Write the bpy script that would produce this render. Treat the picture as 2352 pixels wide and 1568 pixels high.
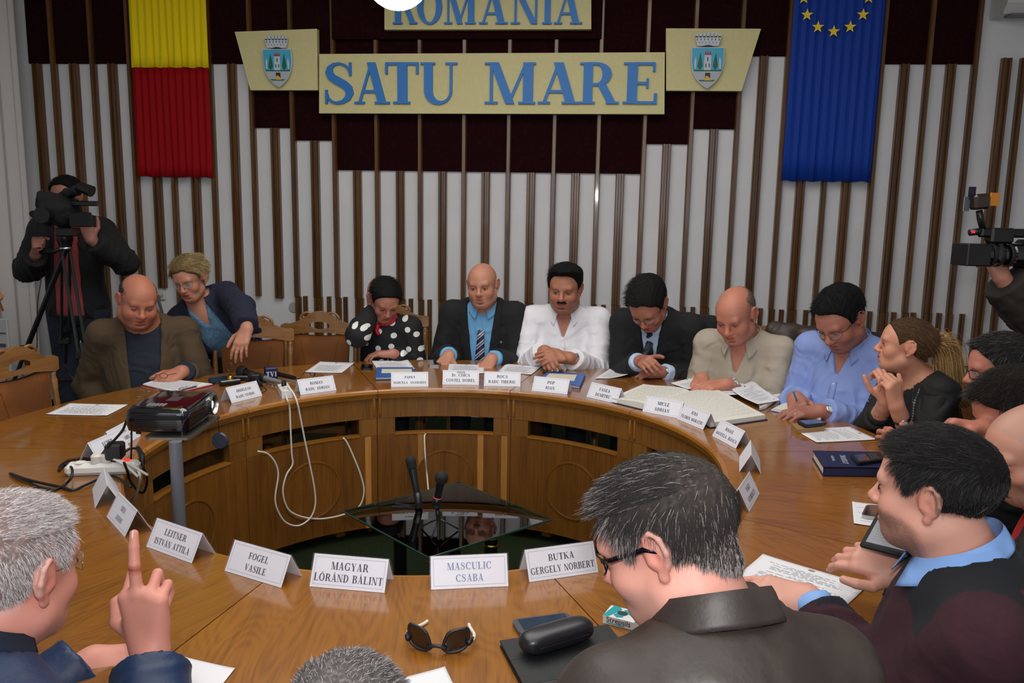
import bpy, bmesh, math, random
import numpy as np
from mathutils import Vector, Matrix
for o in list(bpy.data.objects): bpy.data.objects.remove(o)
SC = bpy.context.scene; COL = SC.collection
PI = math.pi; R = math.radians; rnd = random.Random(4)

# ------------------------------------------------------------------ camera (18 mm lens on an APS-C body, held slightly tilted)
FPX = 1900.; PIT, ROLL, YAW = .1632, .0171, .0979; CZ = 1.656
cam = bpy.data.cameras.new('camera'); camo = bpy.data.objects.new('camera', cam); COL.objects.link(camo)
cam.sensor_fit = 'HORIZONTAL'; cam.sensor_width = 36; cam.lens = 36 * FPX / 2352; cam.clip_start = .05
fwd = Vector((-math.sin(YAW) * math.cos(PIT), math.cos(YAW) * math.cos(PIT), -math.sin(PIT)))
rgt = Vector((math.cos(YAW), math.sin(YAW), 0)); upv = rgt.cross(fwd)
c_, s_ = math.cos(ROLL), math.sin(ROLL)
# image axes rolled: picture x axis = c*right - s*up(down sense)
rx = rgt * c_ + upv * (s_); ux = upv * c_ - rgt * (s_)
M = Matrix((rx, ux, -fwd)).transposed().to_4x4(); M.translation = Vector((0, 0, CZ)); camo.matrix_world = M
SC.camera = camo

# ------------------------------------------------------------------ world, lights, exposure
w = bpy.data.worlds.new('world'); SC.world = w; w.use_nodes = True
w.node_tree.nodes['Background'].inputs[0].default_value = (.9, .95, 1, 1); w.node_tree.nodes['Background'].inputs[1].default_value = .5
SC.view_settings.view_transform = 'Standard'; SC.view_settings.look = 'None'; SC.view_settings.gamma = 1
SC.view_settings.exposure = -0.1; SC.view_settings.use_curve_mapping = False
def area(name, loc, rot, sx, sy, power, col=(1, 1, 1)):
    l = bpy.data.lights.new(name, 'AREA'); l.shape = 'RECTANGLE'; l.size = sx; l.size_y = sy; l.energy = power; l.color = col
    o = bpy.data.objects.new(name, l); COL.objects.link(o); o.location = loc; o.rotation_euler = rot; return o
# unseen broad bluish area light behind the photographer, no window built there, ceiling lamps over the table, the camera's flash
area('rear_cool_light', (-.3, -2.7, 2.3), (R(82), 0, 0), 5.0, 2.0, 75, (.86, .93, 1))
area('ceiling_lamp_light', (-.6, 3.0, 3.5), (0, 0, 0), 3.0, 3.0, 95, (1, .97, .92))
area('ceiling_lamp_light_rear', (-.3, .2, 3.5), (0, 0, 0), 2.5, 2.0, 30, (1, .97, .92))
_f = area('camera_flash', (.02, .02, CZ + .16), (0, 0, 0), .09, .05, 17, (1, .98, .97))
_f.rotation_euler = (PI / 2 - PIT + .05, 0, YAW)

# ------------------------------------------------------------------ picture helpers: where things stand, measured off the photograph
def ray(px, py):
    X, Y = px - 1176., py - 784.
    X, Y = c_ * X + s_ * Y, -s_ * X + c_ * Y
    v = (X / FPX, 1., -Y / FPX); c, s = math.cos(PIT), math.sin(PIT)
    v = (v[0], c * v[1] + s * v[2], -s * v[1] + c * v[2]); c, s = math.cos(YAW), math.sin(YAW)
    return Vector((c * v[0] - s * v[1], s * v[0] + c * v[1], v[2]))
def atz(px, py, z=.76):
    d = ray(px, py); k = (z - CZ) / d.z; return Vector((d.x * k, d.y * k, z))
def aty(px, py, y):
    d = ray(px, py); k = y / d.y; return Vector((d.x * k, y, CZ + d.z * k))
def atd(px, py, dep):      # dep = horizontal distance along the viewing heading
    d = ray(px, py); h = Vector((-math.sin(YAW), math.cos(YAW), 0)); k = dep / d.dot(h); return Vector((d.x * k, d.y * k, CZ + d.z * k))
TC = Vector((-.568, 2.905)); RI = 1.042; RO = 1.803; DW = 6.291; TZ = .76
def ptab(r, a, z=TZ): return Vector((TC.x + r * math.cos(R(a)), TC.y + r * math.sin(R(a)), z))

# ------------------------------------------------------------------ materials
def srgb(*c):
    if len(c) == 1: c = c[0]
    return tuple(((x / 255) / 12.92 if x / 255 <= .04045 else ((x / 255 + .055) / 1.055) ** 2.4) for x in c) + (1,)
MATS = {}
def mat(name, col, rough=.5, metal=0, coat=0, spec=.5, emit=None, estr=0, noise=None, bump=None, trans=0, alpha=1, sheen=0, sss=0, vcol=False, coatr=.1, bump2=None):
    if name in MATS: return MATS[name]
    m = bpy.data.materials.new(name); m.use_nodes = True; nt = m.node_tree; b = nt.nodes['Principled BSDF']; L = nt.links
    b.inputs['Base Color'].default_value = srgb(col); b.inputs['Roughness'].default_value = rough; b.inputs['Metallic'].default_value = metal
    b.inputs['Coat Weight'].default_value = coat; b.inputs['Coat Roughness'].default_value = coatr; b.inputs['Specular IOR Level'].default_value = spec
    b.inputs['Transmission Weight'].default_value = trans; b.inputs['Alpha'].default_value = alpha; b.inputs['Sheen Weight'].default_value = sheen
    if sss:
        b.inputs['Subsurface Weight'].default_value = sss; b.inputs['Subsurface Radius'].default_value = (.012, .005, .003); b.inputs['Subsurface Scale'].default_value = 1
    if emit: b.inputs['Emission Color'].default_value = srgb(emit); b.inputs['Emission Strength'].default_value = estr
    tc = nt.nodes.new('ShaderNodeTexCoord')
    src = None
    if vcol:
        a = nt.nodes.new('ShaderNodeAttribute'); a.attribute_name = 'Col'; src = a.outputs['Color']; L.new(src, b.inputs['Base Color'])
    if noise:      # (scale, amount, detail[, (sx,sy,sz)])
        n = nt.nodes.new('ShaderNodeTexNoise'); n.inputs['Scale'].default_value = noise[0]; n.inputs['Detail'].default_value = noise[2]
        if len(noise) > 3:
            mp = nt.nodes.new('ShaderNodeMapping'); mp.inputs['Scale'].default_value = noise[3]; L.new(tc.outputs['Object'], mp.inputs[0]); L.new(mp.outputs[0], n.inputs['Vector'])
        else: L.new(tc.outputs['Object'], n.inputs['Vector'])
        mr = nt.nodes.new('ShaderNodeMapRange'); mr.inputs[1].default_value = .5; mr.inputs[2].default_value = .7; mr.inputs[3].default_value = 1 - noise[1]; mr.inputs[4].default_value = 1 + noise[1]
        L.new(n.outputs[0], mr.inputs[0])
        mx = nt.nodes.new('ShaderNodeVectorMath'); mx.operation = 'SCALE'
        if src: L.new(src, mx.inputs[0])
        else: mx.inputs[0].default_value = srgb(col)[:3]
        L.new(mr.outputs[0], mx.inputs['Scale']); L.new(mx.outputs[0], b.inputs['Base Color'])
    if bump:       # (scale, strength, distance[, (sx,sy,sz)])
        n = nt.nodes.new('ShaderNodeTexNoise'); n.inputs['Scale'].default_value = bump[0]; n.inputs['Detail'].default_value = 3
        if len(bump) > 3:
            mp = nt.nodes.new('ShaderNodeMapping'); mp.inputs['Scale'].default_value = bump[3]; L.new(tc.outputs['Object'], mp.inputs[0]); L.new(mp.outputs[0], n.inputs['Vector'])
        else: L.new(tc.outputs['Object'], n.inputs['Vector'])
        bp = nt.nodes.new('ShaderNodeBump'); bp.inputs['Strength'].default_value = bump[1]; bp.inputs['Distance'].default_value = bump[2]
        L.new(n.outputs[0], bp.inputs['Height']); L.new(bp.outputs[0], b.inputs['Normal'])
        if bump2:      # soft folds under the weave: ridged, stretched noise
            n2 = nt.nodes.new('ShaderNodeTexNoise'); n2.noise_type = 'RIDGED_MULTIFRACTAL'; n2.inputs['Scale'].default_value = bump2[0]; n2.inputs['Detail'].default_value = 1.2; n2.inputs['Distortion'].default_value = 1.4; L.new(tc.outputs['Object'], n2.inputs['Vector'])
            b2 = nt.nodes.new('ShaderNodeBump'); b2.inputs['Strength'].default_value = bump2[1]; b2.inputs['Distance'].default_value = bump2[2]; L.new(n2.outputs[0], b2.inputs['Height']); L.new(b2.outputs[0], bp.inputs['Normal'])
    MATS[name] = m; return m
def wood(name, c1, c2, axis='X', scale=1., rough=.3, coat=.5, flame=.0, coatr=.08):
    """veneer: fine grain streaks along an axis, broad figure, fine pores"""
    if name in MATS: return MATS[name]
    m = bpy.data.materials.new(name); m.use_nodes = True; nt = m.node_tree; b = nt.nodes['Principled BSDF']; L = nt.links; N = nt.nodes.new
    b.inputs['Roughness'].default_value = rough; b.inputs['Coat Weight'].default_value = coat; b.inputs['Coat Roughness'].default_value = coatr
    tc = N('ShaderNodeTexCoord'); oi = N('ShaderNodeObjectInfo')
    ad = N('ShaderNodeVectorMath'); ad.operation = 'MULTIPLY_ADD'; ad.inputs[1].default_value = (7.3, 3.1, 5.7); L.new(oi.outputs['Random'], ad.inputs[0]); L.new(tc.outputs['Object'], ad.inputs[2])
    s = {'X': (1, 14, 14), 'Y': (14, 1, 14), 'Z': (14, 14, 1)}[axis]
    mp = N('ShaderNodeMapping'); mp.inputs['Scale'].default_value = tuple(k * scale for k in s); L.new(ad.outputs[0], mp.inputs[0])
    n1 = N('ShaderNodeTexNoise'); n1.inputs['Scale'].default_value = 1.6; n1.inputs['Detail'].default_value = 5; n1.inputs['Distortion'].default_value = .6; L.new(mp.outputs[0], n1.inputs['Vector'])
    mp2 = N('ShaderNodeMapping'); mp2.inputs['Scale'].default_value = tuple((k * 5 if k > 1 else 3) * scale for k in s); L.new(ad.outputs[0], mp2.inputs[0])
    n2 = N('ShaderNodeTexNoise'); n2.inputs['Scale'].default_value = 2.2; n2.inputs['Detail'].default_value = 2; L.new(mp2.outputs[0], n2.inputs['Vector'])
    mixf = N('ShaderNodeMath'); mixf.operation = 'MULTIPLY_ADD'; mixf.inputs[1].default_value = .55; L.new(n2.outputs[0], mixf.inputs[0])
    sc = N('ShaderNodeMath'); sc.operation = 'MULTIPLY'; sc.inputs[1].default_value = .65; L.new(n1.outputs[0], sc.inputs[0]); L.new(sc.outputs[0], mixf.inputs[2])
    fac = mixf.outputs[0]
    if flame:      # cathedral figure of flat-sawn veneer
        mp3 = N('ShaderNodeMapping'); mp3.inputs['Scale'].default_value = {'X': (1.6, 7, 1), 'Y': (7, 1.6, 1), 'Z': (7, 7, 1.6)}[axis]; L.new(ad.outputs[0], mp3.inputs[0])
        n3 = N('ShaderNodeTexNoise'); n3.inputs['Scale'].default_value = 1.0; n3.inputs['Detail'].default_value = 1.5; n3.inputs['Distortion'].default_value = .3; L.new(mp3.outputs[0], n3.inputs['Vector'])
        mu = N('ShaderNodeMath'); mu.operation = 'MULTIPLY'; mu.inputs[1].default_value = 150; L.new(n3.outputs[0], mu.inputs[0])
        si = N('ShaderNodeMath'); si.operation = 'SINE'; L.new(mu.outputs[0], si.inputs[0])
        m2 = N('ShaderNodeMath'); m2.operation = 'MULTIPLY_ADD'; m2.inputs[1].default_value = flame; L.new(si.outputs[0], m2.inputs[0]); L.new(fac, m2.inputs[2]); fac = m2.outputs[0]
    rp = N('ShaderNodeValToRGB'); rp.color_ramp.elements[0].position = .32; rp.color_ramp.elements[1].position = .68
    rp.color_ramp.elements[0].color = srgb(c1); rp.color_ramp.elements[1].color = srgb(c2); L.new(fac, rp.inputs[0])
    hs = N('ShaderNodeHueSaturation'); mr = N('ShaderNodeMapRange'); mr.inputs[3].default_value = .86; mr.inputs[4].default_value = 1.12; L.new(oi.outputs['Random'], mr.inputs[0])
    L.new(mr.outputs[0], hs.inputs['Value']); L.new(rp.outputs[0], hs.inputs['Color']); L.new(hs.outputs[0], b.inputs['Base Color'])
    bp = N('ShaderNodeBump'); bp.inputs['Strength'].default_value = .12; bp.inputs['Distance'].default_value = .001; L.new(n2.outputs[0], bp.inputs['Height']); L.new(bp.outputs[0], b.inputs['Normal'])
    MATS[name] = m; return m

# ------------------------------------------------------------------ mesh builder
class MB:
    def __init__(s): s.v = []; s.f = []; s.m = []; s.cur = 0
    def add(s, vs, fs):
        n = len(s.v); s.v += [tuple(v) for v in vs]; s.f += [tuple(i + n for i in f) for f in fs]; s.m += [s.cur] * len(fs); return s
    def box(s, c, d, rot=None, bev=0):
        x, y, z = d[0] / 2, d[1] / 2, d[2] / 2
        if bev:
            b = min(bev, x * .95, y * .95, z * .95); vs = []; 
            for sx in (-1, 1):
                for sy in (-1, 1):
                    for sz in (-1, 1):
                        vs += [(sx * (x - b), sy * (y - b), sz * z), (sx * (x - b), sy * y, sz * (z - b)), (sx * x, sy * (y - b), sz * (z - b))]
            bm = bmesh.new(); bv = [bm.verts.new(v) for v in vs]; r = bmesh.ops.convex_hull(bm, input=bv)
            bmesh.ops.dissolve_limit(bm, angle_limit=.01, verts=bm.verts[:], edges=bm.edges[:])
            bm.verts.index_update(); V = [v.co.copy() for v in bm.verts]; F = [[v.index for v in f.verts] for f in bm.faces]; bm.free()
        else:
            V = [Vector((a, b_, c__)) for a in (-x, x) for b_ in (-y, y) for c__ in (-z, z)]
            F = [(0, 1, 3, 2), (4, 6, 7, 5), (0, 4, 5, 1), (2, 3, 7, 6), (0, 2, 6, 4), (1, 5, 7, 3)]
        if rot is not None: V = [rot @ Vector(v) for v in V]
        c = Vector(c); return s.add([Vector(v) + c for v in V], F)
    def prism(s, poly, z0, z1, T=None):
        """poly: 2D points counter-clockwise, extruded z0..z1; T maps (x,y,z)"""
        T = T or (lambda p: p); n = len(poly)
        vs = [T(Vector((p[0], p[1], z0))) for p in poly] + [T(Vector((p[0], p[1], z1))) for p in poly]
        return s.add(vs, [tuple(range(n))[::-1], tuple(range(n, 2 * n))] + [(i, (i + 1) % n, n + (i + 1) % n, n + i) for i in range(n)])
    def tube(s, pts, r, n=8, caps=True):
        pts = [Vector(p) for p in pts]; rr = r if isinstance(r, (list, tuple)) else [r] * len(pts); up = None; vs = []; k = len(pts)
        for i, p in enumerate(pts):
            t = (pts[min(i + 1, k - 1)] - pts[max(i - 1, 0)])
            if t.length < 1e-9: t = Vector((0, 0, 1))
            t.normalize()
            if up is None: up = t.orthogonal().normalized()
            up = (up - t * up.dot(t)); up = up.normalized() if up.length > 1e-6 else t.orthogonal().normalized(); q = t.cross(up)
            vs += [p + (up * math.cos(2 * PI * j / n) + q * math.sin(2 * PI * j / n)) * rr[i] for j in range(n)]
        fs = [(i * n + j, i * n + (j + 1) % n, (i + 1) * n + (j + 1) % n, (i + 1) * n + j) for i in range(k - 1) for j in range(n)]
        if caps: fs += [tuple(range(n))[::-1], tuple(range((k - 1) * n, k * n))]
        return s.add(vs, fs)
    def lathe(s, prof, n=24, T=None, a0=0, a1=2 * PI):
        T = T or (lambda p: p); full = abs(a1 - a0 - 2 * PI) < 1e-6; m = n if full else n + 1; vs = []
        for r, z in prof: vs += [T(Vector((r * math.cos(a0 + (a1 - a0) * j / n), r * math.sin(a0 + (a1 - a0) * j / n), z))) for j in range(m)]
        fs = [(i * m + j, i * m + (j + 1) % m, (i + 1) * m + (j + 1) % m, (i + 1) * m + j) for i in range(len(prof) - 1) for j in range(n)]
        return s.add(vs, fs)
    def grid(s, fn, nu, nv, closed_u=False):
        mu = nu if closed_u else nu + 1
        vs = [fn(i / nu, j / nv) for j in range(nv + 1) for i in range(mu)]
        return s.add(vs, [(j * mu + i, j * mu + (i + 1) % mu, (j + 1) * mu + (i + 1) % mu, (j + 1) * mu + i) for j in range(nv) for i in range(nu)])
    def build(s, name, m=None, parent=None, smooth=False, loc=None, rot=None, ang=None):
        me = bpy.data.meshes.new(name); me.from_pydata(s.v, [], s.f)
        for k in (m if isinstance(m, (list, tuple)) else [m]):
            if k: me.materials.append(k)
        if len(me.materials) > 1: me.polygons.foreach_set('material_index', s.m)
        if smooth: me.polygons.foreach_set('use_smooth', [True] * len(s.f))
        me.update()
        if smooth and ang is not None:
            me.set_sharp_from_angle(angle=R(ang))
        o = bpy.data.objects.new(name, me); COL.objects.link(o)
        if parent is not None: o.parent = parent
        if loc is not None: o.location = loc
        if rot is not None: o.rotation_euler = rot
        return o
def tag(o, label=None, cat=None, group=None, kind=None):
    for k, v in (('label', label), ('category', cat), ('group', group), ('kind', kind)):
        if v: o[k] = v
    return o
def thing(name, label, cat, loc=(0, 0, 0), rz=0, group=None):
    o = bpy.data.objects.new(name, None); COL.objects.link(o); o.location = loc; o.rotation_euler = (0, 0, rz); o.empty_display_size = .1
    return tag(o, label, cat, group)
def dup(root, loc=None, rz=None, label=None, group=None):
    r = root.copy(); COL.objects.link(r)
    if loc is not None: r.location = loc
    if rz is not None: r.rotation_euler = (0, 0, rz)
    if label: r['label'] = label
    if group: r['group'] = group
    for ch in list(root.children):
        c = ch.copy(); COL.objects.link(c); c.parent = r
        for g in ch.children:
            d = g.copy(); COL.objects.link(d); d.parent = c
    return r
def struct(o): o['kind'] = 'structure'; return o

# ------------------------------------------------------------------ a bold slab-serif alphabet drawn in code (cap height 1)
T_, t_, sf = .2, .07, .055
def arc(cx, cy, rx_, ry_, a0, a1, wt=T_, wn=t_, n=14):
    P = []
    for i in range(n):
        q = []
        for k in (i, i + 1):
            a = R(a0 + (a1 - a0) * k / n); q.append(((cx + rx_ * math.cos(a), cy + ry_ * math.sin(a)), (cx + (rx_ - wt) * math.cos(a), cy + (ry_ - wn) * math.sin(a))))
        P.append([q[0][0], q[1][0], q[1][1], q[0][1]])
    return P
def ser(x0, x1, y): return [[(x0, 0), (x1, 0), (x1, sf), (x0, sf)]] if y == 0 else [[(x0, 1 - sf), (x1, 1 - sf), (x1, 1), (x0, 1)]]
def stem(x, w=T_, y0=0, y1=1): return [[(x, y0), (x + w, y0), (x + w, y1), (x, y1)]]
def dia(x0, y0, x1, y1, w): return [[(x0, y0), (x0 + w, y0), (x1 + w, y1), (x1, y1)]]
def bar(x0, x1, y, h=t_): return [[(x0, y - h / 2), (x1, y - h / 2), (x1, y + h / 2), (x0, y + h / 2)]]
def tick(x, y0, y1, w=.035): return [[(x, y0), (x + w, y0), (x + w, y1), (x, y1)]]
GL = {}
def _g():
    s2 = lambda x: ser(x - .06, x + T_ + .06, 0) + ser(x - .06, x + T_ + .06, 1)
    GL['I'] = (.36, stem(.08) + ser(0, .33, 0) + ser(0, .33, 1))
    GL['A'] = (.82, dia(.08, 0, .37, 1, .06) + dia(.53, 0, .33, 1, .19)[:0] + dia(.55, 0, .3, 1, .19) + bar(.2, .6, .3) + ser(0, .24, 0) + ser(.47, .82, 0))
    GL['V'] = (.8, dia(.33, 0, .06, 1, .19) + dia(.37, 0, .66, 1, .06) + ser(0, .33, 1) + ser(.55, .8, 1))
    GL['M'] = (1.02, stem(.1, .06) + stem(.77) + dia(.42, 0, .1, 1, .18) + dia(.45, 0, .8, 1, .06) + ser(0, .26, 0) + ser(.68, 1.02, 0) + ser(0, .24, 1) + ser(.8, 1.02, 1))
    GL['N'] = (.84, stem(.1, .06) + stem(.68, .06) + dia(.57, 0, .07, 1, .18) + ser(0, .26, 0) + ser(0, .2, 1) + ser(.58, .84, 1))
    GL['H'] = (.84, stem(.08) + stem(.57) + bar(.2, .6, .5) + s2(.08) + s2(.57))
    GL['E'] = (.72, stem(.08) + bar(.2, .66, .03) + bar(.2, .62, .97) + bar(.2, .5, .5) + ser(0, .3, 0) + ser(0, .3, 1) + tick(.62, 0, .26, .06) + tick(.58, .78, 1, .05) + tick(.46, .38, .62, .045))
    GL['F'] = (.68, stem(.08) + bar(.2, .62, .97) + bar(.2, .5, .5) + ser(0, .34, 0) + ser(0, .3, 1) + tick(.58, .76, 1, .05) + tick(.46, .38, .62, .045))
    GL['L'] = (.7, stem(.08) + bar(.2, .64, .03) + ser(0, .3, 0) + ser(0, .34, 1) + tick(.61, 0, .28, .05))
    GL['T'] = (.74, stem(.28) + bar(.04, .7, .97) + ser(.19, .54, 0) + tick(.03, .72, 1, .05) + tick(.66, .72, 1, .05))
    GL['B'] = (.74, stem(.08) + ser(0, .3, 0) + ser(0, .3, 1) + bar(.2, .42, .97) + bar(.2, .44, .03) + bar(.2, .42, .52) + arc(.4, .76, .29, .24, -90, 90) + arc(.42, .26, .31, .26, -90, 90))
    GL['P'] = (.7, stem(.08) + ser(0, .34, 0) + ser(0, .3, 1) + bar(.2, .4, .97) + bar(.2, .4, .47) + arc(.38, .72, .31, .28, -90, 90))
    GL['R'] = (.82, GL['P'][1] + dia(.62, 0, .38, .48, .19)[0:1] + ser(.58, .86, 0))
    GL['D'] = (.82, stem(.08) + ser(0, .3, 0) + ser(0, .3, 1) + bar(.2, .38, .97) + bar(.2, .38, .03) + arc(.34, .5, .44, .5, -90, 90))
    GL['O'] = (.88, arc(.42, .5, .42, .52, 0, 360, n=30))
    GL['C'] = (.8, arc(.42, .5, .42, .52, 40, 320, n=24) + tick(.7, .66, 1, .045) + tick(.72, .14, .24, .03))
    GL['G'] = (.86, arc(.42, .5, .42, .52, 40, 322, n=24) + tick(.7, .66, 1, .045) + stem(.62, .15, .04, .44) + [[(.54, .4), (.84, .4), (.84, .45), (.54, .45)]])
    GL['Z'] = (.74, bar(.08, .66, .97) + bar(.06, .68, .03) + dia(.04, .02, .48, .98, .2) + tick(.08, .74, 1, .05) + tick(.64, 0, .28, .05))
    GL['Y'] = (.78, stem(.3, T_, 0, .46) + dia(.3, .42, .04, 1, .19) + dia(.4, .44, .66, 1, .06) + ser(.2, .56, 0) + ser(0, .3, 1) + ser(.56, .8, 1))
    ua = [(R(180 + 12 * i), R(192 + 12 * i)) for i in range(15)]; cxi, rxi = (.08 + T_ + .68) / 2, (.6 - T_) / 2
    GL['U'] = (.84, stem(.08, T_, .32) + stem(.68, .06, .32) + [[(.41 + .33 * math.cos(p), .32 + .34 * math.sin(p)), (.41 + .33 * math.cos(q), .32 + .34 * math.sin(q)), (cxi + rxi * math.cos(q), .32 + .25 * math.sin(q)), (cxi + rxi * math.cos(p), .32 + .25 * math.sin(p))] for p, q in ua] + ser(0, .34, 1) + ser(.58, .86, 1))
    GL['J'] = (.5, stem(.22, T_, .24) + arc(.2, .26, .19, .28, 180, 360, wt=.1) + ser(.12, .48, 1))
    GL['K'] = (.84, stem(.08) + ser(0, .32, 0) + ser(0, .32, 1) + dia(.22, .42, .6, 1, .07) + dia(.6, 0, .3, .55, .2) + ser(.54, .86, 0) + ser(.5, .76, 1))
    def sp(pts, wd):
        P = []
        for i in range(len(pts) - 1):
            (x0, y0), (x1, y1) = pts[i], pts[i + 1]; w0, w1 = wd[i], wd[i + 1]
            def nn(k):
                a = pts[max(k - 1, 0)]; b = pts[min(k + 1, len(pts) - 1)]; dx, dy = b[0] - a[0], b[1] - a[1]; l = math.hypot(dx, dy) or 1; return (-dy / l, dx / l)
            n0, n1 = nn(i), nn(i + 1)
            P.append([(x0 - n0[0] * w0 / 2, y0 - n0[1] * w0 / 2), (x1 - n1[0] * w1 / 2, y1 - n1[1] * w1 / 2), (x1 + n1[0] * w1 / 2, y1 + n1[1] * w1 / 2), (x0 + n0[0] * w0 / 2, y0 + n0[1] * w0 / 2)])
        return P
    S = [(.56, .74), (.52, .86), (.44, .94), (.33, .975), (.22, .95), (.14, .87), (.12, .76), (.17, .65), (.28, .57), (.42, .48), (.52, .38), (.55, .26), (.5, .13), (.4, .05), (.28, .02), (.17, .05), (.09, .14), (.06, .28)]
    GL['S'] = (.68, sp(S, [.04, .05, .06, .06, .08, .12, .16, .18, .19, .19, .18, .16, .13, .09, .07, .06, .05, .04]) + tick(.54, .68, 1, .05) + tick(.03, 0, .34, .05))
    GL['r'] = (.5, stem(.08, .14, 0, .66) + ser(0, .3, 0) + arc(.36, .44, .2, .24, 50, 150, wt=.08) + [[(0, .61), (.2, .61), (.2, .66), (0, .66)]])
    GL['.'] = (.3, [[(.06, 0), (.22, 0), (.22, .16), (.06, .16)]])
    GL['1'] = (.5, stem(.16, .16) + ser(.06, .44, 0) + dia(.02, .8, .16, .98, .1))
    GL[' '] = (.4, [])
    for a, b, k in (('Á', 'A', .3), ('Ó', 'O', .32)): GL[a] = (GL[b][0], GL[b][1] + dia(k, 1.06, k + .14, 1.26, .1))
    GL['Ț'] = (GL['T'][0], GL['T'][1] + [[(.3, -.22), (.38, -.22), (.44, -.06), (.32, -.06)]])
_g()
def text_polys(txt, h, width=None, gap=.08):
    """polygons of a centred line of text, cap height h, squeezed to width"""
    P = []; x = 0
    for ch in txt:
        wd, ps = GL[ch]; P += [[(px + x, py) for px, py in p] for p in ps]; x += wd + gap
    x -= gap; k = h
    kx = min(h, width / x) if width else h
    return [[((px - x / 2) * kx, py * k) for px, py in p] for p in P], x * kx
# ================================================================== ROOM
def zc(z): return CZ + (z - 1.56) * 1.12
m_wall = mat('white_plaster', (220, 219, 221), .75, noise=(3, .03, 3), bump=(60, .05, .002))
m_burg = mat('burgundy_felt', (36, 7, 10), .95, sheen=.0, noise=(40, .25, 4), spec=.1, bump=(300, .3, .001))
m_slat = wood('slat_walnut', (50, 29, 11), (98, 63, 26), 'Z', 1.6, .32, .3)
m_carpet = mat('green_carpet', (40, 50, 32), .98, spec=.05, noise=(180, .45, 3), bump=(400, .7, .004))
m_ceil = mat('ceiling_paint', (225, 224, 220), .8)
XL, XR, YB, CH = -4.95, 3.75, -3.0, 3.7
def plane(name, pts, m): return struct(MB().add(pts, [tuple(range(len(pts)))]).build(name, m))
MB().box(((XL + XR) / 2, (YB + DW) / 2, -.05), (XR - XL + .2, DW - YB + .2, .1)).build('floor', m_carpet)['kind'] = 'structure'
MB().box(((XL + XR) / 2, (YB + DW) / 2, CH + .05), (XR - XL + .2, DW - YB + .2, .1)).build('ceiling', m_ceil)['kind'] = 'structure'
wb = struct(MB().box(((XL + XR) / 2, DW + .05, CH / 2), (XR - XL, .1, CH)).build('wall_back', m_wall))
struct(MB().box((XL - .05, (YB + DW) / 2, CH / 2), (.1, DW - YB, CH)).build('wall_left', m_wall))
struct(MB().box((XR + .05, (YB + DW) / 2, CH / 2), (.1, DW - YB, CH)).build('wall_right', m_wall))
struct(MB().box(((XL + XR) / 2, YB - .05, CH / 2), (XR - XL, .1, CH)).build('wall_front', m_wall))

NX = [146, 234, 318, 404, 496, 588, 679, 773, 869, 967, 1067, 1168, 1271.5, 1371.6, 1475, 1580, 1684, 1789, 1891, 1999, 2103.4, 2208, 2316]
WX = [107, 190, 276, 365, 453, 545, 637, 727, 823, 921, 1018, 1117, 1220.5, 1322, 1423.5, 1527, 1632, 1735, 1837, 1942, 2051.6, 2155, 2278]
def wx(px, py=419): return aty(px, py, DW).x
nX = [wx(x, 400 if i < 2 else 419) for i, x in enumerate(NX)]; wX = [wx(x, 400 if i < 3 else 419) for i, x in enumerate(WX)]
# burgundy felt panels between the battens
bott = {}
for i in range(-1, 22):
    z = 2.471
    if i == 5: z = 2.052
    elif i == 6: z = 1.971
    elif 7 <= i <= 13: z = 1.777
    elif i == 14: z = 1.97
    elif i == 15: z = 2.067
    elif i == 16: z = 2.519
    bott[i] = zc(z)
for i in range(-1, 21):
    x0 = nX[i] if i >= 0 else aty(66, 100, DW).x; x1 = nX[i + 1]
    z1 = CH - .02
    MB().box(((x0 + x1) / 2, DW - .012, (bott[i] + z1) / 2), (x1 - x0 - .004, .024, z1 - bott[i]), bev=.004).build('felt_panel', m_burg, wb)
# the flat felt field behind the upper sign hides the battens there
za = zc(2.60)
MB().box(((nX[7] + nX[8]) / 2 + .005, DW - .05, (za + CH) / 2), (nX[8] - nX[7] - .004, .052, CH - za - .04), bev=.003).build('felt_panel', m_burg, wb)
MB().box(((nX[8] + nX[13]) / 2, DW - .05, (za + CH) / 2), (nX[13] - nX[8] - .004, .052, CH - za - .04), bev=.003).build('felt_panel', m_burg, wb)
def slat(x, z0, z1, w_, kind='n', d=.045, wj=0):
    b = MB(); y = DW
    if kind == 'n':
        pf = [(-w_ / 2, 0), (-w_ / 2, -d * .7), (-w_ * .3, -d), (w_ * .3, -d), (w_ / 2, -d * .7), (w_ / 2, 0)]
    else:       # two boards and a recessed middle strip
        h = w_ / 2; g = w_ * .13
        pf = [(-h, 0), (-h, -d * .8), (-h + .006, -d), (-g - .004, -d), (-g, -d * .62), (g, -d * .62), (g + .004, -d), (h - .006, -d), (h, -d * .8), (h, 0)]
    b.prism([(p[0], p[1]) for p in pf], -(z1 - z0) / 2, (z1 - z0) / 2)
    o = b.build('slat', m_slat, wb, loc=(x, y, (z0 + z1) / 2)); return o
zj = aty(900, 686, DW).z
for i, x in enumerate(nX):
    if i >= 21: top = aty(2305, 135, DW).z if i == 22 else CH - .02
    else: top = CH - .02
    lo = 0.0
    if i in (5,): lo = aty(590, 678, DW).z
    if 6 <= i <= 21:
        zz = aty(NX[i], 686 + (NX[i] - 900) * .026, DW).z
        slat(x + .006, 0.0, zz - .001, .044, 'n', .05); slat(x, zz + .001, top, .038, 'n', .058 if i < 14 else .052)
    else: slat(x, lo, top, .038, 'n', .055)
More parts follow.
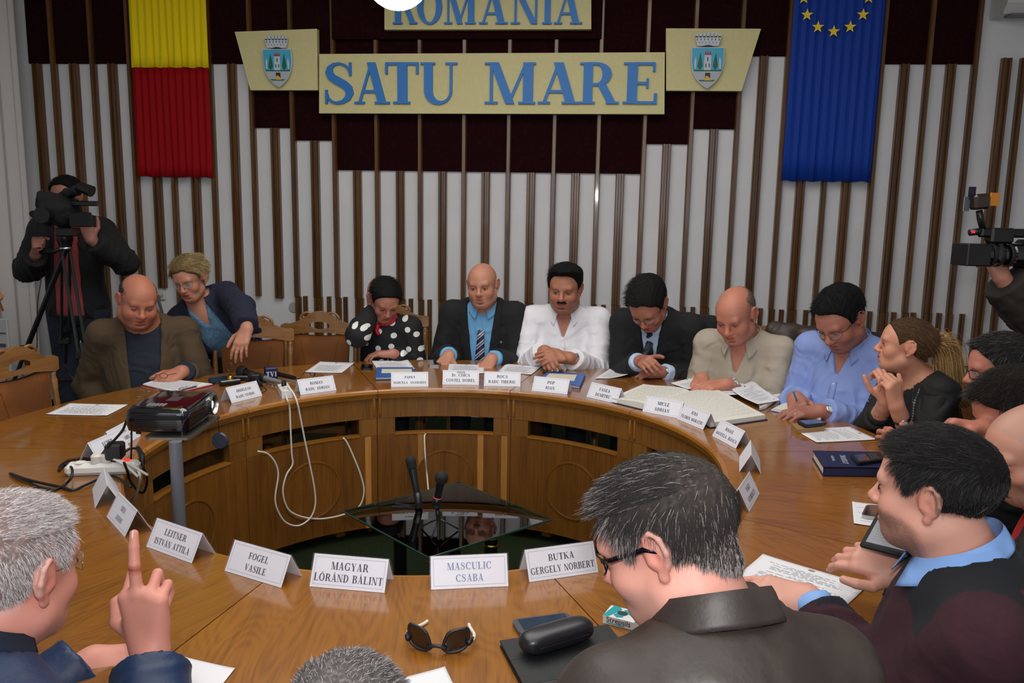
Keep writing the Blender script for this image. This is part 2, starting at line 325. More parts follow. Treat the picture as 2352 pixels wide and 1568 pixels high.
for i, x in enumerate(wX):
    top = bott.get(i - 1, zc(2.471)) - .002
    if i == 22: top = aty(2305, 135, DW).z
    lo = 0.0
    if i in (3, 5, 6): lo = aty(WX[i], {3: 660, 5: 680, 6: 683}[i], DW).z
    if 7 <= i <= 21:
        zz = aty(WX[i], 686 + (WX[i] - 900) * .026, DW).z
        slat(x + .004, 0, zz - .001, .066, 'w', .048); slat(x, zz + .001, top, .062, 'w', .052)
    else: slat(x, lo, top, .063, 'w', .05)
for px, py in ((703, 679), (757, 680), (795, 681), (945, 685), (988, 687), (1187, 690), (1386, 699), (1591, 704), (1746, 707), (1794, 710), (1850, 711), (1890, 712), (1997, 714), (2052, 716), (2097, 717), (2156, 718), (2209, 720)):
    q = aty(px, py, DW); slat(q.x, 0, q.z, .033, 'n', .035)
# top right: short batten end and the white air-conditioner above
q0, q1 = aty(2290, 26, DW), aty(2318, 26, DW)
slat((q0.x + q1.x) / 2, q0.z, CH - .02, q1.x - q0.x, 'w', .018)
q = aty(2302, 32, DW - .2); ac = thing('air_conditioner', 'white air conditioner high on the wall in the top right corner', 'air conditioner', (q.x + .4, DW - .14, q.z + .14))
m_acw = mat('off_white_plastic', (205, 205, 200), .4)
b = MB(); b.prism([(.12, -.14), (.12, .16), (-.08, .16), (-.12, .1), (-.12, -.08), (-.07, -.14)], -.4, .4, lambda p: Vector((p.z, p.x, p.y))); b.build('housing', m_acw, ac)
MB().box((0, -.03, -.145), (.7, .12, .012), bev=.004).build('air_flap', mat('grey_plastic', (120, 122, 124), .5), ac)
# wall socket with grey cable, and a round cover
sk = thing('wall_socket', 'white wall socket with a grey cable below a batten', 'socket', aty(370, 676, DW - .012))
MB().box((0, 0, 0), (.075, .022, .085), bev=.006).build('cover', m_acw, sk)
MB().lathe([(0, .03), (.02, .03), (.026, .02), (.026, 0)], 16, lambda p: Vector((p.x, -.012 - p.z, p.y + .005))).build('plug', mat('pale_plug', (190, 190, 190), .4), sk, smooth=True, ang=40)
MB().tube([(.0, -.04, 0), (.003, -.045, -.05), (.02, -.03, -.15), (.035, -.02, -.3), (.05, -.015, -.6)], .011, 8).build('cable', mat('grey_cable', (90, 92, 96), .5), sk, smooth=True)
rc = MB().lathe([(0, .012), (.035, .012), (.042, 0)], 20, lambda p: Vector((p.x, -p.z, p.y))).build('junction_cover', mat('cover_grey', (165, 163, 160), .6), None, smooth=True, ang=40); rc.location = aty(675, 706, DW)
tag(rc, 'round grey junction cover on the white wall left of the slatted dado', 'cover')

# ---- curtain on the left
m_cur = mat('white_curtain', (214, 210, 208), .85, bump=(30, .2, .003, (1, 1, .1)))
cu = thing('curtain', 'pale white curtain in soft folds at the left edge', 'curtain', (0, 0, 0))
xc = aty(66, 100, DW).x
def cur(u, v):
    s = u; x = xc - .02 - .42 * s ** 1.1; y = DW - .16 - .9 * s; f = .03 * math.sin(s * 43) + .018 * math.sin(s * 97 + 1)
    return (x + f * .8, y + f * (.8), .05 + v * (CH - .1))
b = MB(); b.grid(cur, 150, 6); cloth = b.build('cloth', m_cur, cu, smooth=True)
md = cloth.modifiers.new('s', 'SOLIDIFY'); md.thickness = .004
# framed notice on the wall at the far left: only its edge shows
nb = thing('notice_board', 'small pale notice board at the left edge behind the empty chair', 'notice board', atd(4, 800, 4.6))
MB().box((0, 0, 0), (.1, .02, .34), bev=.004).build('board', mat('notice_paper', (150, 148, 150), .7), nb)
MB().box((.0, -.012, .09), (.08, .004, .006)).add([], []).box((0, -.012, .02), (.07, .004, .02)).box((.0, -.012, -.1), (.07, .004, .03)).build('print', mat('dark_print', (60, 58, 60), .7), nb)
hk = MB().tube([atd(-2, 680, 4.6) + Vector((.0 + .02 * math.sin(t * .5), 0, .02 * math.cos(t * .5))) for t in range(0, 8)] + [atd(6, 702, 4.6) + Vector((0, 0, -.03))], .006, 8).build('umbrella_handle', mat('orange_wood', (190, 100, 40), .35), None, smooth=True)
tag(hk, 'orange curved wooden umbrella handle at the far left edge', 'umbrella')

# ================================================================== SIGNS AND FLAGS
m_cream = mat('cream_board', (214, 204, 148), .6, noise=(30, .03, 3))
m_blue = mat('letter_blue', (34, 118, 196), .5)
YS = DW - .13
def sy(px, py, y=None): return aty(px, py, YS if y is None else y)
def board(name, pix, label, y=YS, dep=.05):
    P = [sy(*p, y) for p in pix]; c = sum(P, Vector()) / len(P); c.y = y
    t = thing(name, label, 'sign', c); b = MB(); b.prism([((p - c).x, (p - c).z) for p in P], 0, dep, lambda p: Vector((p.x, p.z, p.y)))
    b.f = [tuple(reversed(f)) for f in b.f]; b.build('board', m_cream, t); return t, c
def letters(t, c, spec, h_px=None, y=YS, dep=.018, base=None, top=None):
    for ch, x0, x1 in spec:
        A = sy(x0, base, y - dep); B = sy(x1, base, y - dep); C = sy((x0 + x1) / 2, top, y - dep)
        wd, ps = GL[ch]; xs = [p[0] for q in ps for p in q]; mn, mx = min(xs), max(xs)
        kx = (B.x - A.x) / (mx - mn); kz = C.z - A.z; b = MB(); cc = Vector(((A.x + B.x) / 2, y, (A.z + C.z) / 2))
        for qi, q in enumerate(ps):
            pl = [((p[0] - (mx + mn) / 2) * kx, (p[1] - .5) * kz) for p in q]
            ar = sum(pl[i][0] * pl[(i + 1) % len(pl)][1] - pl[(i + 1) % len(pl)][0] * pl[i][1] for i in range(len(pl)))
            if ar < 0: pl = pl[::-1]
            b.prism(pl, 0, dep + .00025 * (qi % 9), lambda p: Vector((p.x, -p.z, p.y)))
        o = b.build('letter', m_blue, t); o.location = cc - c
sat, csat = board('town_sign', [(733, 260), (1526, 262), (1527, 120), (733, 124)], 'wide cream sign with raised blue letters reading SATU MARE')
letters(sat, csat, [('S', 747, 812), ('A', 814, 895), ('T', 885, 961), ('U', 966, 1050), ('M', 1113, 1229), ('A', 1235, 1331), ('R', 1330, 1421), ('E', 1430, 1508)], base=238, top=143)
rom, crom = board('country_sign', [(883, 68), (1358, 67), (1358, -70), (883, -70)], 'cream sign with blue letters reading ROMANIA at the top edge')
letters(rom, crom, [('R', 902, 958), ('O', 958, 1015), ('M', 1020, 1092), ('A', 1100, 1166), ('N', 1173, 1241), ('I', 1245, 1267), ('A', 1272, 1337)], base=55, top=-26)
m_ig = mat('emblem_grey', (176, 182, 190), .5); m_ib = mat('emblem_blue', (64, 170, 206), .5); m_gr = mat('emblem_green', (24, 96, 60), .5)
m_rd = mat('emblem_red', (190, 40, 48), .5); m_bk = mat('black_paint', (22, 22, 24), .5); m_ye = mat('emblem_yellow', (222, 178, 48), .5); m_iw = mat('emblem_pale', (196, 204, 212), .5)
def emblem(t, cx, cy, c, S):
    """town arms: mural crown over a shield with tower, two trees and a gate; S scales px of the left emblem"""
    o = sy(cx, cy); k = (sy(cx + 50, cy).x - o.x) / 50 * S
    def lay(name, polys, m, z, dz=.004):
        b = MB()
        for pl in polys:
            pl = [(x * k, -y * k) for x, y in pl]
            ar = sum(pl[i][0] * pl[(i + 1) % len(pl)][1] - pl[(i + 1) % len(pl)][0] * pl[i][1] for i in range(len(pl)))
            if ar < 0: pl = pl[::-1]
            b.prism(pl, z, z + dz, lambda p: Vector((p.x, -p.z, p.y)))
        ob = b.build(name, m, t); ob.location = o - c; return ob
    sh = lambda g: [(-33 + g, -25 + g), (33 - g, -25 + g), (34.5 - g, 5), (31 - g, 22), (24 - g, 37), (14 - g * .6, 49 - g * .5), (3, 57 - g), (-8 + g * .3, 51 - g), (-21 + g, 38 - g * .6), (-29 + g, 24), (-32.5 + g, 6)]
    lay('shield', [sh(0)], m_iw, .0, .012); lay('shield_field', [sh(1.6)], m_ig, .012, .003)
    lay('sky_field', [[(-31.2, -23), (31.2, -23), (32.5, 5), (30, 20.5), (-28, 20.5), (-30.8, 5)]], m_ib, .015, .002)
    cr = [(-22, -27), (21, -27), (26, -46), (-27, -46)]
    ms = []
    for i in range(7):
        a = -26 + i * 7.5; y = -46 - 7 * math.cos((i - 3) / 3 * 1.1) ; ms.append([(a, -44), (a + 5.6, -44), (a + 5.9 + (i - 3) * .25, y - 1), (a - .2 + (i - 3) * .25, y - 1)])
    lay('mural_crown', [cr] + ms, m_iw, .0, .016)
    lay('crown_window', [[(-23 + i * 7.3, -42), (-21.6 + i * 7.3, -42), (-21.6 + i * 7.3, -38), (-23 + i * 7.3, -38)] for i in range(7)] + [[(-19 + i * 7, -35), (-18 + i * 7, -35), (-18 + i * 7, -32.5), (-19 + i * 7, -32.5)] for i in range(6)] + [[(-13, -25), (13, -25), (7, -28), (0, -29), (-7, -28)]], m_bk, .016, .001)
    lay('tower', [[(-6.5, 20.5), (8, 20.5), (7.5, -9), (-6, -9)]], m_iw, .017, .003)
    lay('tower_roof', [[(-6, -9.5), (-1.5, -9.5), (-4, -17)], [(-2.2, -9), (3.5, -9), (.6, -17.5)], [(3, -9.5), (7.5, -9.5), (5.2, -17)]], m_rd, .018, .003)
    lay('tower_window', [[(-.5, -5), (1.6, -5), (1.8, 3), (-.2, 3)], [(-3.6, 8), (-1.8, 8), (-1.6, 15), (-3.4, 15)], [(3.2, 8), (5, 8), (5.2, 15), (3.4, 15)]], m_bk, .02, .001)
    tr = lambda x: [[(x, -14), (x + 2.2, -4), (x + 4.5, 8), (x + 5, 13), (x + 3, 17), (x - 3, 17), (x - 5, 13), (x - 4, 6), (x - 2, -4)], [(x - .7, 16), (x + .9, 16), (x + .9, 20.5), (x - .7, 20.5)]]
    lay('tree', tr(-14.5), m_gr, .017, .003); lay('tree', tr(16.5), m_gr, .017, .003)
    lay('grass_edge', [[(-27, 20), (30, 20), (29, 22.5), (-26, 22.5)], [(-16, 40), (17, 40), (14, 42.5), (-13, 42.5)]], m_gr, .0172, .002)
    lay('gate', [[(-3, 26), (7, 26), (7.4, 39), (-2.8, 39)]], m_bk, .0172, .002)
    lay('golden_wheat', [[(-4, 41), (10.5, 41), (7, 37), (4.5, 34), (1, 31.5), (-1.5, 33)]], m_ye, .019, .002)
    lay('pale_plant', [[(-25, 18), (-22.5, 18), (-22, 6), (-23, -6), (-26, 2)]], m_iw, .017, .001); lay('pale_plant', [[(25, 18), (27.5, 18), (28, 4), (25, -6), (23.5, 2)]], m_iw, .017, .001)
lw, clw = board('left_arms_board', [(575, 207), (730, 207), (728, 66), (539, 73)], 'slanted cream board with the town coat of arms left of the town sign', YS + .025)
emblem(lw, 638, 140, clw, 1.0)
rw, crw = board('right_arms_board', [(1530, 208), (1703, 209), (1748, 66), (1530, 65)], 'slanted cream board with the town coat of arms right of the town sign', YS + .025)
emblem(rw, 1624, 138, crw, 1.14)
# --- pleated banners
def pleats(x0, x1, z0, z1, y, n, amp, seed, droop=.004):
    r_ = random.Random(seed); ph = [r_.random() * 6 for _ in range(4)]
    def f(u, v):
        a = u * n; k = abs((a % 1) * 2 - 1); yy = y + amp * (k ** .6) + .004 * math.sin(u * 9 + v * 3 + ph[0]) + (.012 * (1 - v) ** 6) * math.sin(u * n * 3.1 + ph[1])
        return (x0 + (x1 - x0) * u, yy, z0 + (z1 - z0) * v + droop * math.sin(u * n * 2.9 + ph[2]) * (1 - v))
    b = MB(); b.grid(f, n * 12, 10); return b
YF = DW - .11
fl = thing('tricolour_banner', 'pleated yellow and red hanging banner on the left of the wall', 'flag', (0, 0, 0))
fx0, fx1 = aty(310, 406, YF).x, aty(485, 406, YF).x; fz0, fzm = aty(400, 406, YF).z, aty(400, 154, YF).z; fx0 += .012
for nm, za, zb, c in (('yellow_band', fzm, CH - .05, (240, 214, 20)), ('red_band', fz0, fzm, (150, 4, 14))):
    o = pleats(fx0, fx1, za, zb, YF + .01, 11, .017, 5).build(nm, mat(nm + '_satin', c, .8, spec=.2), fl, smooth=True); o.modifiers.new('s', 'SOLIDIFY').thickness = .003
MB().tube([(fx0 - .02, YF + .03, CH - .06), (fx1 + .02, YF + .03, CH - .06)], .012).build('hanging_rod', m_slat, fl)
eu = thing('european_banner', 'pleated blue hanging banner with a ring of yellow stars', 'flag', (0, 0, 0))
ex0, ex1 = aty(1797, 415, YF).x + .0, aty(1998, 415, YF).x; ez0 = aty(1898, 416, YF).z; ex1 += .012
o = pleats(ex0, ex1, ez0, CH - .05, YF + .01, 10, .014, 9).build('blue_cloth', mat('blue_satin', (10, 56, 152), .7, spec=.3), eu, smooth=True); o.modifiers.new('s', 'SOLIDIFY').thickness = .003
MB().tube([(ex0 - .02, YF + .03, CH - .06), (ex1 + .02, YF + .03, CH - .06)], .012).build('hanging_rod', m_slat, eu)
m_star = mat('star_yellow', (246, 210, 36), .5)
sc_ = aty(1921, -5, YF - .012); sr = (aty(1918, 72, YF - .012) - sc_).length
for k in range(12):
    a = R(-90 + 30 * k); b = MB(); pl = []
    for j in range(10):
        rr = .042 if j % 2 == 0 else .017; pl.append((rr * math.sin(j * PI / 5), rr * math.cos(j * PI / 5)))
    b.prism(pl[::-1], 0, .004, lambda p: Vector((p.x, -p.z, p.y)))
    o = b.build('star', m_star, eu); o.location = (sc_.x + sr * math.cos(a) * .98, YF - .008, sc_.z + sr * math.sin(a))
# --- globe lamp
gl = thing('globe_lamp', 'glowing white globe lamp hanging at the top of the picture', 'lamp', aty(912, -58, 3.2))
MB().lathe([(.125 * math.sin(PI * i / 20), .125 * math.cos(PI * i / 20)) for i in range(21)], 32).build('globe', mat('lamp_glass', (255, 255, 255), .4, emit=(255, 252, 246), estr=9), gl, smooth=True)
b = MB(); b.lathe([(0, .19), (.03, .19), (.045, .12), (.05, .1), (0, .1)], 16); b.tube([(0, 0, .18), (0, 0, CH - gl.location.z)], .008); b.build('stem', mat('brass', (190, 150, 60), .25, 1), gl, smooth=True, ang=40)
# ================================================================== ROUND TABLE (ten desk sections)
m_top = wood('oak_top', (116, 68, 16), (144, 90, 24), 'X', 1.5, .32, .85, flame=.09, coatr=.09)
m_ap = wood('oak_veneer', (98, 58, 20), (134, 88, 34), 'Z', 1.5, .4, .35)
m_pan = wood('oak_panel', (92, 53, 16), (124, 78, 26), 'Z', 1.2, .4, .3)
m_sap = wood('pale_veneer', (150, 98, 44), (186, 130, 62), 'Z', 1.5, .4, .3)
m_lip = wood('oak_lip', (130, 78, 24), (166, 108, 40), 'Y', 1.2, .3, .7)
SEG = {26.2: 'by the open notebook', 62.2: 'in front of the man in the white shirt', 98.2: 'at the far middle below the PRIMAR name card',
       134.2: 'in front of the man in the brown jacket', 170.2: 'at the left with a single paper sheet', 206.2: 'at the left under the white power strip', 242.2: 'at the lower left in front of the white-haired man',
       278.2: 'at the near middle under the sunglasses', 314.2: 'at the lower right under the lozenge box', 350.2: 'at the right under the dark blue book'}
AP0, SL0, PB = .614, .532, .055
for A, wh in SEG.items():
    t = thing('desk_section', 'curved oak desk section ' + wh, 'table', (TC.x, TC.y, 0), R(A))
    h = R(18) - .0013; n = 14; aa = [-h + 2 * h * i / n for i in range(n + 1)]
    def ring(r0, r1, z0, z1, a0=-h, a1=h, n=14):
        al = [a0 + (a1 - a0) * i / n for i in range(n + 1)]
        return [(r1 * math.cos(a), r1 * math.sin(a)) for a in al] + [(r0 * math.cos(a), r0 * math.sin(a)) for a in al[::-1]]
    def sect(name, prof, m, a0=-h, a1=h, n=14, smooth=False, par=None):
        b = MB(); k = len(prof); vs = []
        for i in range(n + 1):
            a = a0 + (a1 - a0) * i / n; vs += [(r * math.cos(a), r * math.sin(a), z) for r, z in prof]
        fs = [(i * k + j, i * k + (j + 1) % k, (i + 1) * k + (j + 1) % k, (i + 1) * k + j) for i in range(n) for j in range(k)] + [tuple(range(k))[::-1], tuple(range(n * k, n * k + k))]
        b.add(vs, fs); return b.build(name, m, par or t, smooth=smooth, ang=30 if smooth else None)
    sect('tabletop', [(RI + .012, .734), (RO - .006, .734), (RO, .742), (RO, .754), (RO - .005, .76), (RI + .012, .76)], m_top)
    sect('edge_lip', [(RI + .022, .716), (RI + .022, .7595), (RI + .004, .7595), (RI - .004, .754), (RI - .006, .742), (RI - .002, .732), (RI + .004, .724), (RI + .006, .716)], m_lip, smooth=True)
    sect('outer_lip', [(RO - .03, .716), (RO + .002, .72), (RO + .008, .74), (RO + .004, .757), (RO - .004, .7598), (RO - .02, .7598), (RO - .03, .73)], m_lip, smooth=True)
    sect('apron', [(RI + .02, AP0), (RI + .04, AP0), (RI + .04, .734), (RI + .02, .734)], m_ap)
    p = sect('front_panel', [(RI + .02, PB), (RI + .04, PB), (RI + .04, SL0), (RI + .02, SL0)], m_pan)
    for s in (-1, 1):
        a = s * h; sect('slot_post', [(RI + .022, SL0), (RI + .06, SL0), (RI + .06, AP0), (RI + .022, AP0)], m_ap, min(a, a - s * .082), max(a, a - s * .082), 2)
        MB().box(((RI + RO) / 2 - .08, 0, .365), (RO - RI - .36, .022, .73)).build('side_support', m_ap, t).rotation_euler = (0, 0, s * (h - .022))
        MB().tube([((RI + .018) * math.cos(a - s * .012), (RI + .018) * math.sin(a - s * .012), z) for z in (.625, .63, .72, .725)], [.003, .006, .006, .003], 8).build('edge_bead', m_lip, t, smooth=True)
    sect('slot_ledge', [(RI + .016, SL0 - .006), (RI + .055, SL0 - .006), (RI + .055, SL0 + .002), (RI + .016, SL0 + .002)], m_lip, -h + .082, h - .082)
    # round raised inlay on the panel
    b = MB(); rr = .145; zz = .295; N = 40; vs = []
    for k, (q, d) in enumerate(((rr, 0), (rr - .001, -.005), (rr - .008, -.0052), (rr - .009, -.0025), (.08, -.0025), (0.001, -.0025))):
        for j in range(N):
            y = q * math.cos(2 * PI * j / N); z = q * math.sin(2 * PI * j / N); a = y / RI; r = RI + .02 + d; vs.append((r * math.cos(a), r * math.sin(a), zz + z))
    b.add(vs, [(i * N + j, (i + 1) * N + j, (i + 1) * N + (j + 1) % N, i * N + (j + 1) % N) for i in range(5) for j in range(N)])
    b.build('round_inlay', m_pan, t)
    for a in {98.2: (-.17, .11, -.285), 134.2: (-.27,), 170.2: (.1,)}.get(A, ()):
        sect('veneer_strip', [(RI + .019, PB), (RI + .0205, PB), (RI + .0205, SL0 - .008), (RI + .019, SL0 - .008)], m_sap, a - .014, a + .014, 2)
    for s in (-.6, .6): MB().box((RI + .1, s * .3, .03), (.05, .05, .06), bev=.004).build('foot', m_ap, t)

# ================================================================== helpers for things on the table
m_paper = mat('white_paper', (222, 222, 226), .7); m_ink = mat('grey_ink', (138, 138, 148), .8); m_navy = mat('card_ink', (30, 34, 62), .7)
m_card = mat('white_card', (222, 222, 230), .45); m_sleeve = mat('clear_sleeve', (255, 238, 244), .08, alpha=.07, spec=.6); m_line = mat('card_line', (110, 112, 150), .7)
m_black = mat('black_plastic', (20, 20, 22), .35); m_blackm = mat('black_matte', (22, 22, 24), .8); m_gloss = mat('gloss_black', (8, 8, 12), .06, coat=1)
m_steel = mat('steel', (190, 190, 188), .3, 1); m_brass = MATS['brass']; m_white = mat('white_plastic', (222, 220, 216), .35); m_wcab = mat('white_cable', (214, 208, 200), .5)
m_gold = mat('polished_brass', (212, 176, 80), .12, 1)
def crom_(P, n=6):
    P = [Vector(p) for p in P]; Q = [P[0] * 2 - P[1]] + P + [P[-1] * 2 - P[-2]]; out = []
    for i in range(1, len(Q) - 2):
        for j in range(n):
            u = j / n; a, b, c, d = Q[i - 1], Q[i], Q[i + 1], Q[i + 2]
            out.append(.5 * ((2 * b) + (c - a) * u + (2 * a - 5 * b + 4 * c - d) * u * u + (3 * b - a - 3 * c + d) * u ** 3))
    return out + [P[-1]]
def cable(name, P, r, m, label=None, parent=None):
    o = MB().tube(crom_(P), r, 8).build(name, m, parent, smooth=True)
    if label: tag(o, label, 'cable')
    return o
def cyl(px, py, r=None):       # far side of the ring's inner wall
    r = r or RI - .012; d = ray(px, py); ox, oy = -TC.x, -TC.y
    A = d.x ** 2 + d.y ** 2; B = 2 * (d.x * ox + d.y * oy); C = ox * ox + oy * oy - r * r; D = B * B - 4 * A * C
    k = (-B + math.sqrt(max(D, 0))) / (2 * A); return Vector((d.x * k, d.y * k, CZ + d.z * k))

# ---- folded name cards
CW, CHH, CB = .183, .067, .036
def flatpoly(b, P, T, eps=.0004):
    for i, q in enumerate(P):
        ar = sum(q[j][0] * q[(j + 1) % len(q)][1] - q[(j + 1) % len(q)][0] * q[j][1] for j in range(len(q)))
        if ar < 0: q = q[::-1]
        b.add([T(x, y, eps + .00003 * (i % 11)) for x, y in q], [tuple(range(len(q)))])
def name_card(L, Rr, lines, label, sleeve=False, wash=False, ln=CW, h=CHH):
    L, Rr = atz(*L), atz(*Rr); d = (Rr - L); d.z = 0; mid = (L + Rr) / 2; d.normalize(); mid.z = TZ
    t = thing('name_card', label, 'name card', mid, math.atan2(d.y, d.x)); sl = math.hypot(h, CB); cu_, su_ = CB / sl, h / sl
    def T(x, v, e=0): return Vector((x, v * cu_ - e * su_, v * su_ + e * cu_ + .0008))
    b = MB(); th = .0009
    for sgn in (0, 1):
        f = (lambda x, v, e=0: T(x, v, e)) if sgn == 0 else (lambda x, v, e=0: Vector((x, 2 * CB - T(x, v, e).y, T(x, v, e).z)))
        V = [f(-ln / 2, 0, 0), f(ln / 2, 0, 0), f(ln / 2, sl, 0), f(-ln / 2, sl, 0), f(-ln / 2, 0, -th), f(ln / 2, 0, -th), f(ln / 2, sl, -th), f(-ln / 2, sl, -th)]
        b.add(V, [(0, 1, 2, 3), (7, 6, 5, 4), (0, 4, 5, 1), (2, 6, 7, 3), (1, 5, 6, 2), (0, 3, 7, 4)])
    b.build('card', m_card, t)
    if lines:
        b = MB()
        for txt, hh, yy, mw in lines:
            P, wd = text_polys(txt, hh * sl, mw * ln); flatpoly(b, [[(x, y + yy * sl) for x, y in q] for q in P], T)
        b.build('lettering', mat('washed_ink', (120, 124, 168), .5) if wash else m_navy, t)
        b = MB(); x0, x1, y0, y1, e = -ln / 2 + .006, ln / 2 - .006, .007, sl - .006, .0006
        flatpoly(b, [[(x0, y0), (x1, y0), (x1, y0 + e), (x0, y0 + e)], [(x0, y1), (x1, y1), (x1, y1 - e), (x0, y1 - e)], [(x0, y0), (x0 + e, y0), (x0 + e, y1), (x0, y1)], [(x1, y0), (x1 - e, y0), (x1 - e, y1), (x1, y1)]], T, .0002)
        b.build('border_line', m_line, t)
    if sleeve:
        b = MB(); e = .0022; l2 = ln / 2 + .003
        for sgn in (0, 1):
            f = (lambda x, v, q=0: T(x, v, q)) if sgn == 0 else (lambda x, v, q=0: Vector((x, 2 * CB - T(x, v, q).y, T(x, v, q).z)))
            b.add([f(-l2, -.0004 * 0, e), f(l2, 0, e), f(l2, sl + .001, e), f(-l2, sl + .001, e)], [(0, 1, 2, 3)])
        b.build('plastic_sleeve', m_sleeve, t)
    return t
two = lambda a, b, wa=.6, wb=.8, s=.2: [(a, s, .56, wa), (b, s, .2, wb)]
G = 'name cards on the round table'
CARDS = [((533, 926), (602, 908.5), two('ARDELEAN', 'RADU OVIDIU', .6, .78, .17), 'folded white name card beside the pile of microphones reading ARDELEAN'),
    ((690, 907), (773, 896), two('ROMAN', 'RADU ADRIAN', .4, .74, .18), 'folded white name card reading ROMAN to the right of the small power strip'),
    ((897, 888.5), (985, 887.5), two('PAPICI', 'MARCELA  ANAMARIA', .36, .88, .16), 'folded white name card reading PAPICI in front of the blue book'),
    ((1015, 883), (1101, 884), [('PRIMAR', .11, .8, .3)] + two('Dr. COICA', 'COSTEL DOREL', .5, .8, .2), 'folded white name card with PRIMAR in its corner'),
    ((1109.5, 886), (1197, 888), two('ROCA', 'RADU TIBERIU', .3, .76, .2), 'folded white name card reading ROCA, touching the PRIMAR card'),
    ((1219, 897), (1305, 906), two('POP', 'IOAN', .22, .26, .2), 'folded white name card reading POP in front of the blue folder'),
    ((1346, 911), (1417, 927.5), two('FANEA', 'DUMITRU', .36, .54, .2), 'folded white name card reading FANEA beside the open register'),
    ((1477, 945), (1558, 961), two('MICLE', 'ADRIAN', .38, .44, .2), 'folded white name card reading MICLE in front of the big open register'),
    ((1559, 964), (1610, 985), two('IURA', 'FLORIN HORAȚIU', .3, .88, .18), 'folded white name card reading IURA, next to the MICLE card'),
    ((1636.6, 1001), (1688.5, 1029.7), two('ROGOZ', 'MANUELA  BIANCA', .4, .9, .17), 'folded white name card reading ROGOZ at the right of the ring'),
    ((1748, 1090), (1745, 1052), two('BARTHA', 'CSABA', .4, .5, .18), 'name card seen end-on, showing only its open triangular end, right side of the ring'),
    ((1721, 1175.6), (1745, 1133), two('NAGY', 'SZABOLCS', .32, .6, .2), 'name card turned sideways on the right reading NAGY SZABOLCS'),
    ((1217.5, 1337), (1373, 1314.5), two('BUTKA', 'GERGELY NORBERT', .38, .92, .21), 'large near name card reading BUTKA beside the grey-haired man with glasses'),
    ((990, 1354.7), (1168, 1346.5), two('MASCULIC', 'CSABA', .58, .36, .22), 'near name card reading MASCULIC with faint washed-out lettering'),
    ((712, 1347), (882, 1362), two('MAGYAR', 'LÓRÁND BÁLINT', .5, .92, .23), 'near name card reading MAGYAR on the front edge of the ring'),
    ((516, 1311), (645.6, 1350.4), two('FOGEL', 'VASILE', .36, .38, .2), 'near name card reading FOGEL'),
    ((339, 1256.6), (437, 1293), two('LEITNER', 'ISTVÁN ATTILA', .5, .76, .21), 'near name card reading LEITNER, above the raised finger'),
    ((246, 1188), (285, 1232), two('NITS', 'JANOS', .3, .36, .18), 'name card reading NITS turned away near the left inner edge'),
    ((212, 1124), (218, 1168), two('KEREKES', 'ATTILA', .5, .5, .18), 'end-on name card in front of the white power strip'),
    ((281, 1026), (312, 1008), two('RATIU', 'COSMIN C', .5, .7, .18), 'name card half hidden behind the projector reading RATIU'),
    ((242, 1054), (283, 1034), two('ECHER', 'ADRIAN', .5, .5, .18), 'name card leaning between the black cables and the projector')]
for i, (L, Rr, ln_, lab) in enumerate(CARDS):
    if i in (10, 18): ln_ = None
    t = name_card(L, Rr, ln_, lab, sleeve=i in (10, 12, 13, 14, 15, 16, 17, 18), wash=(i == 13)); t['group'] = G

# ---- sheets, with print
def sheet(name, C, label, cat='paper', lines=18, curl=.002, z=TZ + .0012, m=None, mark=True, flip=False, pr=True, lift=None, thick=.0006, parent=None, inset=.1):
    """C: four picture points (top-left, top-right, bottom-right, bottom-left as read)"""
    W = [atz(p[0], p[1], z) for p in C]; c = sum(W, Vector()) / 4; W = [q - c for q in W]
    def S(u, v, e=0):
        p = W[0] * (1 - u) * (1 - v) + W[1] * u * (1 - v) + W[2] * u * v + W[3] * (1 - u) * v
        zz = curl * (abs(2 * u - 1) ** 3) * .8 + curl * .6 * abs(2 * v - 1) ** 4
        if lift: zz += lift(u, v)
        return Vector((p.x, p.y, p.z + zz + e))
    o = thing(name, label, cat, c) if parent is None else parent
    b = MB(); b.grid(lambda u, v: S(u, v), 18, 18); me = b.build('page', m or m_paper, o, smooth=True); me.modifiers.new('s', 'SOLIDIFY').thickness = thick
    if pr:
        b = MB(); r_ = random.Random(hash(label) % 999)
        for k in range(lines):
            v = inset + .06 + (k + .5) / lines * (.82 - inset); 
            if k in (3, 8) and lines > 10: u0, u1 = .38, .62
            elif k in (1, lines - 3): u0, u1 = .3, .7
            else: u0 = .12 + (.05 if r_.random() < .3 else 0); u1 = .9 - r_.random() * .18
            if r_.random() < .12: continue
            x = u0
            while x < u1:
                wd = .03 + r_.random() * .06; x1 = min(x + wd, u1); e = .0013
                b.add([S(x, v, e), S(x, v + .008, e), S(x1, v + .008, e), S(x1, v, e)], [(0, 1, 2, 3)]); x = x1 + .018
        if mark:
            cx_, cy_ = .78, .93
            b.add([S(.5 + .035 * math.cos(a), .07 + .03 * math.sin(a), .0013) for a in [k * PI / 4 for k in range(8)]], [tuple(range(8))])
            b.add([S(.74, .9, .0013), S(.74, .91, .0013), S(.86, .89, .0013), S(.86, .88, .0013)], [(0, 1, 2, 3)])
        b.build('print', m_ink, o)
    return o
GP = 'printed sheets on the round table'
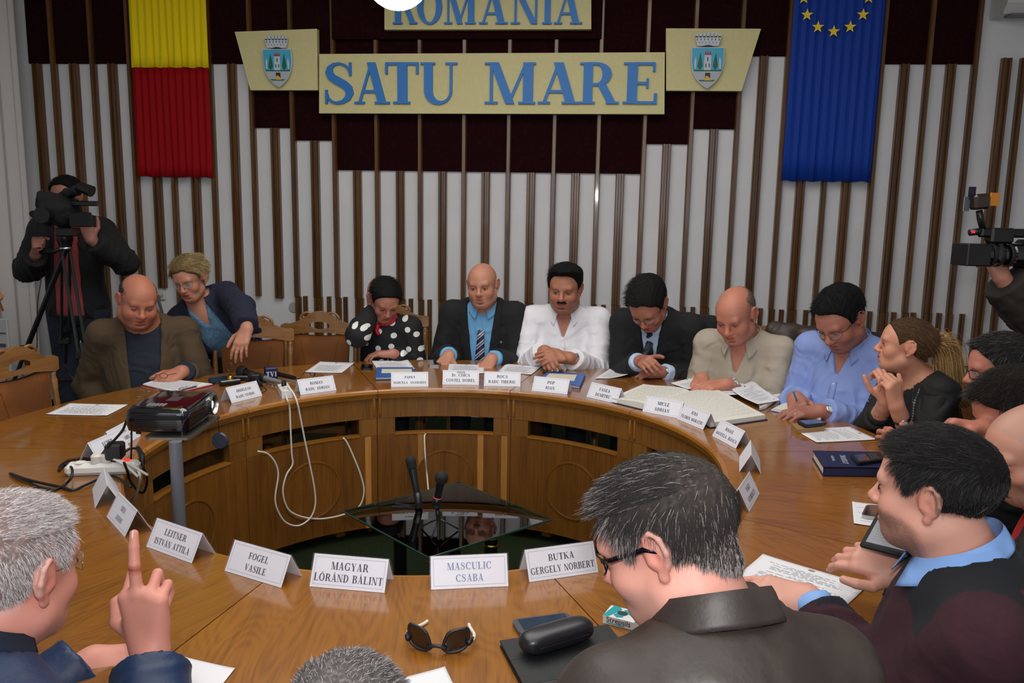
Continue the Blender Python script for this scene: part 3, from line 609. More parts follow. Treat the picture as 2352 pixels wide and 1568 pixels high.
for nm, C, lab in (('sheet', [(160, 927), (294, 930), (246, 955), (105, 952)], 'single printed sheet lying alone on the left desk section'),
    ('sheet', [(735, 831), (815, 833), (785, 857), (700, 855)], 'printed sheet behind the ROMAN name card'),
    ('sheet', [(853, 829), (937, 827), (953, 848), (868, 850)], 'printed sheet under the woman in polka dots, behind the blue book'),
    ('sheet', [(1031, 836), (1111, 838), (1112, 858), (1028, 856)], 'printed sheet under the bald suited man’s hand'),
    ('sheet', [(1162, 836), (1243, 842), (1220, 861), (1145, 853)], 'printed sheet in front of the man in the white shirt'),
    ('sheet', [(1953, 981), (2016, 1010), (1876, 1017), (1823, 986)], 'printed sheet in front of the ponytailed woman'),
    ('sheet', [(1752, 1274), (1994, 1345), (1930, 1405), (1690, 1326)], 'printed sheet under the outstretched hand of the man in maroon')):
    o = sheet(nm, C, lab, lines=20); o['group'] = GP
sheet('sheet', [(272, 1545), (424, 1511), (540, 1537), (440, 1660)], 'blank sheet under the blue sleeve of the white-haired man', pr=False)['group'] = GP
sheet('sheet', [(1022, 1533), (1075, 1640), (925, 1660), (860, 1575)], 'blank white sheet behind the grey head at the bottom edge', pr=False)['group'] = GP
sheet('sheet', [(1957, 1153), (2050, 1163), (2050, 1215), (1961, 1203)], 'sheet of paper under the phone by the bearded man’s mouth', lines=6)['group'] = GP
sheet('held_sheet', [(1400, 848), (1462, 852), (1440, 868), (1366, 870)], 'printed sheet lifted by the hand of the man in the black suit', lift=lambda u, v: .035 * max(0, u - .4) ** 1.5)['group'] = GP

def slab(C, z, h, z_is_bottom=True):
    """four picture points on plane z -> world corners"""
    return [atz(p[0], p[1], z) for p in C]
def prism_from(W, z0, z1, b=None):
    b = b or MB(); P = [(q.x, q.y) for q in W]; ar = sum(P[j][0] * P[(j + 1) % 4][1] - P[(j + 1) % 4][0] * P[j][1] for j in range(len(P)))
    if ar < 0: P = P[::-1]
    return b.prism(P, z0, z1)
def local(W): c = sum(W, Vector()) / len(W); return c, [q - c for q in W]
def lerpq(W, u, v): return W[0] * (1 - u) * (1 - v) + W[1] * u * (1 - v) + W[2] * u * v + W[3] * (1 - u) * v
def book(name, C, h, mcov, label, cat='book', pages=True, zt=None, lab=None, z0=TZ + .0005):
    zt = zt or z0 + h; W = [atz(p[0], p[1], zt) for p in C]; c, W = local(W); c.z = z0
    t = thing(name, label, cat, c); W = [Vector((q.x, q.y, 0)) for q in W]; cv = .0025 if h < .02 else .004
    prism_from(W, 0, cv).build('back_cover', mcov, t); prism_from(W, h - cv, h).build('front_cover', mcov, t)
    I = [lerpq(W, u, v) for u, v in ((.015, .02), (.985, .02), (.985, .98), (.015, .98))]; prism_from(I, cv, h - cv).build('pages', mat('page_edges', (216, 206, 190), .8), t)
    return t, W, c
m_bkb = mat('blue_cover', (44, 92, 168), .4); m_nav = mat('navy_cover', (20, 28, 66), .55, bump=(300, .2, .001))
t, W, c = book('blue_book', [(866, 843), (949, 843), (952, 864), (862, 866)], .014, m_bkb, 'blue bound report in front of the woman in polka dots', z0=TZ + .003)
prism_from([lerpq(W, u, v) for u, v in ((.14, .2), (.95, .2), (.95, .62), (.14, .62))], .0138, .0146).build('title_label', mat('cream_label', (206, 202, 180), .6), t)
t, W, c = book('blue_folder', [(1256, 855), (1345, 857), (1332, 886), (1235, 872)], .016, m_bkb, 'blue bound report behind the POP name card')
prism_from([lerpq(W, u, v) for u, v in ((.1, .15), (.8, .15), (.82, .7), (.1, .7))], .0158, .0167).build('title_label', MATS['cream_label'], t)
t, W, c = book('navy_book', [(1867, 1034), (2022, 1037), (2045, 1075), (1892, 1073)], .032, m_nav, 'thick dark blue book with white lettering on the right')
prism_from([W[3], W[2], lerpq(W, 1, .97), lerpq(W, 0, .97)], 0, .032).build('spine', m_nav, t)
b = MB()
e1 = (W[1] - W[0]); e2 = (W[3] - W[0])
P, wd = text_polys('JURASIC', .02); 
def TB(x, y, e=.0004): 
    o = lerpq(W, .3, .5); u = (W[2] - W[1]).normalized(); v = Vector((-u.y, u.x, 0)); return Vector((o.x - u.x * x * 1 - v.x * y * -1, o.y - u.y * x - v.y * y * -1, .0322 + e))
flatpoly(b, [[(x, -y) for x, y in q] for q in text_polys('TATIASIC', .018)[0]], lambda x, y, e: TB(x, -y + .01, e)); flatpoly(b, text_polys('asigurari'.upper().replace('Ș', 'S'), .009)[0], lambda x, y, e: TB(x, y - .022, e))
b.build('lettering', mat('silver_print', (190, 196, 214), .5), t)
def phone(C, h, label, m=None, scr=(12, 14, 20), z0=TZ + .0005, keys=0, rim=None):
    W = [atz(p[0], p[1], z0 + h) for p in C]; c, W = local(W); c.z = z0; W = [Vector((q.x, q.y, 0)) for q in W]
    t = thing('mobile_phone', label, 'phone', c); P = []
    for i in range(4):
        a, q, d = W[i - 1], W[i], W[(i + 1) % 4]; k = .012; P += [q + (a - q).normalized() * k, q + ((a - q).normalized() + (d - q).normalized()) * k * .3, q + (d - q).normalized() * k]
    P2 = [(p.x, p.y) for p in P]; ar = sum(P2[j][0] * P2[(j + 1) % 12][1] - P2[(j + 1) % 12][0] * P2[j][1] for j in range(12)); P2 = P2 if ar > 0 else P2[::-1]
    MB().prism([(x * .97, y * .97) for x, y in P2], 0, h * .3).prism(P2, h * .3, h * .98).build('body', rim or m or m_black, t)
    prism_from([lerpq(W, u, v) for u, v in ((.1, .07), (.93, .07), (.93, .93), (.1, .93))] if not keys else [lerpq(W, u, v) for u, v in ((.08, .12), (.5, .12), (.5, .88), (.08, .88))], h * .98, h * 1.03).build('screen', mat('screen_%d_%d' % scr[:2], scr, .08, coat=1), t)
    if keys:
        for i in range(3):
            for j in range(4): prism_from([lerpq(W, u, v) for u, v in ((.58 + .1 * i, .16 + .18 * j), (.65 + .1 * i, .16 + .18 * j), (.65 + .1 * i, .28 + .18 * j), (.58 + .1 * i, .28 + .18 * j))], h * .98, h * 1.08).build('key', mat('grey_key', (70, 70, 76), .5), t)
    return t
phone([(1717, 1049), (1717, 1049), (1717, 1049), (1717, 1049)], .01, 'x') if 0 else None
phone([(1952, 1042), (2018, 1038), (2030, 1054), (1970, 1062)], .012, 'black keypad phone lying on the dark blue book', z0=TZ + .0335, keys=1)
phone([(1829, 965), (1874, 962), (1902, 970), (1850, 976)], .012, 'smartphone lying on a flat wooden block', z0=TZ + .022, scr=(40, 46, 58))
W = [atz(*p, TZ + .02) for p in [(1820, 974), (1880, 970), (1890, 978), (1828, 984)]]; c, W = local(W); c.z = TZ + .0005
W = [atz(*p, TZ + .02) for p in [(1818, 972), (1875, 968), (1893, 980), (1832, 986)]]; c, W = local(W); c.z = TZ + .0005; W = [Vector((q.x, q.y, 0)) for q in W]
tag(prism_from(W, 0, .019).build('wooden_block', mat('pale_wood', (150, 118, 76), .6), None, loc=c), 'flat pale wooden block under a smartphone', 'block')
phone([(830, 836), (857, 836), (856, 846), (829, 846)], .009, 'small black phone left of the blue book')
phone([(985, 826), (1014, 826), (1012, 838), (982, 837)], .009, 'smartphone under the right hand of the bald suited man', rim=m_steel)
phone([(1247, 848), (1295, 848), (1295, 854), (1247, 854)], .01, 'black phone behind the blue folder')
phone([(478, 868), (522, 862), (520, 876), (482, 877)], .012, 'black phone beside the brass bell')
phone([(1990, 1158), (2030, 1160), (2026, 1188), (1978, 1182)], .012, 'dark phone on a sheet by the bearded man’s mouth', rim=m_steel, z0=TZ + .002)
# near smartphone with lit app icons
t = phone([(1174, 1422), (1303, 1405), (1328, 1434), (1195, 1456)], .01, 'grey smartphone with blue screen in front of the glasses case', rim=mat('phone_grey', (96, 98, 106), .35, .6), scr=(26, 44, 72))
# tablet folder and glasses case
Wf = [atz(*p, TZ + .016) for p in [(1148, 1470), (1396, 1433), (1462, 1482), (1204, 1575)]]
Wf[2] = Wf[1] + (Wf[3] - Wf[0]); c, W = local(Wf); c.z = TZ; W = [Vector((q.x, q.y, 0)) for q in W]
m_leath = mat('black_leather', (24, 26, 28), .5, bump=(260, .35, .0008), noise=(6, .15, 2))
t = thing('tablet_folder', 'black leather tablet folder under the glasses case', 'folder', c)
b = MB(); prism_from(W, .0008, .006, b); b.build('back_cover', m_leath, t); prism_from([lerpq(W, u, v) for u, v in ((.02, .03), (.98, .03), (.98, .97), (.02, .97))], .006, .012).build('tablet', m_black, t)
prism_from([lerpq(W, u, v) for u, v in ((0, 0), (1, 0), (1, .46), (0, .46))], .012, .016).build('front_flap', m_leath, t); prism_from([lerpq(W, u, v) for u, v in ((0, .47), (1, .47), (1, 1), (0, 1))], .012, .0165).build('front_flap', m_leath, t)
a, bq = lerpq(W, 0, 1), lerpq(W, 1, 1); MB().tube([a + Vector((0, 0, .009)), bq + Vector((0, 0, .009))], .0085, 12).build('spine', m_leath, t, smooth=True, ang=50)
A_, B_ = atz(1222, 1474, TZ + .04), atz(1334, 1441, TZ + .04); dv = (B_ - A_); L_ = dv.length; gc = thing('glasses_case', 'black rounded hard glasses case on the tablet folder', 'case', ((A_ + B_) / 2).to_tuple()[:2] + (TZ + .0175,), math.atan2(dv.y, dv.x))
def case(u, v):
    x = (u - .5) * (L_ + .05); e = max(0, 1 - abs(2 * u - 1) ** 5) ** .4; a = 2 * PI * v; return (x, .031 * e * math.copysign(abs(math.cos(a)) ** .75, math.cos(a)), .0225 + .0225 * (.25 + .75 * e if 1 else 1) * e ** .2 * math.copysign(abs(math.sin(a)) ** .75, math.sin(a)))
b = MB(); b.grid(lambda u, v: case(.5 - .5 * math.cos(PI * u), v), 34, 28); b.build('shell', mat('case_black', (24, 25, 32), .36, coat=.25, coatr=.3, bump=(200, .15, .0013)), gc, smooth=True)
MB().box((0, 0, .0225), (L_ + .0, .0625, .0012), bev=.0005).build('opening_seam', m_blackm, gc)
# lozenge box
A_, B_ = atz(1384, 1431), atz(1447, 1447); dv = B_ - A_; ang = math.atan2(dv.y, dv.x); lb = thing('lozenge_box', 'white and turquoise box of throat lozenges by the chin of the grey-haired man', 'box', (A_.x, A_.y, TZ + .0006), ang)
LW, LD, LH = .098, .052, .019
MB().box((LW / 2, LD / 2, LH / 2), (LW, LD, LH), bev=.0006).build('carton', mat('carton_white', (226, 228, 230), .35), lb)
m_tq = mat('turquoise_print', (20, 160, 168), .4)
b = MB(); flatpoly(b, [[(0, .0), (.012, 0), (.03, LD * .8), (.022, LD), (.008, LD)], [(.02, .012), (.03, .004), (.042, .01), (.04, .03), (.03, .034)], [(.034, .04), (.06, .02), (.066, .024), (.04, .046)], [(.07, 0), (.09, 0), (.096, .03), (.086, .03)]], lambda x, y, e: Vector((x, y, LH + .0003 + e))); b.build('print', m_tq, lb)
b = MB()
for cx_, r0 in ((.036, .012), (.07, .012)): flatpoly(b, [[(cx_ + r0 * math.cos(k * .6), .026 + r0 * .8 * math.sin(k * .6)) for k in range(10)]], lambda x, y, e: Vector((x, y, LH + .0008 + e)))
b.build('print', mat('dark_teal', (40, 60, 70), .4), lb)
fc = bpy.data.curves.new('lettering', 'FONT'); fc.body = 'Strepsils'; fc.size = .0165; fc.extrude = .0001; fo = bpy.data.objects.new('tmp', fc); COL.objects.link(fo); bpy.context.view_layer.update(); me_ = bpy.data.meshes.new_from_object(fo.evaluated_get(bpy.context.evaluated_depsgraph_get())); bpy.data.objects.remove(fo); me_.materials.clear(); me_.materials.append(m_navy); fo = bpy.data.objects.new('lettering', me_); COL.objects.link(fo); fo.parent = lb; fo.location = (.008, -.0004, .0065); fo.rotation_euler = (PI / 2, 0, 0)
b = MB(); b.add([(.008, -.0005, .003), (.05, -.0005, .003), (.05, -.0005, .0048), (.008, -.0005, .0048)], [(0, 1, 2, 3)]); b.build('print', m_tq, lb)
# sunglasses lying upside down
sgl = thing('sunglasses', 'black wraparound sunglasses with white arms folded open on the near desk', 'sunglasses', atz(1003, 1500, TZ).to_tuple(), -.02)
m_sg = mat('frame_black', (26, 26, 32), .4); m_sl = mat('dark_lens', (18, 12, 12), .05, coat=1, spec=.8); m_arm = mat('arm_white', (228, 222, 214), .35)
sgk = (atz(1080, 1500) - atz(926, 1500)).length / 2
def lens_outline(s):
    pts = [(.02, .006), (.026, .024), (.036, .0355), (.06, .039), (.07, .037), (.072, .025), (.07, .012), (.062, .003), (.045, -.001), (.03, 0)]
    k = sgk / .0745; return [(s * (x * 1.06 - .008) * k, z * 1.2) for x, z in pts]
yb = lambda x: .45 * (abs(x) / sgk) ** 2 * .05
for s in (-1, 1):
    P = crom_([Vector((x, yb(x), z + .004)) for x, z in lens_outline(s)] + [Vector((lens_outline(s)[0][0], yb(lens_outline(s)[0][0]), lens_outline(s)[0][1] + .004))], 3)
    MB().tube(P, .0034, 8, caps=False).build('lens_frame', m_sg, sgl, smooth=True)
    b = MB(); b.add([(p.x, p.y - .0005, p.z) for p in P[:-1]], [tuple(range(len(P) - 1))]); b.build('lens', m_sl, sgl)
    x0 = s * (sgk - .002)
    MB().tube(crom_([(x0, .02, .022), (x0 + s * .004, .03, .02), (x0 + s * .002, .055, .016), (x0 - s * .006, .08, .010), (x0 - s * .016, .105, .0055), (x0 - s * .02, .118, .0045)], 4), .0036, 8).build('arm', m_arm, sgl, smooth=True)
    MB().tube([(x0 - s * .004, .012, .02), (x0, .022, .022), (x0 + s * .003, .034, .02)], [.006, .006, .004], 8).build('hinge', m_sg, sgl, smooth=True)
MB().tube(crom_([(-.02, 0, .012), (-.01, -.003, .017), (0, -.004, .019), (.01, -.003, .017), (.02, 0, .012)], 3), .0042, 8).build('bridge', m_sg, sgl, smooth=True)
# clipboard
o = thing('clipboard', 'red clipboard with papers under the hand of the man in the brown jacket', 'clipboard', (0, 0, 0))
W = [atz(*p, TZ + .003) for p in [(364, 870), (493, 883), (405, 904), (326, 884)]]; c, W = local(W); c.z = TZ + .0005; o.location = c; W = [Vector((q.x, q.y, 0)) for q in W]
prism_from(W, 0, .004).build('board', mat('red_board', (150, 20, 34), .35), o)
for k in range(4):
    q = [lerpq(W, u, v) for u, v in ((.02 + .008 * k, .02), (.98, .02 + .006 * k), (.97, .97), (.02, .98 - .01 * k))]; prism_from(q, .0042 + .0012 * k, .0052 + .0012 * k).build('page', m_paper, o)
b = MB(); r_ = random.Random(2)
for k in range(16):
    v = .14 + k * .05; u = .12
    while u < .85:
        w_ = .04 + r_.random() * .06; b.add([lerpq(W, u, v) + Vector((0, 0, .0094)), lerpq(W, u + w_, v) + Vector((0, 0, .0094)), lerpq(W, u + w_, v + .009) + Vector((0, 0, .0094)), lerpq(W, u, v + .009) + Vector((0, 0, .0094))], [(0, 1, 2, 3)]); u += w_ + .02
b.build('print', m_ink, o)
cl0 = lerpq(W, .97, .45); cl1 = lerpq(W, .97, .85); MB().tube([cl0 + Vector((0, 0, .012)), cl1 + Vector((0, 0, .012))], .004, 8).build('clip', m_steel, o); MB().tube(crom_([cl0 + Vector((0, 0, .012)), lerpq(W, .88, .5) + Vector((0, 0, .014)), lerpq(W, .88, .8) + Vector((0, 0, .014)), cl1 + Vector((0, 0, .012))], 4), .0016, 6).build('clip', m_steel, o)
# folded eyeglasses on the table
def specs(name, P0, yaw, label, k=1., m=None, cat='glasses', parent=None, lm=None, arm_out=1, top=False, fr=.0011):
    g = thing(name, label, cat, P0, yaw) if parent is None else thing(name, None, None, P0, yaw)
    return g
eg = thing('eyeglasses', 'thin-framed eyeglasses lying on the desk behind the projector', 'glasses', atz(340, 912, TZ).to_tuple(), R(24))
m_wire = mat('wire_metal', (130, 116, 96), .3, .9)
for s in (-1, 1):
    P = [Vector((s * .032 + .022 * math.cos(a), .0, .02 + .017 * math.sin(a))) for a in [2 * PI * k / 16 for k in range(17)]]; MB().tube(P, .0012, 6, caps=False).build('rim', m_wire, eg, smooth=True)
    MB().tube(crom_([(s * .055, 0, .024), (s * .058, .03, .02), (s * .05, .09, .01), (s * .045, .12, .003)], 3), .0013, 6).build('temple_arm', m_wire, eg, smooth=True)
MB().tube([(-.012, 0, .026), (0, -.002, .029), (.012, 0, .026)], .0012, 6).build('bridge', m_wire, eg)
# ---- projector on its stand
pz = .925; A_ = atz(432, 1000, pz); B_ = atz(500, 950, pz); C_ = atz(300, 990, pz)
pc = A_; xd = (C_ - A_); xl = xd.length; yd = (B_ - A_); yl = yd.length; xd.normalize(); yd.normalize()
ang = math.atan2(yd.y, yd.x)      # local +x runs along the lens side, away; local +y goes to the left side
PWX, PWY, PHH = .23, .30, .085
Mp = Matrix.Rotation(ang, 4, 'Z')
pj_ = thing('projector', 'black video projector with its lens glowing white, on a metal stand', 'projector', (A_.x, A_.y, pz), ang)
PWX = yl; PWY = abs((C_ - A_).dot(Vector((-yd.y, yd.x, 0))))
PWX = max(PWX, .2); m_pj = mat('projector_black', (14, 12, 20), .12, coat=1, coatr=.05)
def pbox(u, v): return None
b = MB(); sl_ = .018
pr_ = [(0, 0), (PWX, 0), (PWX, PWY), (0, PWY)]
V = []
def rr_(x0, x1, y0, y1, r, z): 
    out = []
    for cx_, cy_, a0 in ((x1 - r, y0 + r, -90), (x1 - r, y1 - r, 0), (x0 + r, y1 - r, 90), (x0 + r, y0 + r, 180)):
        for k in range(5): a = R(a0 + 22.5 * k); out.append((cx_ + r * math.cos(a), cy_ + r * math.sin(a), z))
    return out
prof = [(.012, .006), (.003, .012), (0, .03), (0, .062), (.003, .076), (.010, .083), (.03, PHH)]
for ins, z in prof: V += rr_(ins, PWX - ins, ins, PWY - ins, .02, z)
n = 20; b.add(V, [(i * n + j, i * n + (j + 1) % n, (i + 1) * n + (j + 1) % n, (i + 1) * n + j) for i in range(len(prof) - 1) for j in range(n)] + [tuple(range(n))[::-1], tuple(range((len(prof) - 1) * n, len(prof) * n))])
b.build('housing', m_pj, pj_, smooth=True, ang=35)
for k in range(9): MB().box((PWX * .4, -.0006, .022 + k * .0058), (PWX * .62, .003, .002)).build('grille_slat', m_black, pj_)
for k in range(8): MB().box((-.0006, PWY * .5, .024 + k * .006), (.003, PWY * .66, .0022)).build('grille_slat', m_black, pj_)
lx = PWX * .82; TL = lambda p: Vector((lx + p.x, .004 - p.z, .046 + p.y))
MB().lathe([(.026, -.02), (.034, -.004), (.036, .012), (.033, .014), (.030, .004), (.026, 0), (.020, -.004)], 28, TL).build('lens_ring', m_steel, pj_, smooth=True, ang=40)
MB().lathe([(0.0001, .006), (.012, .004), (.024, -.001)], 24, TL).build('lens', mat('lens_glow', (235, 240, 255), .1, emit=(226, 232, 255), estr=5), pj_, smooth=True)
b = MB()
for i in range(5):
    for j in range(3): b.box((.04 + j * .011, PWY - .06 - i * .012, PHH + .001), (.009, .009, .002), bev=.0006)
tag(b.build('control_keys', mat('key_silver', (150, 150, 156), .3, .5), pj_), kind='stuff')
MB().box((PWX * .5, PWY * .45, PHH + .0004), (.06, .04, .0008)).build('sticker', mat('sticker', (70, 60, 70), .3), pj_)
for q in ((.03, .03), (PWX - .03, .03), (.03, PWY - .03), (PWX - .03, PWY - .03)): MB().lathe([(0, -.004), (.008, -.004), (.008, .008), (0, .008)], 10, lambda p: Vector((p.x + q[0], p.y + q[1], p.z))).build('foot', m_black, pj_)
st = thing('projector_stand', 'grey metal pole stand with a flat plate under the projector', 'stand', (A_.x, A_.y, 0), ang)
MB().prism([(v[0], v[1]) for v in rr_(-.012, PWX + .004, -.012, PWY - .06, .02, 0)], pz - .012, pz - .0045).build('top_plate', mat('plate_steel', (150, 146, 138), .3, .85), st)
pp = atz(412, 1018, pz - .012); lp = Mp.inverted() @ (pp - Vector((A_.x, A_.y, 0))); px_, py_ = lp.x + .02, lp.y + .02
m_pole = mat('grey_pole', (120, 122, 132), .35, .3)
MB().tube([(px_, py_, .42), (px_, py_, pz - .012)], .0195, 20).build('pole', m_pole, st, smooth=True, ang=50); MB().tube([(px_, py_, .06), (px_, py_, .62)], .0235, 20).build('outer_tube', m_pole, st, smooth=True, ang=50)
MB().tube([(px_ - .035, py_, .55), (px_ + .035, py_, .55)], .004, 8).build('clamp_screw', m_steel, st)
for k in range(3):
    a = 2 * PI * k / 3 + .4; MB().tube([(px_, py_, .1), (px_ + .25 * math.cos(a), py_ + .25 * math.sin(a), .012)], .01, 8).build('leg', m_pole, st, smooth=True)
# lens cap hanging on a string
B2 = atz(497, 962, pz - .01); lc = aty(505, 1012, B2.y + .0); cpo = thing('lens_cap', 'round grey lens cap dangling from the projector by a cord', 'lens cap', lc)
MB().lathe([(0, .005), (.026, .005), (.03, 0), (.03, -.003), (0, -.003)], 24, lambda p: Vector((p.x, -p.z, p.y))).build('disc', mat('cap_grey', (52, 56, 72), .4), cpo, smooth=True, ang=40)
MB().tube([(0, 0, .028), (-.002, 0, (B2.z - lc.z) * .6), (-.004, 0, B2.z - lc.z + .01)], .0012, 6).build('cord', m_black, cpo)
# ---- left power strip with plugs and cords
A_, B_ = atz(146, 1097), atz(318, 1090); dv = B_ - A_; SL = dv.length; ps = thing('power_strip', 'long white power strip with a red lit switch on the left desk', 'power strip', (A_.x, A_.y, TZ + .001), math.atan2(dv.y, dv.x))
MB().box((SL / 2, .026, .02), (SL, .052, .04), bev=.012).build('housing', m_white, ps, smooth=False)
for k in range(3): MB().lathe([(.019, 0), (.019, .0018), (.016, .0018), (.015, -.002), (0, -.002)], 20, lambda p, k=k: Vector((p.x + .045 + k * .045, p.y + .026, p.z + .04))).build('socket_ring', m_wcab, ps, smooth=True, ang=40)
MB().box((SL - .045, .026, .041), (.03, .016, .008), bev=.002).build('switch', mat('red_switch', (230, 30, 20), .3, emit=(255, 40, 20), estr=1.6), ps)
ad = thing('power_adapter', 'black cube power adapter plugged into the white strip', 'adapter', (ps.matrix_basis @ Vector((SL * .67, .03, .0412))).to_tuple(), ps.rotation_euler.z)
MB().box((0, 0, .034), (.054, .054, .054), bev=.006).build('cube', m_black, ad); MB().lathe([(0, 0), (.017, 0), (.017, .01), (0, .01)], 16).build('plug_base', m_black, ad)
for k, x in enumerate((.42, .55)):
    pw = thing('white_plug', 'white cable plug ' + ('nearest the middle' if k == 0 else 'beside the black adapter') + ' of the long power strip', 'plug', (ps.matrix_basis @ Vector((SL * x, .026, .0412))).to_tuple(), ps.rotation_euler.z)
    MB().lathe([(0, 0), (.017, 0), (.018, .02), (.012, .026), (0, .027)], 16).build('plug_body', m_wcab, pw, smooth=True, ang=40)
    MB().tube(crom_([(0.004, -.004, .018), (.03, -.02, .012), (.07, -.035, -.01), (.11, -.06, -.038)] if k else [(0.004, -.004, .018), (.04, -.012, .014), (.1, -.03, 0), (.17, -.06, -.034)], 5), .0045, 8).build('cord', m_wcab, pw, smooth=True)
T2 = TZ + .006; zt = lambda x, y, z=T2: atz(x, y, z)
mb_ = mat('black_cable', (16, 16, 18), .45)
cable('black_cable', [atz(292, 962, .97), atz(283, 985, .93), atz(272, 1000, .9), zt(240, 1035, .84), zt(222, 1058), zt(190, 1052), zt(160, 1056), zt(140, 1068), zt(136, 1080), zt(150, 1066), zt(165, 1075, .80), zt(164, 1095, .79), zt(150, 1112), zt(125, 1124), zt(95, 1120), zt(60, 1104), zt(28, 1090), zt(26, 1088, TZ + .008), zt(60, 1100, TZ + .014), zt(100, 1110, TZ + .01), zt(140, 1118), zt(168, 1125), zt(200, 1112), zt(245, 1093), zt(270, 1096), zt(300, 1118)], .0042, mb_, 'thick black cable looping over the left desk from the projector')
cable('black_cable', [atz(302, 990, .93), atz(302, 1020, .86), atz(301, 1050, .80), atz(300, 1058, TZ + .01)], .003, mb_, 'thin black cable dropping straight down behind the projector')
cable('black_cable', [zt(283, 1040, .79), zt(300, 1030, .80), zt(320, 1032, .80), zt(326, 1050, .79), zt(330, 1075, .77), zt(338, 1100, .70), zt(330, 1130, .64), zt(315, 1125, .66), zt(300, 1105, .72), zt(292, 1080, .78), zt(285, 1062, .82)], .0042, mb_, 'black cord with a thick plug falling over the inner edge at the left')
MB().tube([zt(316, 1028, .80), zt(325, 1045, .79), zt(328, 1066, .78)], [.008, .011, .007], 10).build('cord_plug', mb_, bpy.data.objects['black_cable.002'], smooth=True)
cable('white_cable', [zt(316, 1076, .785), zt(322, 1095, .76), zt(318, 1120, .70), zt(308, 1148, .62), zt(300, 1170, .5)], .005, m_wcab, 'white cord falling from the end of the long power strip')
# ---- small strip by the ROMAN card, and the white cords hanging in the ring
W = [atz(*p, TZ + .035) for p in [(637, 883), (660, 878), (672, 897), (647, 899)]]; c, W = local(W); c.z = TZ + .001; W = [Vector((q.x, q.y, 0)) for q in W]
s2 = thing('small_power_strip', 'small white power socket block left of the ROMAN name card', 'power strip', c); prism_from(W, 0, .034).build('housing', m_white, s2)
MB().lathe([(0, .034), (.012, .034), (.012, .05), (.006, .062), (0, .062)], 12, lambda p: p + lerpq(W, .5, .35)).build('plug', m_black, s2, smooth=True, ang=40)
MB().lathe([(0, .034), (.01, .034), (.01, .048), (0, .05)], 12, lambda p: p + lerpq(W, .5, .75)).build('plug', m_wcab, s2, smooth=True, ang=40)
e_ = RI - .012
cable('white_cable', [atz(656, 905, TZ + .02), atz(660, 918, TZ + .008)] + [cyl(*p) for p in [(665, 935), (667, 975), (670, 1040), (672, 1066), (658, 1090), (650, 1122), (654, 1152), (668, 1175), (700, 1188), (742, 1191), (790, 1181), (824, 1164), (836, 1130), (829, 1092), (811, 1046), (797, 1016), (788, 1005)]], .0042, m_wcab, 'white cord hanging in a wide loop inside the ring up to the slot')
cable('white_cable', [atz(660, 886, TZ + .05), atz(672, 900, TZ + .03)] + [cyl(p[0], p[1], e_ - .01) for p in [(682, 922), (690, 958), (700, 1010), (712, 1068), (722, 1120), (724, 1160), (712, 1190), (685, 1207), (656, 1199), (638, 1172), (632, 1142), (639, 1092), (633, 1064), (615, 1042), (592, 1036)]], .0042, m_wcab, 'white cord hanging in a narrow loop inside the ring')
cable('white_cable', [cyl(978, 996, RI + .01), cyl(975, 1004, RI - .02), cyl(977, 1050, RI - .05), cyl(982, 1105, RI - .07), aty(988, 1180, 3.2), aty(991, 1240, 2.95)], .0038, m_wcab, 'white cord falling straight behind the glass table')
cable('white_cable', [atz(607, 1241, .012), atz(628, 1250, .008), atz(660, 1252, .008), atz(692, 1238, .008), atz(712, 1222, .008), atz(735, 1206, .008)], .0042, m_wcab, 'white cord lying on the green carpet inside the ring')
# ---- microphones and recorders piled by the ARDELEAN card
def handmic(P0, P1, label, col=None, r=.012, head=.022, hm=None):
    t = thing('microphone', label, 'microphone', P0); d = (P1 - P0); L = d.length; q = d.to_track_quat('Z', 'Y'); Tm = lambda p: q @ p
    MB().lathe([(0, 0), (r * .7, 0), (r * .9, .01), (r, L * .5), (r * 1.25, L * .72), (r * .6, L * .73)], 16, Tm).build('handle', col or m_black, t, smooth=True, ang=45)
    MB().lathe([(head * .7, L * .72), (head * .92, L * .76)] + [(head * math.cos(a), L - head + head * math.sin(a)) for a in [R(k) for k in range(-25, 91, 12)]] + [(0.0005, L)], 20, Tm).build('head_grille', hm or m_blackm, t, smooth=True, ang=60)
    return t, q, L
zt3 = TZ + .024
handmic(atz(612, 866, zt3), atz(545, 850, TZ + .04), 'black foam-covered microphone at the back of the pile', r=.014, head=.03)
handmic(atz(645, 877, zt3), atz(596, 866, zt3), 'microphone with a silver handle in the pile', mat('silver_handle', (170, 172, 176), .3, .6), head=.02)
t, q, L = handmic(atz(678, 868, zt3), atz(610, 852, TZ + .03), 'black microphone with a dark blue cube collar'); 
cb = MB().box(tuple(Vector(atz(622, 856, TZ + .034)) - t.location), (.062, .062, .062), Matrix.Rotation(.5, 3, 'Z'), bev=.004).build('flag_cube', mat('flag_navy', (18, 26, 70), .4), t)
b = MB(); rm = Matrix.Rotation(.5, 3, 'Z'); oc = Vector(atz(622, 856, TZ + .034)) - t.location
flatpoly(b, [[(x, y - .012) for x, y in q_] for q_ in text_polys('TV1', .024)[0]], lambda x, y, e: oc + rm @ Vector((x, -.0313 - e, y))); b.build('lettering', mat('white_print', (220, 220, 225), .5), t)
t, q, L = handmic(atz(600, 885, zt3), atz(577, 862, TZ + .03), 'short black microphone with a small black and white cube'); oc = Vector(atz(588, 868, TZ + .03)) - t.location
MB().box(tuple(oc), (.04, .04, .04), Matrix.Rotation(.3, 3, 'Z'), bev=.003).build('flag_cube', m_black, t); rm = Matrix.Rotation(.3, 3, 'Z')
b = MB(); flatpoly(b, [[(x, y - .01) for x, y in q_] for q_ in text_polys('S', .02)[0]], lambda x, y, e: oc + rm @ Vector((x, -.0203 - e, y))); b.build('lettering', MATS['white_print'], t)
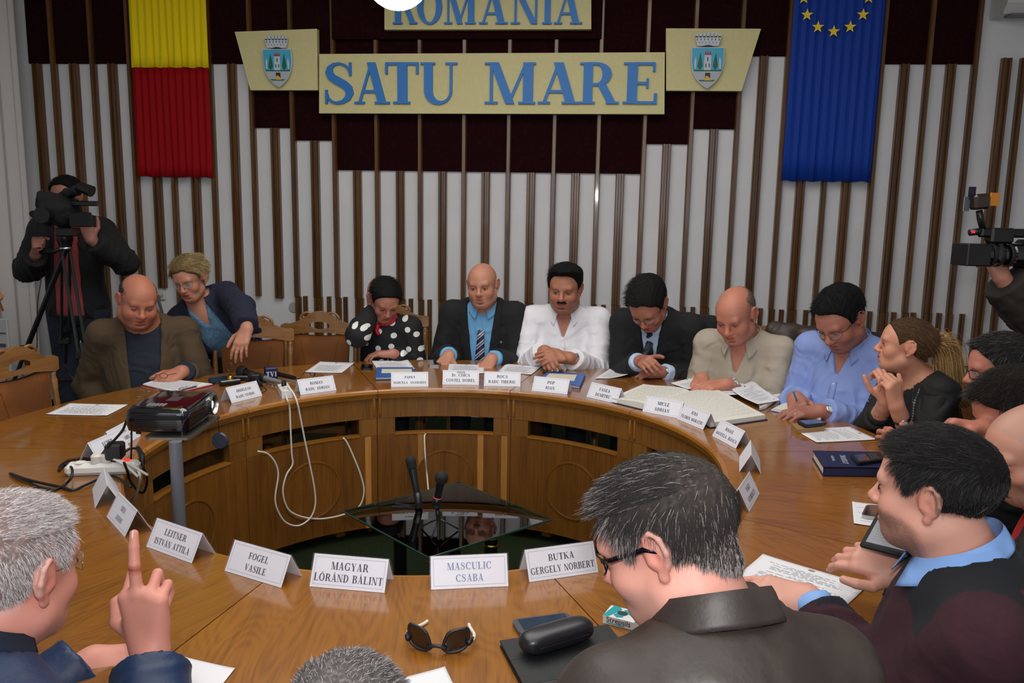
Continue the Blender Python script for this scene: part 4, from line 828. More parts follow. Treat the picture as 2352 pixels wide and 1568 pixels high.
for (x, y, a, lab) in ((560, 873, .15, 'silver and black voice recorder lying behind the ARDELEAN card'), (528, 883, .8, 'silver voice recorder leaning at the left of the pile')):
    rc = thing('voice_recorder', lab, 'recorder', atz(x, y, TZ + .001), a); MB().box((0, 0, .011), (.1, .034, .022), bev=.004).build('body', m_black, rc); MB().box((0, 0, .0225), (.096, .03, .003), bev=.001).build('faceplate', m_steel, rc)
cable('black_cable', [atz(675, 870, zt3), atz(690, 868), atz(700, 855), atz(716, 845), atz(724, 850), atz(720, 862), atz(712, 858), atz(716, 846), atz(724, 858), atz(718, 868)], .0022, mb_, 'thin black microphone cable curling over the sheet behind the ROMAN card')
cable('black_cable', [atz(640, 885), atz(620, 878), atz(600, 884), atz(612, 895), atz(600, 904)], .0022, mb_, 'thin black cable in front of the microphone pile')
cable('grey_cable', [atz(632, 874), atz(655, 872), atz(682, 876), atz(660, 878), atz(636, 882), atz(616, 880), atz(598, 884)], .002, mat('silver_cable', (150, 150, 152), .4), 'coiled silvery cable among the microphones')
bl = thing('hand_bell', 'small brass hand bell with a dark looped handle', 'bell', atz(529, 878, TZ + .0005))
MB().lathe([(.019, 0), (.02, .002), (.017, .012), (.014, .03), (.009, .036), (0, .037)], 20).build('bell_cup', m_brass, bl, smooth=True, ang=50)
MB().tube([(0, 0, .036), (0, 0, .055)] + [(.014 * math.sin(a) * 1.0, 0, .078 - .022 * math.cos(a)) for a in [2 * PI * k / 14 for k in range(15)]], .0032, 8).build('loop_handle', mat('dark_handle', (66, 44, 26), .4), bl, smooth=True)
# ---- glass coffee table with brass-capped legs, two microphones on small stands
GZ = .44; gq = [atz(*p, GZ) for p in ((788, 1172), (985, 1278), (1266, 1191), (1055, 1106))]; gcx = sum(gq, Vector()) / 4
gt = thing('glass_table', 'square glass coffee table with brass-capped black legs inside the ring', 'table', (gcx.x, gcx.y, 0))
gl_ = [q - Vector((gcx.x, gcx.y, 0)) for q in gq]
gm = bpy.data.materials.new('glass_top'); gm.use_nodes = True; nt = gm.node_tree; nt.nodes.remove(nt.nodes['Principled BSDF']); N = nt.nodes.new
fr_ = N('ShaderNodeFresnel'); fr_.inputs[0].default_value = 1.95; ga = N('ShaderNodeBsdfGlossy'); ga.inputs['Roughness'].default_value = .01; tr_ = N('ShaderNodeBsdfTransparent'); tr_.inputs[0].default_value = (.84, .88, .86, 1); mx = N('ShaderNodeMixShader')
nt.links.new(fr_.outputs[0], mx.inputs[0]); nt.links.new(tr_.outputs[0], mx.inputs[1]); nt.links.new(ga.outputs[0], mx.inputs[2]); nt.links.new(mx.outputs[0], nt.nodes['Material Output'].inputs[0])
prism_from(gl_, GZ - .009, GZ).build('glass_top', gm, gt)
for i in range(4):
    a, bq = gl_[i], gl_[(i + 1) % 4]; MB().tube([a + Vector((0, 0, -.0045)), bq + Vector((0, 0, -.0045))], .0045, 6).build('glass_edge', mat('glass_edge', (30, 60, 50), .15, coat=1), gt)
for px, py in ((919, 1219), (1045, 1185), (1128, 1233), (1001, 1269)):
    q = atz(px, py, GZ - .075) - Vector((gcx.x, gcx.y, 0)); q.z = 0
    MB().lathe([(.027, 0), (.027, GZ - .075)], 20, lambda p: p + q).build('leg', m_gloss, gt, smooth=True)
    for z in (GZ - .08, GZ - .11): MB().lathe([(.027, z), (.031, z + .003), (.031, z + .006), (.027, z + .009)], 20, lambda p: p + q).build('leg_ring', m_gold, gt, smooth=True)
    dr = q.normalized() * .022
    MB().lathe([(.029 * math.cos(R(a)), GZ - .075 + .065 * math.sin(R(a))) for a in range(0, 91, 10)], 20, lambda p: p + q + dr * ((p.z - GZ + .075) / .065) ** 2).build('leg_cap', m_gold, gt, smooth=True)
f0 = [atz(967, 1212, GZ), atz(1053, 1217, GZ), atz(991, 1238, GZ)]; hc = sum(f0, Vector()) / 3; hub = aty(1007, 1190, hc.y)
ts = thing('tripod_mic_stand', 'small black tripod stand on the glass table', 'stand', (hc.x, hc.y, GZ)); L0 = lambda p: p - Vector((hc.x, hc.y, GZ))
for q in f0: MB().tube([L0(hub), L0(q) + Vector((0, 0, .004))], [.004, .0032], 8).build('leg', m_black, ts, smooth=True)
h2 = aty(1004, 1166, hc.y); MB().tube([L0(hub) + Vector((0, 0, -.006)), L0(hub), L0(h2)], [.006, .009, .007], 12).build('column', m_black, ts, smooth=True)
m0, m1 = aty(1000, 1166, hc.y - .01), aty(1017, 1083, hc.y - .03)
MB().tube([L0(h2), L0(m0 + (m1 - m0) * .12), L0(m0 + (m1 - m0) * .3)], [.012, .016, .0155], 14).build('mic_clip', m_black, ts, smooth=True)
t, q, L = handmic(m0, m1, 'black round-headed microphone on the small tripod, with a pink band', r=.0135, head=.0255)
MB().lathe([(.0158, L * .28), (.0168, L * .285), (.0168, L * .31), (.0158, L * .315)], 18, lambda p: q @ p).build('pink_band', mat('pink_band', (214, 90, 104), .5), t, smooth=True)
b0 = atz(957, 1166, GZ); bt = thing('mic_clip_stand', 'black forked clip stand holding the tall microphone on the glass table', 'stand', b0)
for dx, dy in ((-.09, .02), (-.1, -.012)): MB().box((dx / 2, dy / 2, .004), (.1, .014, .006), Matrix.Rotation(math.atan2(dy, dx), 3, 'Z')).build('base_fork', m_black, bt)
m0, m1 = aty(963, 1160, b0.y), aty(941, 1046, b0.y + .05)
MB().tube([(0, 0, .001), m0 - b0 + Vector((0, 0, .0)), m0 - b0 + (m1 - m0) * .25], [.012, .014, .0165], 14).build('clip', m_black, bt, smooth=True)
handmic(m0 + (m1 - m0) * .02, m1, 'tall dark grey wireless microphone leaning in its clip on the glass table', mat('mic_dark_grey', (46, 50, 56), .25, .5), r=.0145, head=.022)
# ---- open registers and notebook at the right
m_cream2 = mat('ledger_paper', (222, 220, 210), .7)
def openbook(name, Lq, Rq, label, h=.02, mcov=None, hump=.012, lines=22, pm=None):
    """Lq, Rq: picture corners of the left and right leaves (outer-top, spine-top, spine-bottom, outer-bottom)"""
    t = None
    for k, C in enumerate((Lq, Rq)):
        if C is None: continue
        W = [atz(*p, TZ + h * .8) for p in C]
        if t is None: c = sum(W, Vector()) / 4; c.z = TZ + .0006; t = thing(name, label, 'book', c)
        W = [Vector((q.x - t.location.x, q.y - t.location.y, 0)) for q in W]
        prism_from([lerpq(W, u, v) for u, v in ((-.02, -.02), (1, -.02), (1, 1.02), (-.02, 1.02))], 0, .003).build('cover', mcov or m_nav, t)
        def S(u, v, e=0): p = lerpq(W, u, v); return Vector((p.x, p.y, h + hump * math.sin(PI * min(1, u * 1.02)) * (u ** 1.5) - .012 * max(0, u - .9) * 8 + e))
        b = MB(); nu, nv = 24, 4; top = [[S(i / nu, j / nv) for i in range(nu + 1)] for j in range(nv + 1)]
        b.grid(lambda u, v: S(u, v), nu, nv)
        for v in (0, 1): b.add([S(i / nu, v) for i in range(nu + 1)] + [Vector((S(i / nu, v).x, S(i / nu, v).y, .003)) for i in range(nu + 1)], [(i, i + 1, nu + 2 + i, nu + 1 + i) for i in range(nu)])
        b.add([S(0, 0), S(0, 1), Vector((S(0, 1).x, S(0, 1).y, .003)), Vector((S(0, 0).x, S(0, 0).y, .003))], [(0, 1, 2, 3)])
        b.build('leaves', pm or m_cream2, t)
        b = MB(); r_ = random.Random(len(label))
        for i in range(lines):
            v = .08 + i * .86 / lines; u = .08
            while u < .88:
                w_ = .03 + r_.random() * .05; b.add([S(u, v, .0008), S(u + w_, v, .0008), S(u + w_, v + .007, .0008), S(u, v + .007, .0008)], [(0, 1, 2, 3)]); u += w_ + .02
        b.build('print', mat('faint_ink', (204, 202, 196), .8), t)
    return t
openbook('open_register', [(1405, 915), (1500, 938), (1590, 900), (1478, 884)][::1], [(1632, 973), (1520, 912), (1618, 886), (1758, 955)], 'large open ledger with white pages in front of the man in the beige polo', h=.022, hump=.02, lines=24)
openbook('open_notebook', [(1745, 938), (1760, 934), (1800, 905), (1740, 915)], [(1885, 962), (1770, 938), (1812, 915), (1905, 935)], 'open blue-covered notebook under the hand of the man in the light blue shirt', h=.014, hump=.008, mcov=m_bkb, lines=14)
for C, lab, lf in (([(1600, 880), (1700, 884), (1770, 908), (1660, 914)], 'loose printed sheet between the ledger and the notebook', .004), ([(1680, 908), (1730, 886), (1795, 925), (1740, 935)], 'loose curled sheet beside the open notebook', .045), ([(1540, 886), (1610, 868), (1640, 884), (1580, 900)], 'printed sheet under the hands of the man in the beige polo', .003)):
    sheet('sheet', C, lab, lift=(lambda u, v, lf=lf: .012 + lf * max(0, .6 - v) ** 2), z=TZ + .012)['group'] = GP

# ================================================================== CHAIRS
m_chw = wood('chair_wood', (96, 60, 26), (140, 96, 48), 'X', 1.6, .4, .3); m_vel = mat('rust_velvet', (112, 62, 10), .85, noise=(5, .2, 3), bump=(90, .15, .002))
def make_chair(label):
    t = thing('carved_chair', label, 'chair')
    for s in (-1, 1):
        MB().tube([(s * .2, -.2, 0), (s * .2, -.2, .4)], [.017, .023], 10).build('leg', m_chw, t, smooth=True); MB().tube([(s * .2, .22, 0), (s * .2, .2, .43)], [.018, .022], 10).build('leg', m_chw, t, smooth=True)
        P = [(s * .2, .2, .43), (s * .2, .205, .5), (s * .205, .215, .6), (s * .208, .235, .78), (s * .208, .24, .83), (s * .208, .242, .85), (s * .208, .245, .875)]
        MB().tube(P, [.02, .017, .015, .014, .018, .013, .019], 10).build('back_post', m_chw, t, smooth=True)
        b = MB(); b.tube(crom_([(s * .045, .232, 1.005), (s * .075, .23, 1.012), (s * .1, .23, 1.0), (s * .115, .23, .978), (s * .1, .23, .966), (s * .088, .23, .978), (s * .1, .23, .986)], 4), .0075, 8); b.build('carved_scroll', m_chw, t, smooth=True)
    MB().box((0, 0, .42), (.46, .44, .05), bev=.01).build('seat_frame', m_chw, t)
    b = MB(); b.grid(lambda u, v: ((u - .5) * .43, (v - .5) * .41, .445 + .05 * (1 - (2 * u - 1) ** 6) * (1 - (2 * v - 1) ** 6)), 12, 12); b.build('seat_cushion', m_vel, t, smooth=True)
    # top rail with an oval opening
    def top(x): x = abs(x) / .23; return .955 + .065 * math.cos(min(x, .62) / .62 * PI / 2) ** 1.3 + (-.012 * math.sin((x - .62) / .38 * PI) if x > .62 else 0) - (.02 * ((x - .9) / .1) if x > .9 else 0)
    def bot(x): x = abs(x) / .23; return .868 + .028 * math.cos(min(x, 1) * PI / 2 * 1.0) + (.0 if x < .9 else .01 * (x - .9) / .1)
    b = MB(); n = 40; d = .016; xs = [-.232 + .464 * i / n for i in range(n + 1)]; ho = lambda x: (.9355 + .024 * math.sqrt(max(0, 1 - (x / .062) ** 2)), .9355 - .024 * math.sqrt(max(0, 1 - (x / .062) ** 2)))
    yc = lambda x: .242 - .012 * math.cos(x / .23 * PI / 2)
    for i in range(n):
        x0, x1 = xs[i], xs[i + 1]; rg = [((bot(x0), top(x0)), (bot(x1), top(x1)))]
        if abs(x0) < .062 and abs(x1) < .062 or abs((x0 + x1) / 2) < .06: a, q = ho(x0), ho(x1); rg = [((bot(x0), a[1]), (bot(x1), q[1])), ((a[0], top(x0)), (q[0], top(x1)))]
        for (l0, h0), (l1, h1) in rg:
            V = [(x0, yc(x0) - d, l0), (x1, yc(x1) - d, l1), (x1, yc(x1) - d, h1), (x0, yc(x0) - d, h0), (x0, yc(x0) + d, l0), (x1, yc(x1) + d, l1), (x1, yc(x1) + d, h1), (x0, yc(x0) + d, h0)]
            b.add(V, [(0, 1, 2, 3), (7, 6, 5, 4), (3, 2, 6, 7), (0, 4, 5, 1)])
    b.add([(xs[0], yc(xs[0]) - d, bot(xs[0])), (xs[0], yc(xs[0]) + d, bot(xs[0])), (xs[0], yc(xs[0]) + d, top(xs[0])), (xs[0], yc(xs[0]) - d, top(xs[0]))], [(0, 3, 2, 1)])
    b.add([(xs[-1], yc(xs[-1]) - d, bot(xs[-1])), (xs[-1], yc(xs[-1]) + d, bot(xs[-1])), (xs[-1], yc(xs[-1]) + d, top(xs[-1])), (xs[-1], yc(xs[-1]) - d, top(xs[-1]))], [(0, 1, 2, 3)])
    b.build('top_rail', m_chw, t)
    # upholstered back, arched top, with two piping lines
    def bk(u, v, side=-1):
        zt_ = .885 + .0 * u - .035 * math.sin(u * PI) ** .8 * -0; zt_ = .872 + .024 * (abs(2 * u - 1) ** 2.2); z = .52 + (zt_ - .52) * v; wv = .172 - .03 * (1 - v) ** 2
        x = (u - .5) * 2 * wv; return (x, .212 + .03 * (z - .52) / .35 + side * (.012 + .016 * (1 - (2 * u - 1) ** 4) * (1 - (2 * v - 1) ** 6)), z)
    b = MB(); b.grid(lambda u, v: bk(u, v), 14, 12); b.grid(lambda u, v: bk(1 - u, v, 1), 14, 12); b.build('back_cushion', m_vel, t, smooth=True)
    for s in (-.33, .33): MB().tube([Vector(bk(.5 + s * (.45 + .55 * k / 8), k / 8)) + Vector((0, -.001, 0)) for k in range(9)], .003, 6).build('piping', m_vel, t, smooth=True)
    MB().box((0, .218, .505), (.38, .022, .035), bev=.004).build('back_rail', m_chw, t)
    return t
CH0 = make_chair('x'); _cu = [0]; GC = 'carved chairs around the round table'
def place_chair(x, y, rz, label):
    if _cu[0] == 0: CH0.location = (x, y, 0); CH0.rotation_euler = (0, 0, rz); CH0['label'] = label; CH0['group'] = GC; _cu[0] = 1; return CH0
    return dup(CH0, (x, y, 0), rz, label, GC)
def chair_ring(ang, r, label, tw=0):       # chair facing the table centre
    p = ptab(r, ang); return place_chair(p.x, p.y, R(ang - 90 + tw), label)
# ================================================================== PEOPLE: bodies grown as smooth implicit surfaces
F32 = np.float32
class Vol:
    def __init__(s, lo, hi, h):
        s.lo = np.array(lo, F32); s.h = F32(h); s.n = np.maximum(np.ceil((np.array(hi) - np.array(lo)) / h).astype(int) + 1, 3); s.D = np.full(s.n, .3, F32)
    def ax(s, sl): return [s.lo[i] + s.h * np.arange(sl[i].start, sl[i].stop, dtype=F32) for i in range(3)]
    def blk(s, lo, hi):
        a = np.clip(np.floor((np.array(lo) - s.lo) / s.h).astype(int), 0, s.n); b = np.clip(np.ceil((np.array(hi) - s.lo) / s.h).astype(int) + 1, 0, s.n)
        if (b <= a).any(): return None, None
        sl = tuple(slice(int(a[i]), int(b[i])) for i in range(3)); x = s.ax(sl); return sl, (x[0][:, None, None], x[1][None, :, None], x[2][None, None, :])
    def allp(s): return s.blk(s.lo, s.lo + s.h * s.n)[1]
def smin(a, b, k):
    if k <= 0: return np.minimum(a, b)
    h = np.maximum(k - np.abs(a - b), 0) / k; return np.minimum(a, b) - h * h * k * F32(.25)
def smax(a, b, k): return -smin(-a, -b, k)
def d_cone(P, a, b, ra, rb):
    d = [F32(b[i] - a[i]) for i in range(3)]; L = F32(max(sum(float(q) ** 2 for q in d), 1e-9))
    q = [P[i] - F32(a[i]) for i in range(3)]; t = np.clip((q[0] * d[0] + q[1] * d[1] + q[2] * d[2]) / L, 0, 1)
    return np.sqrt((q[0] - t * d[0]) ** 2 + (q[1] - t * d[1]) ** 2 + (q[2] - t * d[2]) ** 2) - (F32(ra) + t * F32(rb - ra))
def d_ell(P, c, r, Rm):
    q = [P[i] - F32(c[i]) for i in range(3)]
    l = [q[0] * F32(Rm[0][i]) + q[1] * F32(Rm[1][i]) + q[2] * F32(Rm[2][i]) for i in range(3)]
    k0 = np.sqrt(sum((l[i] / F32(r[i])) ** 2 for i in range(3))); k1 = np.sqrt(sum((l[i] / F32(r[i] ** 2)) ** 2 for i in range(3)))
    return k0 * (k0 - 1) / np.maximum(k1, 1e-6)
def cone(a, b, ra, rb, k=.01, op='u'): return ('c', tuple(a), tuple(b), ra, rb, k, op)
def ell(c, r, Rm=None, k=.01, op='u'): return ('e', tuple(c), tuple(r), Rm if Rm is not None else ((1, 0, 0), (0, 1, 0), (0, 0, 1)), None, k, op)
def run(vol, prims, inf=0.):
    for p in prims:
        k = p[5]; m = k + .03
        if p[0] == 'c':
            a, b, r = np.array(p[1]), np.array(p[2]), max(p[3], p[4]) + inf + m; lo, hi = np.minimum(a, b) - r, np.maximum(a, b) + r
        else: a = np.array(p[1]); r = max(p[2]) + inf + m; lo, hi = a - r, a + r
        sl, P = vol.blk(lo, hi)
        if sl is None: continue
        d = d_cone(P, p[1], p[2], p[3] + inf, p[4] + inf) if p[0] == 'c' else d_ell(P, p[1], [q + inf for q in p[2]], p[3])
        vol.D[sl] = smin(vol.D[sl], d, k) if p[6] == 'u' else smax(vol.D[sl], -d, k)
    return vol
_C = np.array([(i, j, k) for i in (0, 1) for j in (0, 1) for k in (0, 1)])
_E = [(a, b) for a in range(8) for b in range(a + 1, 8) if np.abs(_C[a] - _C[b]).sum() == 1]
def snet(vol):
    D = vol.D; I = D < 0; u = I.view(np.uint8)
    c = sum(u[i:D.shape[0] - 1 + i, j:D.shape[1] - 1 + j, k:D.shape[2] - 1 + k] for i, j, k in _C); act = (c > 0) & (c < 8); ix = np.argwhere(act)
    if len(ix) == 0: return np.zeros((0, 3)), np.zeros((0, 4), int)
    v = np.stack([D[ix[:, 0] + i, ix[:, 1] + j, ix[:, 2] + k] for i, j, k in _C], 1); P = np.zeros((len(ix), 3)); n = np.zeros(len(ix))
    for a, b in _E:
        va, vb = v[:, a], v[:, b]; m = (va < 0) != (vb < 0); t = np.where(m, va / np.where(m, va - vb, 1), 0)
        P += m[:, None] * (_C[a] + t[:, None] * (_C[b] - _C[a])); n += m
    V = (ix + P / n[:, None]) * vol.h + vol.lo; idg = np.full(act.shape, -1, np.int32); idg[act] = np.arange(len(ix)); F = []
    for ax in range(3):
        o1, o2 = [(1, 2), (2, 0), (0, 1)][ax]; s0 = [slice(1, -1)] * 3; s1 = [slice(1, -1)] * 3; s0[ax] = slice(0, -1); s1[ax] = slice(1, None)
        A, B = I[tuple(s0)], I[tuple(s1)]; e = np.argwhere(A != B); 
        if len(e) == 0: continue
        off = np.array([1, 1, 1]); off[ax] = 0; g = e + off; sgn = A[tuple(e.T)]
        d1 = np.zeros(3, int); d1[o1] = 1; d2 = np.zeros(3, int); d2[o2] = 1
        q = np.stack([idg[tuple((g - d1 - d2).T)], idg[tuple((g - d2).T)], idg[tuple(g.T)], idg[tuple((g - d1).T)]], 1)
        q[~sgn] = q[~sgn][:, ::-1]; F.append(q[(q >= 0).all(1)])
    return V, np.concatenate(F)
def vnorm(V, F):
    n = np.cross(V[F[:, 2]] - V[F[:, 0]], V[F[:, 3]] - V[F[:, 1]]); N = np.zeros_like(V)
    for i in range(4): np.add.at(N, F[:, i], n)
    return N / np.maximum(np.linalg.norm(N, axis=1), 1e-9)[:, None]
def relax(V, F, it=1, lam=.5):
    for _ in range(it):
        S = np.zeros_like(V); c = np.zeros(len(V))
        for i in range(4):
            j = F[:, (i + 1) % 4]; np.add.at(S, F[:, i], V[j]); np.add.at(c, F[:, i], 1)
        V = V + lam * (S / np.maximum(c, 1)[:, None] - V) * (c > 0)[:, None]
    return V
def mkmesh(name, V, F, m, parent, col=None, smooth=True):
    used = np.unique(F); mp = np.full(len(V), -1); mp[used] = np.arange(len(used)); V = V[used]; F = mp[F]; col = None if col is None else col[used]
    me = bpy.data.meshes.new(name); me.vertices.add(len(V)); me.vertices.foreach_set('co', V.astype(F32).ravel()); me.loops.add(len(F) * 4); me.loops.foreach_set('vertex_index', F.astype(np.int32).ravel())
    me.polygons.add(len(F)); me.polygons.foreach_set('loop_start', np.arange(0, len(F) * 4, 4, dtype=np.int32)); me.polygons.foreach_set('use_smooth', np.full(len(F), smooth)); me.update(calc_edges=True)
    if col is not None:
        at = me.color_attributes.new('Col', 'FLOAT_COLOR', 'POINT'); at.data.foreach_set('color', np.concatenate([col, np.ones((len(col), 1))], 1).astype(F32).ravel())
    me.materials.append(m); o = bpy.data.objects.new(name, me); COL.objects.link(o); o.parent = parent; return o
def lin(c): return np.array(srgb(c)[:3])
def mixc(col, c, w): w = np.clip(w, 0, 1)[:, None]; return col * (1 - w) + np.array(c) * w
def blob(q, c, r): return np.exp(-sum(((q[:, i] - c[i]) / r[i]) ** 2 for i in range(3)))
def v3(*a): return np.array(a, float)
def unit(v): v = np.array(v, float); return v / max(np.linalg.norm(v), 1e-9)
def headrot(yaw, pitch, roll):
    """columns: right, forward, up.  yaw: world angle the face points to; pitch: degrees looking down; roll: tilt toward the person's right"""
    f = v3(math.cos(R(yaw)), math.sin(R(yaw)), 0); r = v3(f[1], -f[0], 0); u = v3(0, 0, 1); p = R(pitch); f2 = f * math.cos(p) - u * math.sin(p); u2 = u * math.cos(p) + f * math.sin(p)
    a = R(roll); r2 = r * math.cos(a) - u2 * math.sin(a); u3 = u2 * math.cos(a) + r * math.sin(a); return np.stack([r2, f2, u3], 1)
def noise3(q, s, seed=0):
    r_ = np.random.RandomState(seed); o = 0
    for i in range(4):
        d = r_.randn(3); d /= np.linalg.norm(d); e = r_.randn(3); o = o + np.sin(q @ d * s * (1 + .35 * i) + 1.7 * np.sin(q @ e * s * .5 + i) + r_.rand() * 6) / (1 + .35 * i)
    return o / 2.2
m_skin = mat('skin', (200, 150, 130), .48, sss=.0, vcol=True, bump=(150, .3, .0009), spec=.35)
m_skin_far = mat('skin_far', (200, 150, 130), .5, vcol=True, spec=.35)
m_hair = {}
def hairmat(c, rough=.5):
    k = 'hair_%d_%d_%d' % c; return mat(k, c, rough, spec=.35)
def strands(name, roots, nrm, comb, length, rad, m, parent, lift=.5, droop=0, seed=0, jit=.35, npt=4, lenj=.3, cols=None, curl=0):
    r_ = np.random.RandomState(seed); n = len(roots); d = unit_rows(nrm * lift + comb + r_.randn(n, 3) * jit); L = length * (1 + lenj * r_.randn(n)).clip(.3, 2)
    if np.ndim(L) == 0: L = np.full(n, L)
    t = np.linspace(0, 1, npt); P = roots[:, None, :] + d[:, None, :] * (L[:, None] * t)[:, :, None]
    d2 = unit_rows(comb + r_.randn(n, 3) * jit * .6); P += (d2 - d)[:, None, :] * (L[:, None] * (t ** 2) * .45)[:, :, None]; P[:, :, 2] -= (L[:, None] * t ** 2) * droop
    if curl: P += r_.randn(n, 1, 3) * (curl * L[:, None, None]) * (t ** 2)[None, :, None]
    cu = bpy.data.hair_curves.new(name); cu.add_curves([npt] * n); cu.attributes['position'].data.foreach_set('vector', P.astype(F32).ravel())
    ra = cu.attributes.get('radius') or cu.attributes.new('radius', 'FLOAT', 'POINT'); ra.data.foreach_set('value', np.tile(rad * (1 - .75 * t), n).astype(F32))
    cu.materials.append(m); o = bpy.data.objects.new(name, cu); COL.objects.link(o); o.parent = parent; return o
def unit_rows(a): return a / np.maximum(np.linalg.norm(a, axis=1), 1e-9)[:, None]

def head_prims(o, Rm, s, A):
    """A: face options"""
    W = lambda x, y, z: o + Rm @ (v3(x, y, z) * s)
    RT = tuple(tuple(Rm[i]) for i in range(3)); E = lambda c, r, k, op='u': ell(W(*c), [q * s for q in r], RT, k * s, op)
    C = lambda a, b, ra, rb, k, op='u': cone(W(*a), W(*b), ra * s, rb * s, k * s, op)
    jw, fat, nz, ch = A.get('jaw', 1.), A.get('fat', 0.), A.get('nose', 1.), A.get('chin', 1.)
    P = [E((0, -.02, .035), (.0765, .0985, .084), .01), E((0, .028, .03), (.0665, .066, .07), .03), E((0, .022, -.045), (.057 * jw, .064, .064), .03), E((0, .058, -.086), (.026 * jw, .028 * ch, .026), .03),
         C((-.047 * jw, .005, -.062), (-.02, .06, -.088), .02 + fat * .4, .017, .03), C((.047 * jw, .005, -.062), (.02, .06, -.088), .02 + fat * .4, .017, .03),
         E((-.037, .056, -.03), (.026 + fat, .028 + fat, .028 + fat), .02), E((.037, .056, -.03), (.026 + fat, .028 + fat, .028 + fat), .02),
         E((0, .068, -.062), (.03, .026, .03), .02), C((-.036, .079, .0235), (.036, .079, .0235), .0105, .0105, .018), C((-.036, .079, .0235), (0, .084, .02), .0105, .0105, .014),
         E((-.033, .0955, .001), (.018, .0135, .0115), .012, 's'), E((.033, .0955, .001), (.018, .0135, .0115), .012, 's'),
         E((-.032, .0745, .001), (.0155, .0155, .0135), .005), E((.032, .0745, .001), (.0155, .0155, .0135), .005),
         C((0, .088, .012), (0, .109 * (1 + .03 * (nz - 1)), -.026), .008, .0108 * nz, .012), E((0, .1085, -.0285), (.0118 * nz, .0115 * nz, .0105 * nz), .008), E((-.0125 * nz, .1, -.033), (.0078, .0095, .0078), .007), E((.0125 * nz, .1, -.033), (.0078, .0095, .0078), .007),
         E((-.006, .105, -.0425), (.0028, .004, .0026), .003, 's'), E((.006, .105, -.0425), (.0028, .004, .0026), .003, 's'),
         C((-.017, .0885, -.0565), (0, .095, -.0545), .0052, .0062, .006), C((.017, .0885, -.0565), (0, .095, -.0545), .0052, .0062, .006),
         C((-.015, .0885, -.0655), (.015, .0885, -.0655), .0062, .0062, .006), C((-.014, .0925, -.0658), (.014, .0925, -.0658), .0048, .0048, .005),
         C((-.022, .092, -.0608), (0, .1015, -.0602), .002, .0024, .003, 's'), C((.022, .092, -.0608), (0, .1015, -.0602), .002, .0024, .003, 's'), E((0, .088, -.082), (.018, .01, .004), .008, 's')]
    for sx in (-1, 1):      # ears
        b = lambda x, y, z: (sx * x, y, z)
        hx = [(.071, .003, .006), (.079, -.004, .026), (.087, -.018, .032), (.091, -.031, .021), (.090, -.034, .0), (.084, -.027, -.017), (.077, -.014, -.031)]
        for i in range(6): P.append(C(b(*hx[i]), b(*hx[i + 1]), .0044 if i else .0055, .0044, .003))
        P += [E(b(.0745, -.007, -.003), (.0075, .014, .021), .006), E(b(.0785, -.0175, .004), (.0075, .0195, .0295), .006), E(b(.0765, -.011, -.033), (.0055, .0085, .0095), .005), E(b(.0885, -.0125, -.004), (.0058, .0072, .0115), .003, 's'), C(b(.0845, -.021, .018), b(.084, -.0245, -.006), .0034, .0034, .003), C(b(.079, -.001, -.009), b(.0785, -.002, -.001), .0045, .0042, .004), E(b(.0875, -.021, .024), (.004, .0075, .004), .002, 's')]
    return P
SKB = (186, 132, 112)
def skin_color(V, o, Rm, s, A):
    q = ((V - o) @ Rm) / s; tone = A.get('skin', SKB); base = lin(tone); col = np.tile(base, (len(V), 1))
    n = noise3(V, 60, 3)[:, None]; col = col * (1 + .04 * n); red = base * v3(1.06, .72, .68)
    hd = np.clip((q[:, 2] + .15) / .03, 0, 1)
    for sx in (-1, 1):
        col = mixc(col, red, A.get('blush', .5) * blob(q, (sx * .042, .07, -.03), (.022, .03, .022))); col = mixc(col, red, .55 * blob(q, (sx * .08, -.014, 0), (.012, .03, .035)))
        col = mixc(col, base * v3(.62, .5, .48), .5 * blob(q, (sx * .032, .085, .004), (.02, .02, .013)))
    col = mixc(col, red, .6 * blob(q, (0, .112, -.03), (.018, .02, .014)))
    lip = lin(A['lip']) if A.get('lip') else base * v3(.74, .42, .42)
    lw = np.clip(1.6 * np.exp(-((q[:, 0] / .021) ** 4) - (((q[:, 2] + .0605) / .0085) ** 4)), 0, 1) * (q[:, 1] > .078); col = mixc(col, lip, lw * A.get('lips', .75))
    col = mixc(col, lin((60, 24, 22)), .8 * np.exp(-((q[:, 0] / .02) ** 4) - (((q[:, 2] + .0605) / .0016) ** 2)) * (q[:, 1] > .08))
    st = A.get('stubble')
    if st:
        c, w = st; reg = np.clip((-.030 - q[:, 2] - .35 * np.clip(.06 - q[:, 1], 0, .1)) / .012, 0, 1) * np.clip((q[:, 1] - .0 + .2 * (-.04 - q[:, 2])) / .02, 0, 1) * np.clip((q[:, 2] + .135) / .02, 0, 1) * (1 - lw)
        col = mixc(col, lin(c), w * reg * (.8 + .2 * noise3(V, 900, 5)))
    sc = A.get('scalp')
    if sc:
        c, w = sc; reg = hair_region(q, A.get('hair_line', 'full'), A); col = mixc(col, lin(c), w * np.clip(reg / .012, 0, 1))
    return col
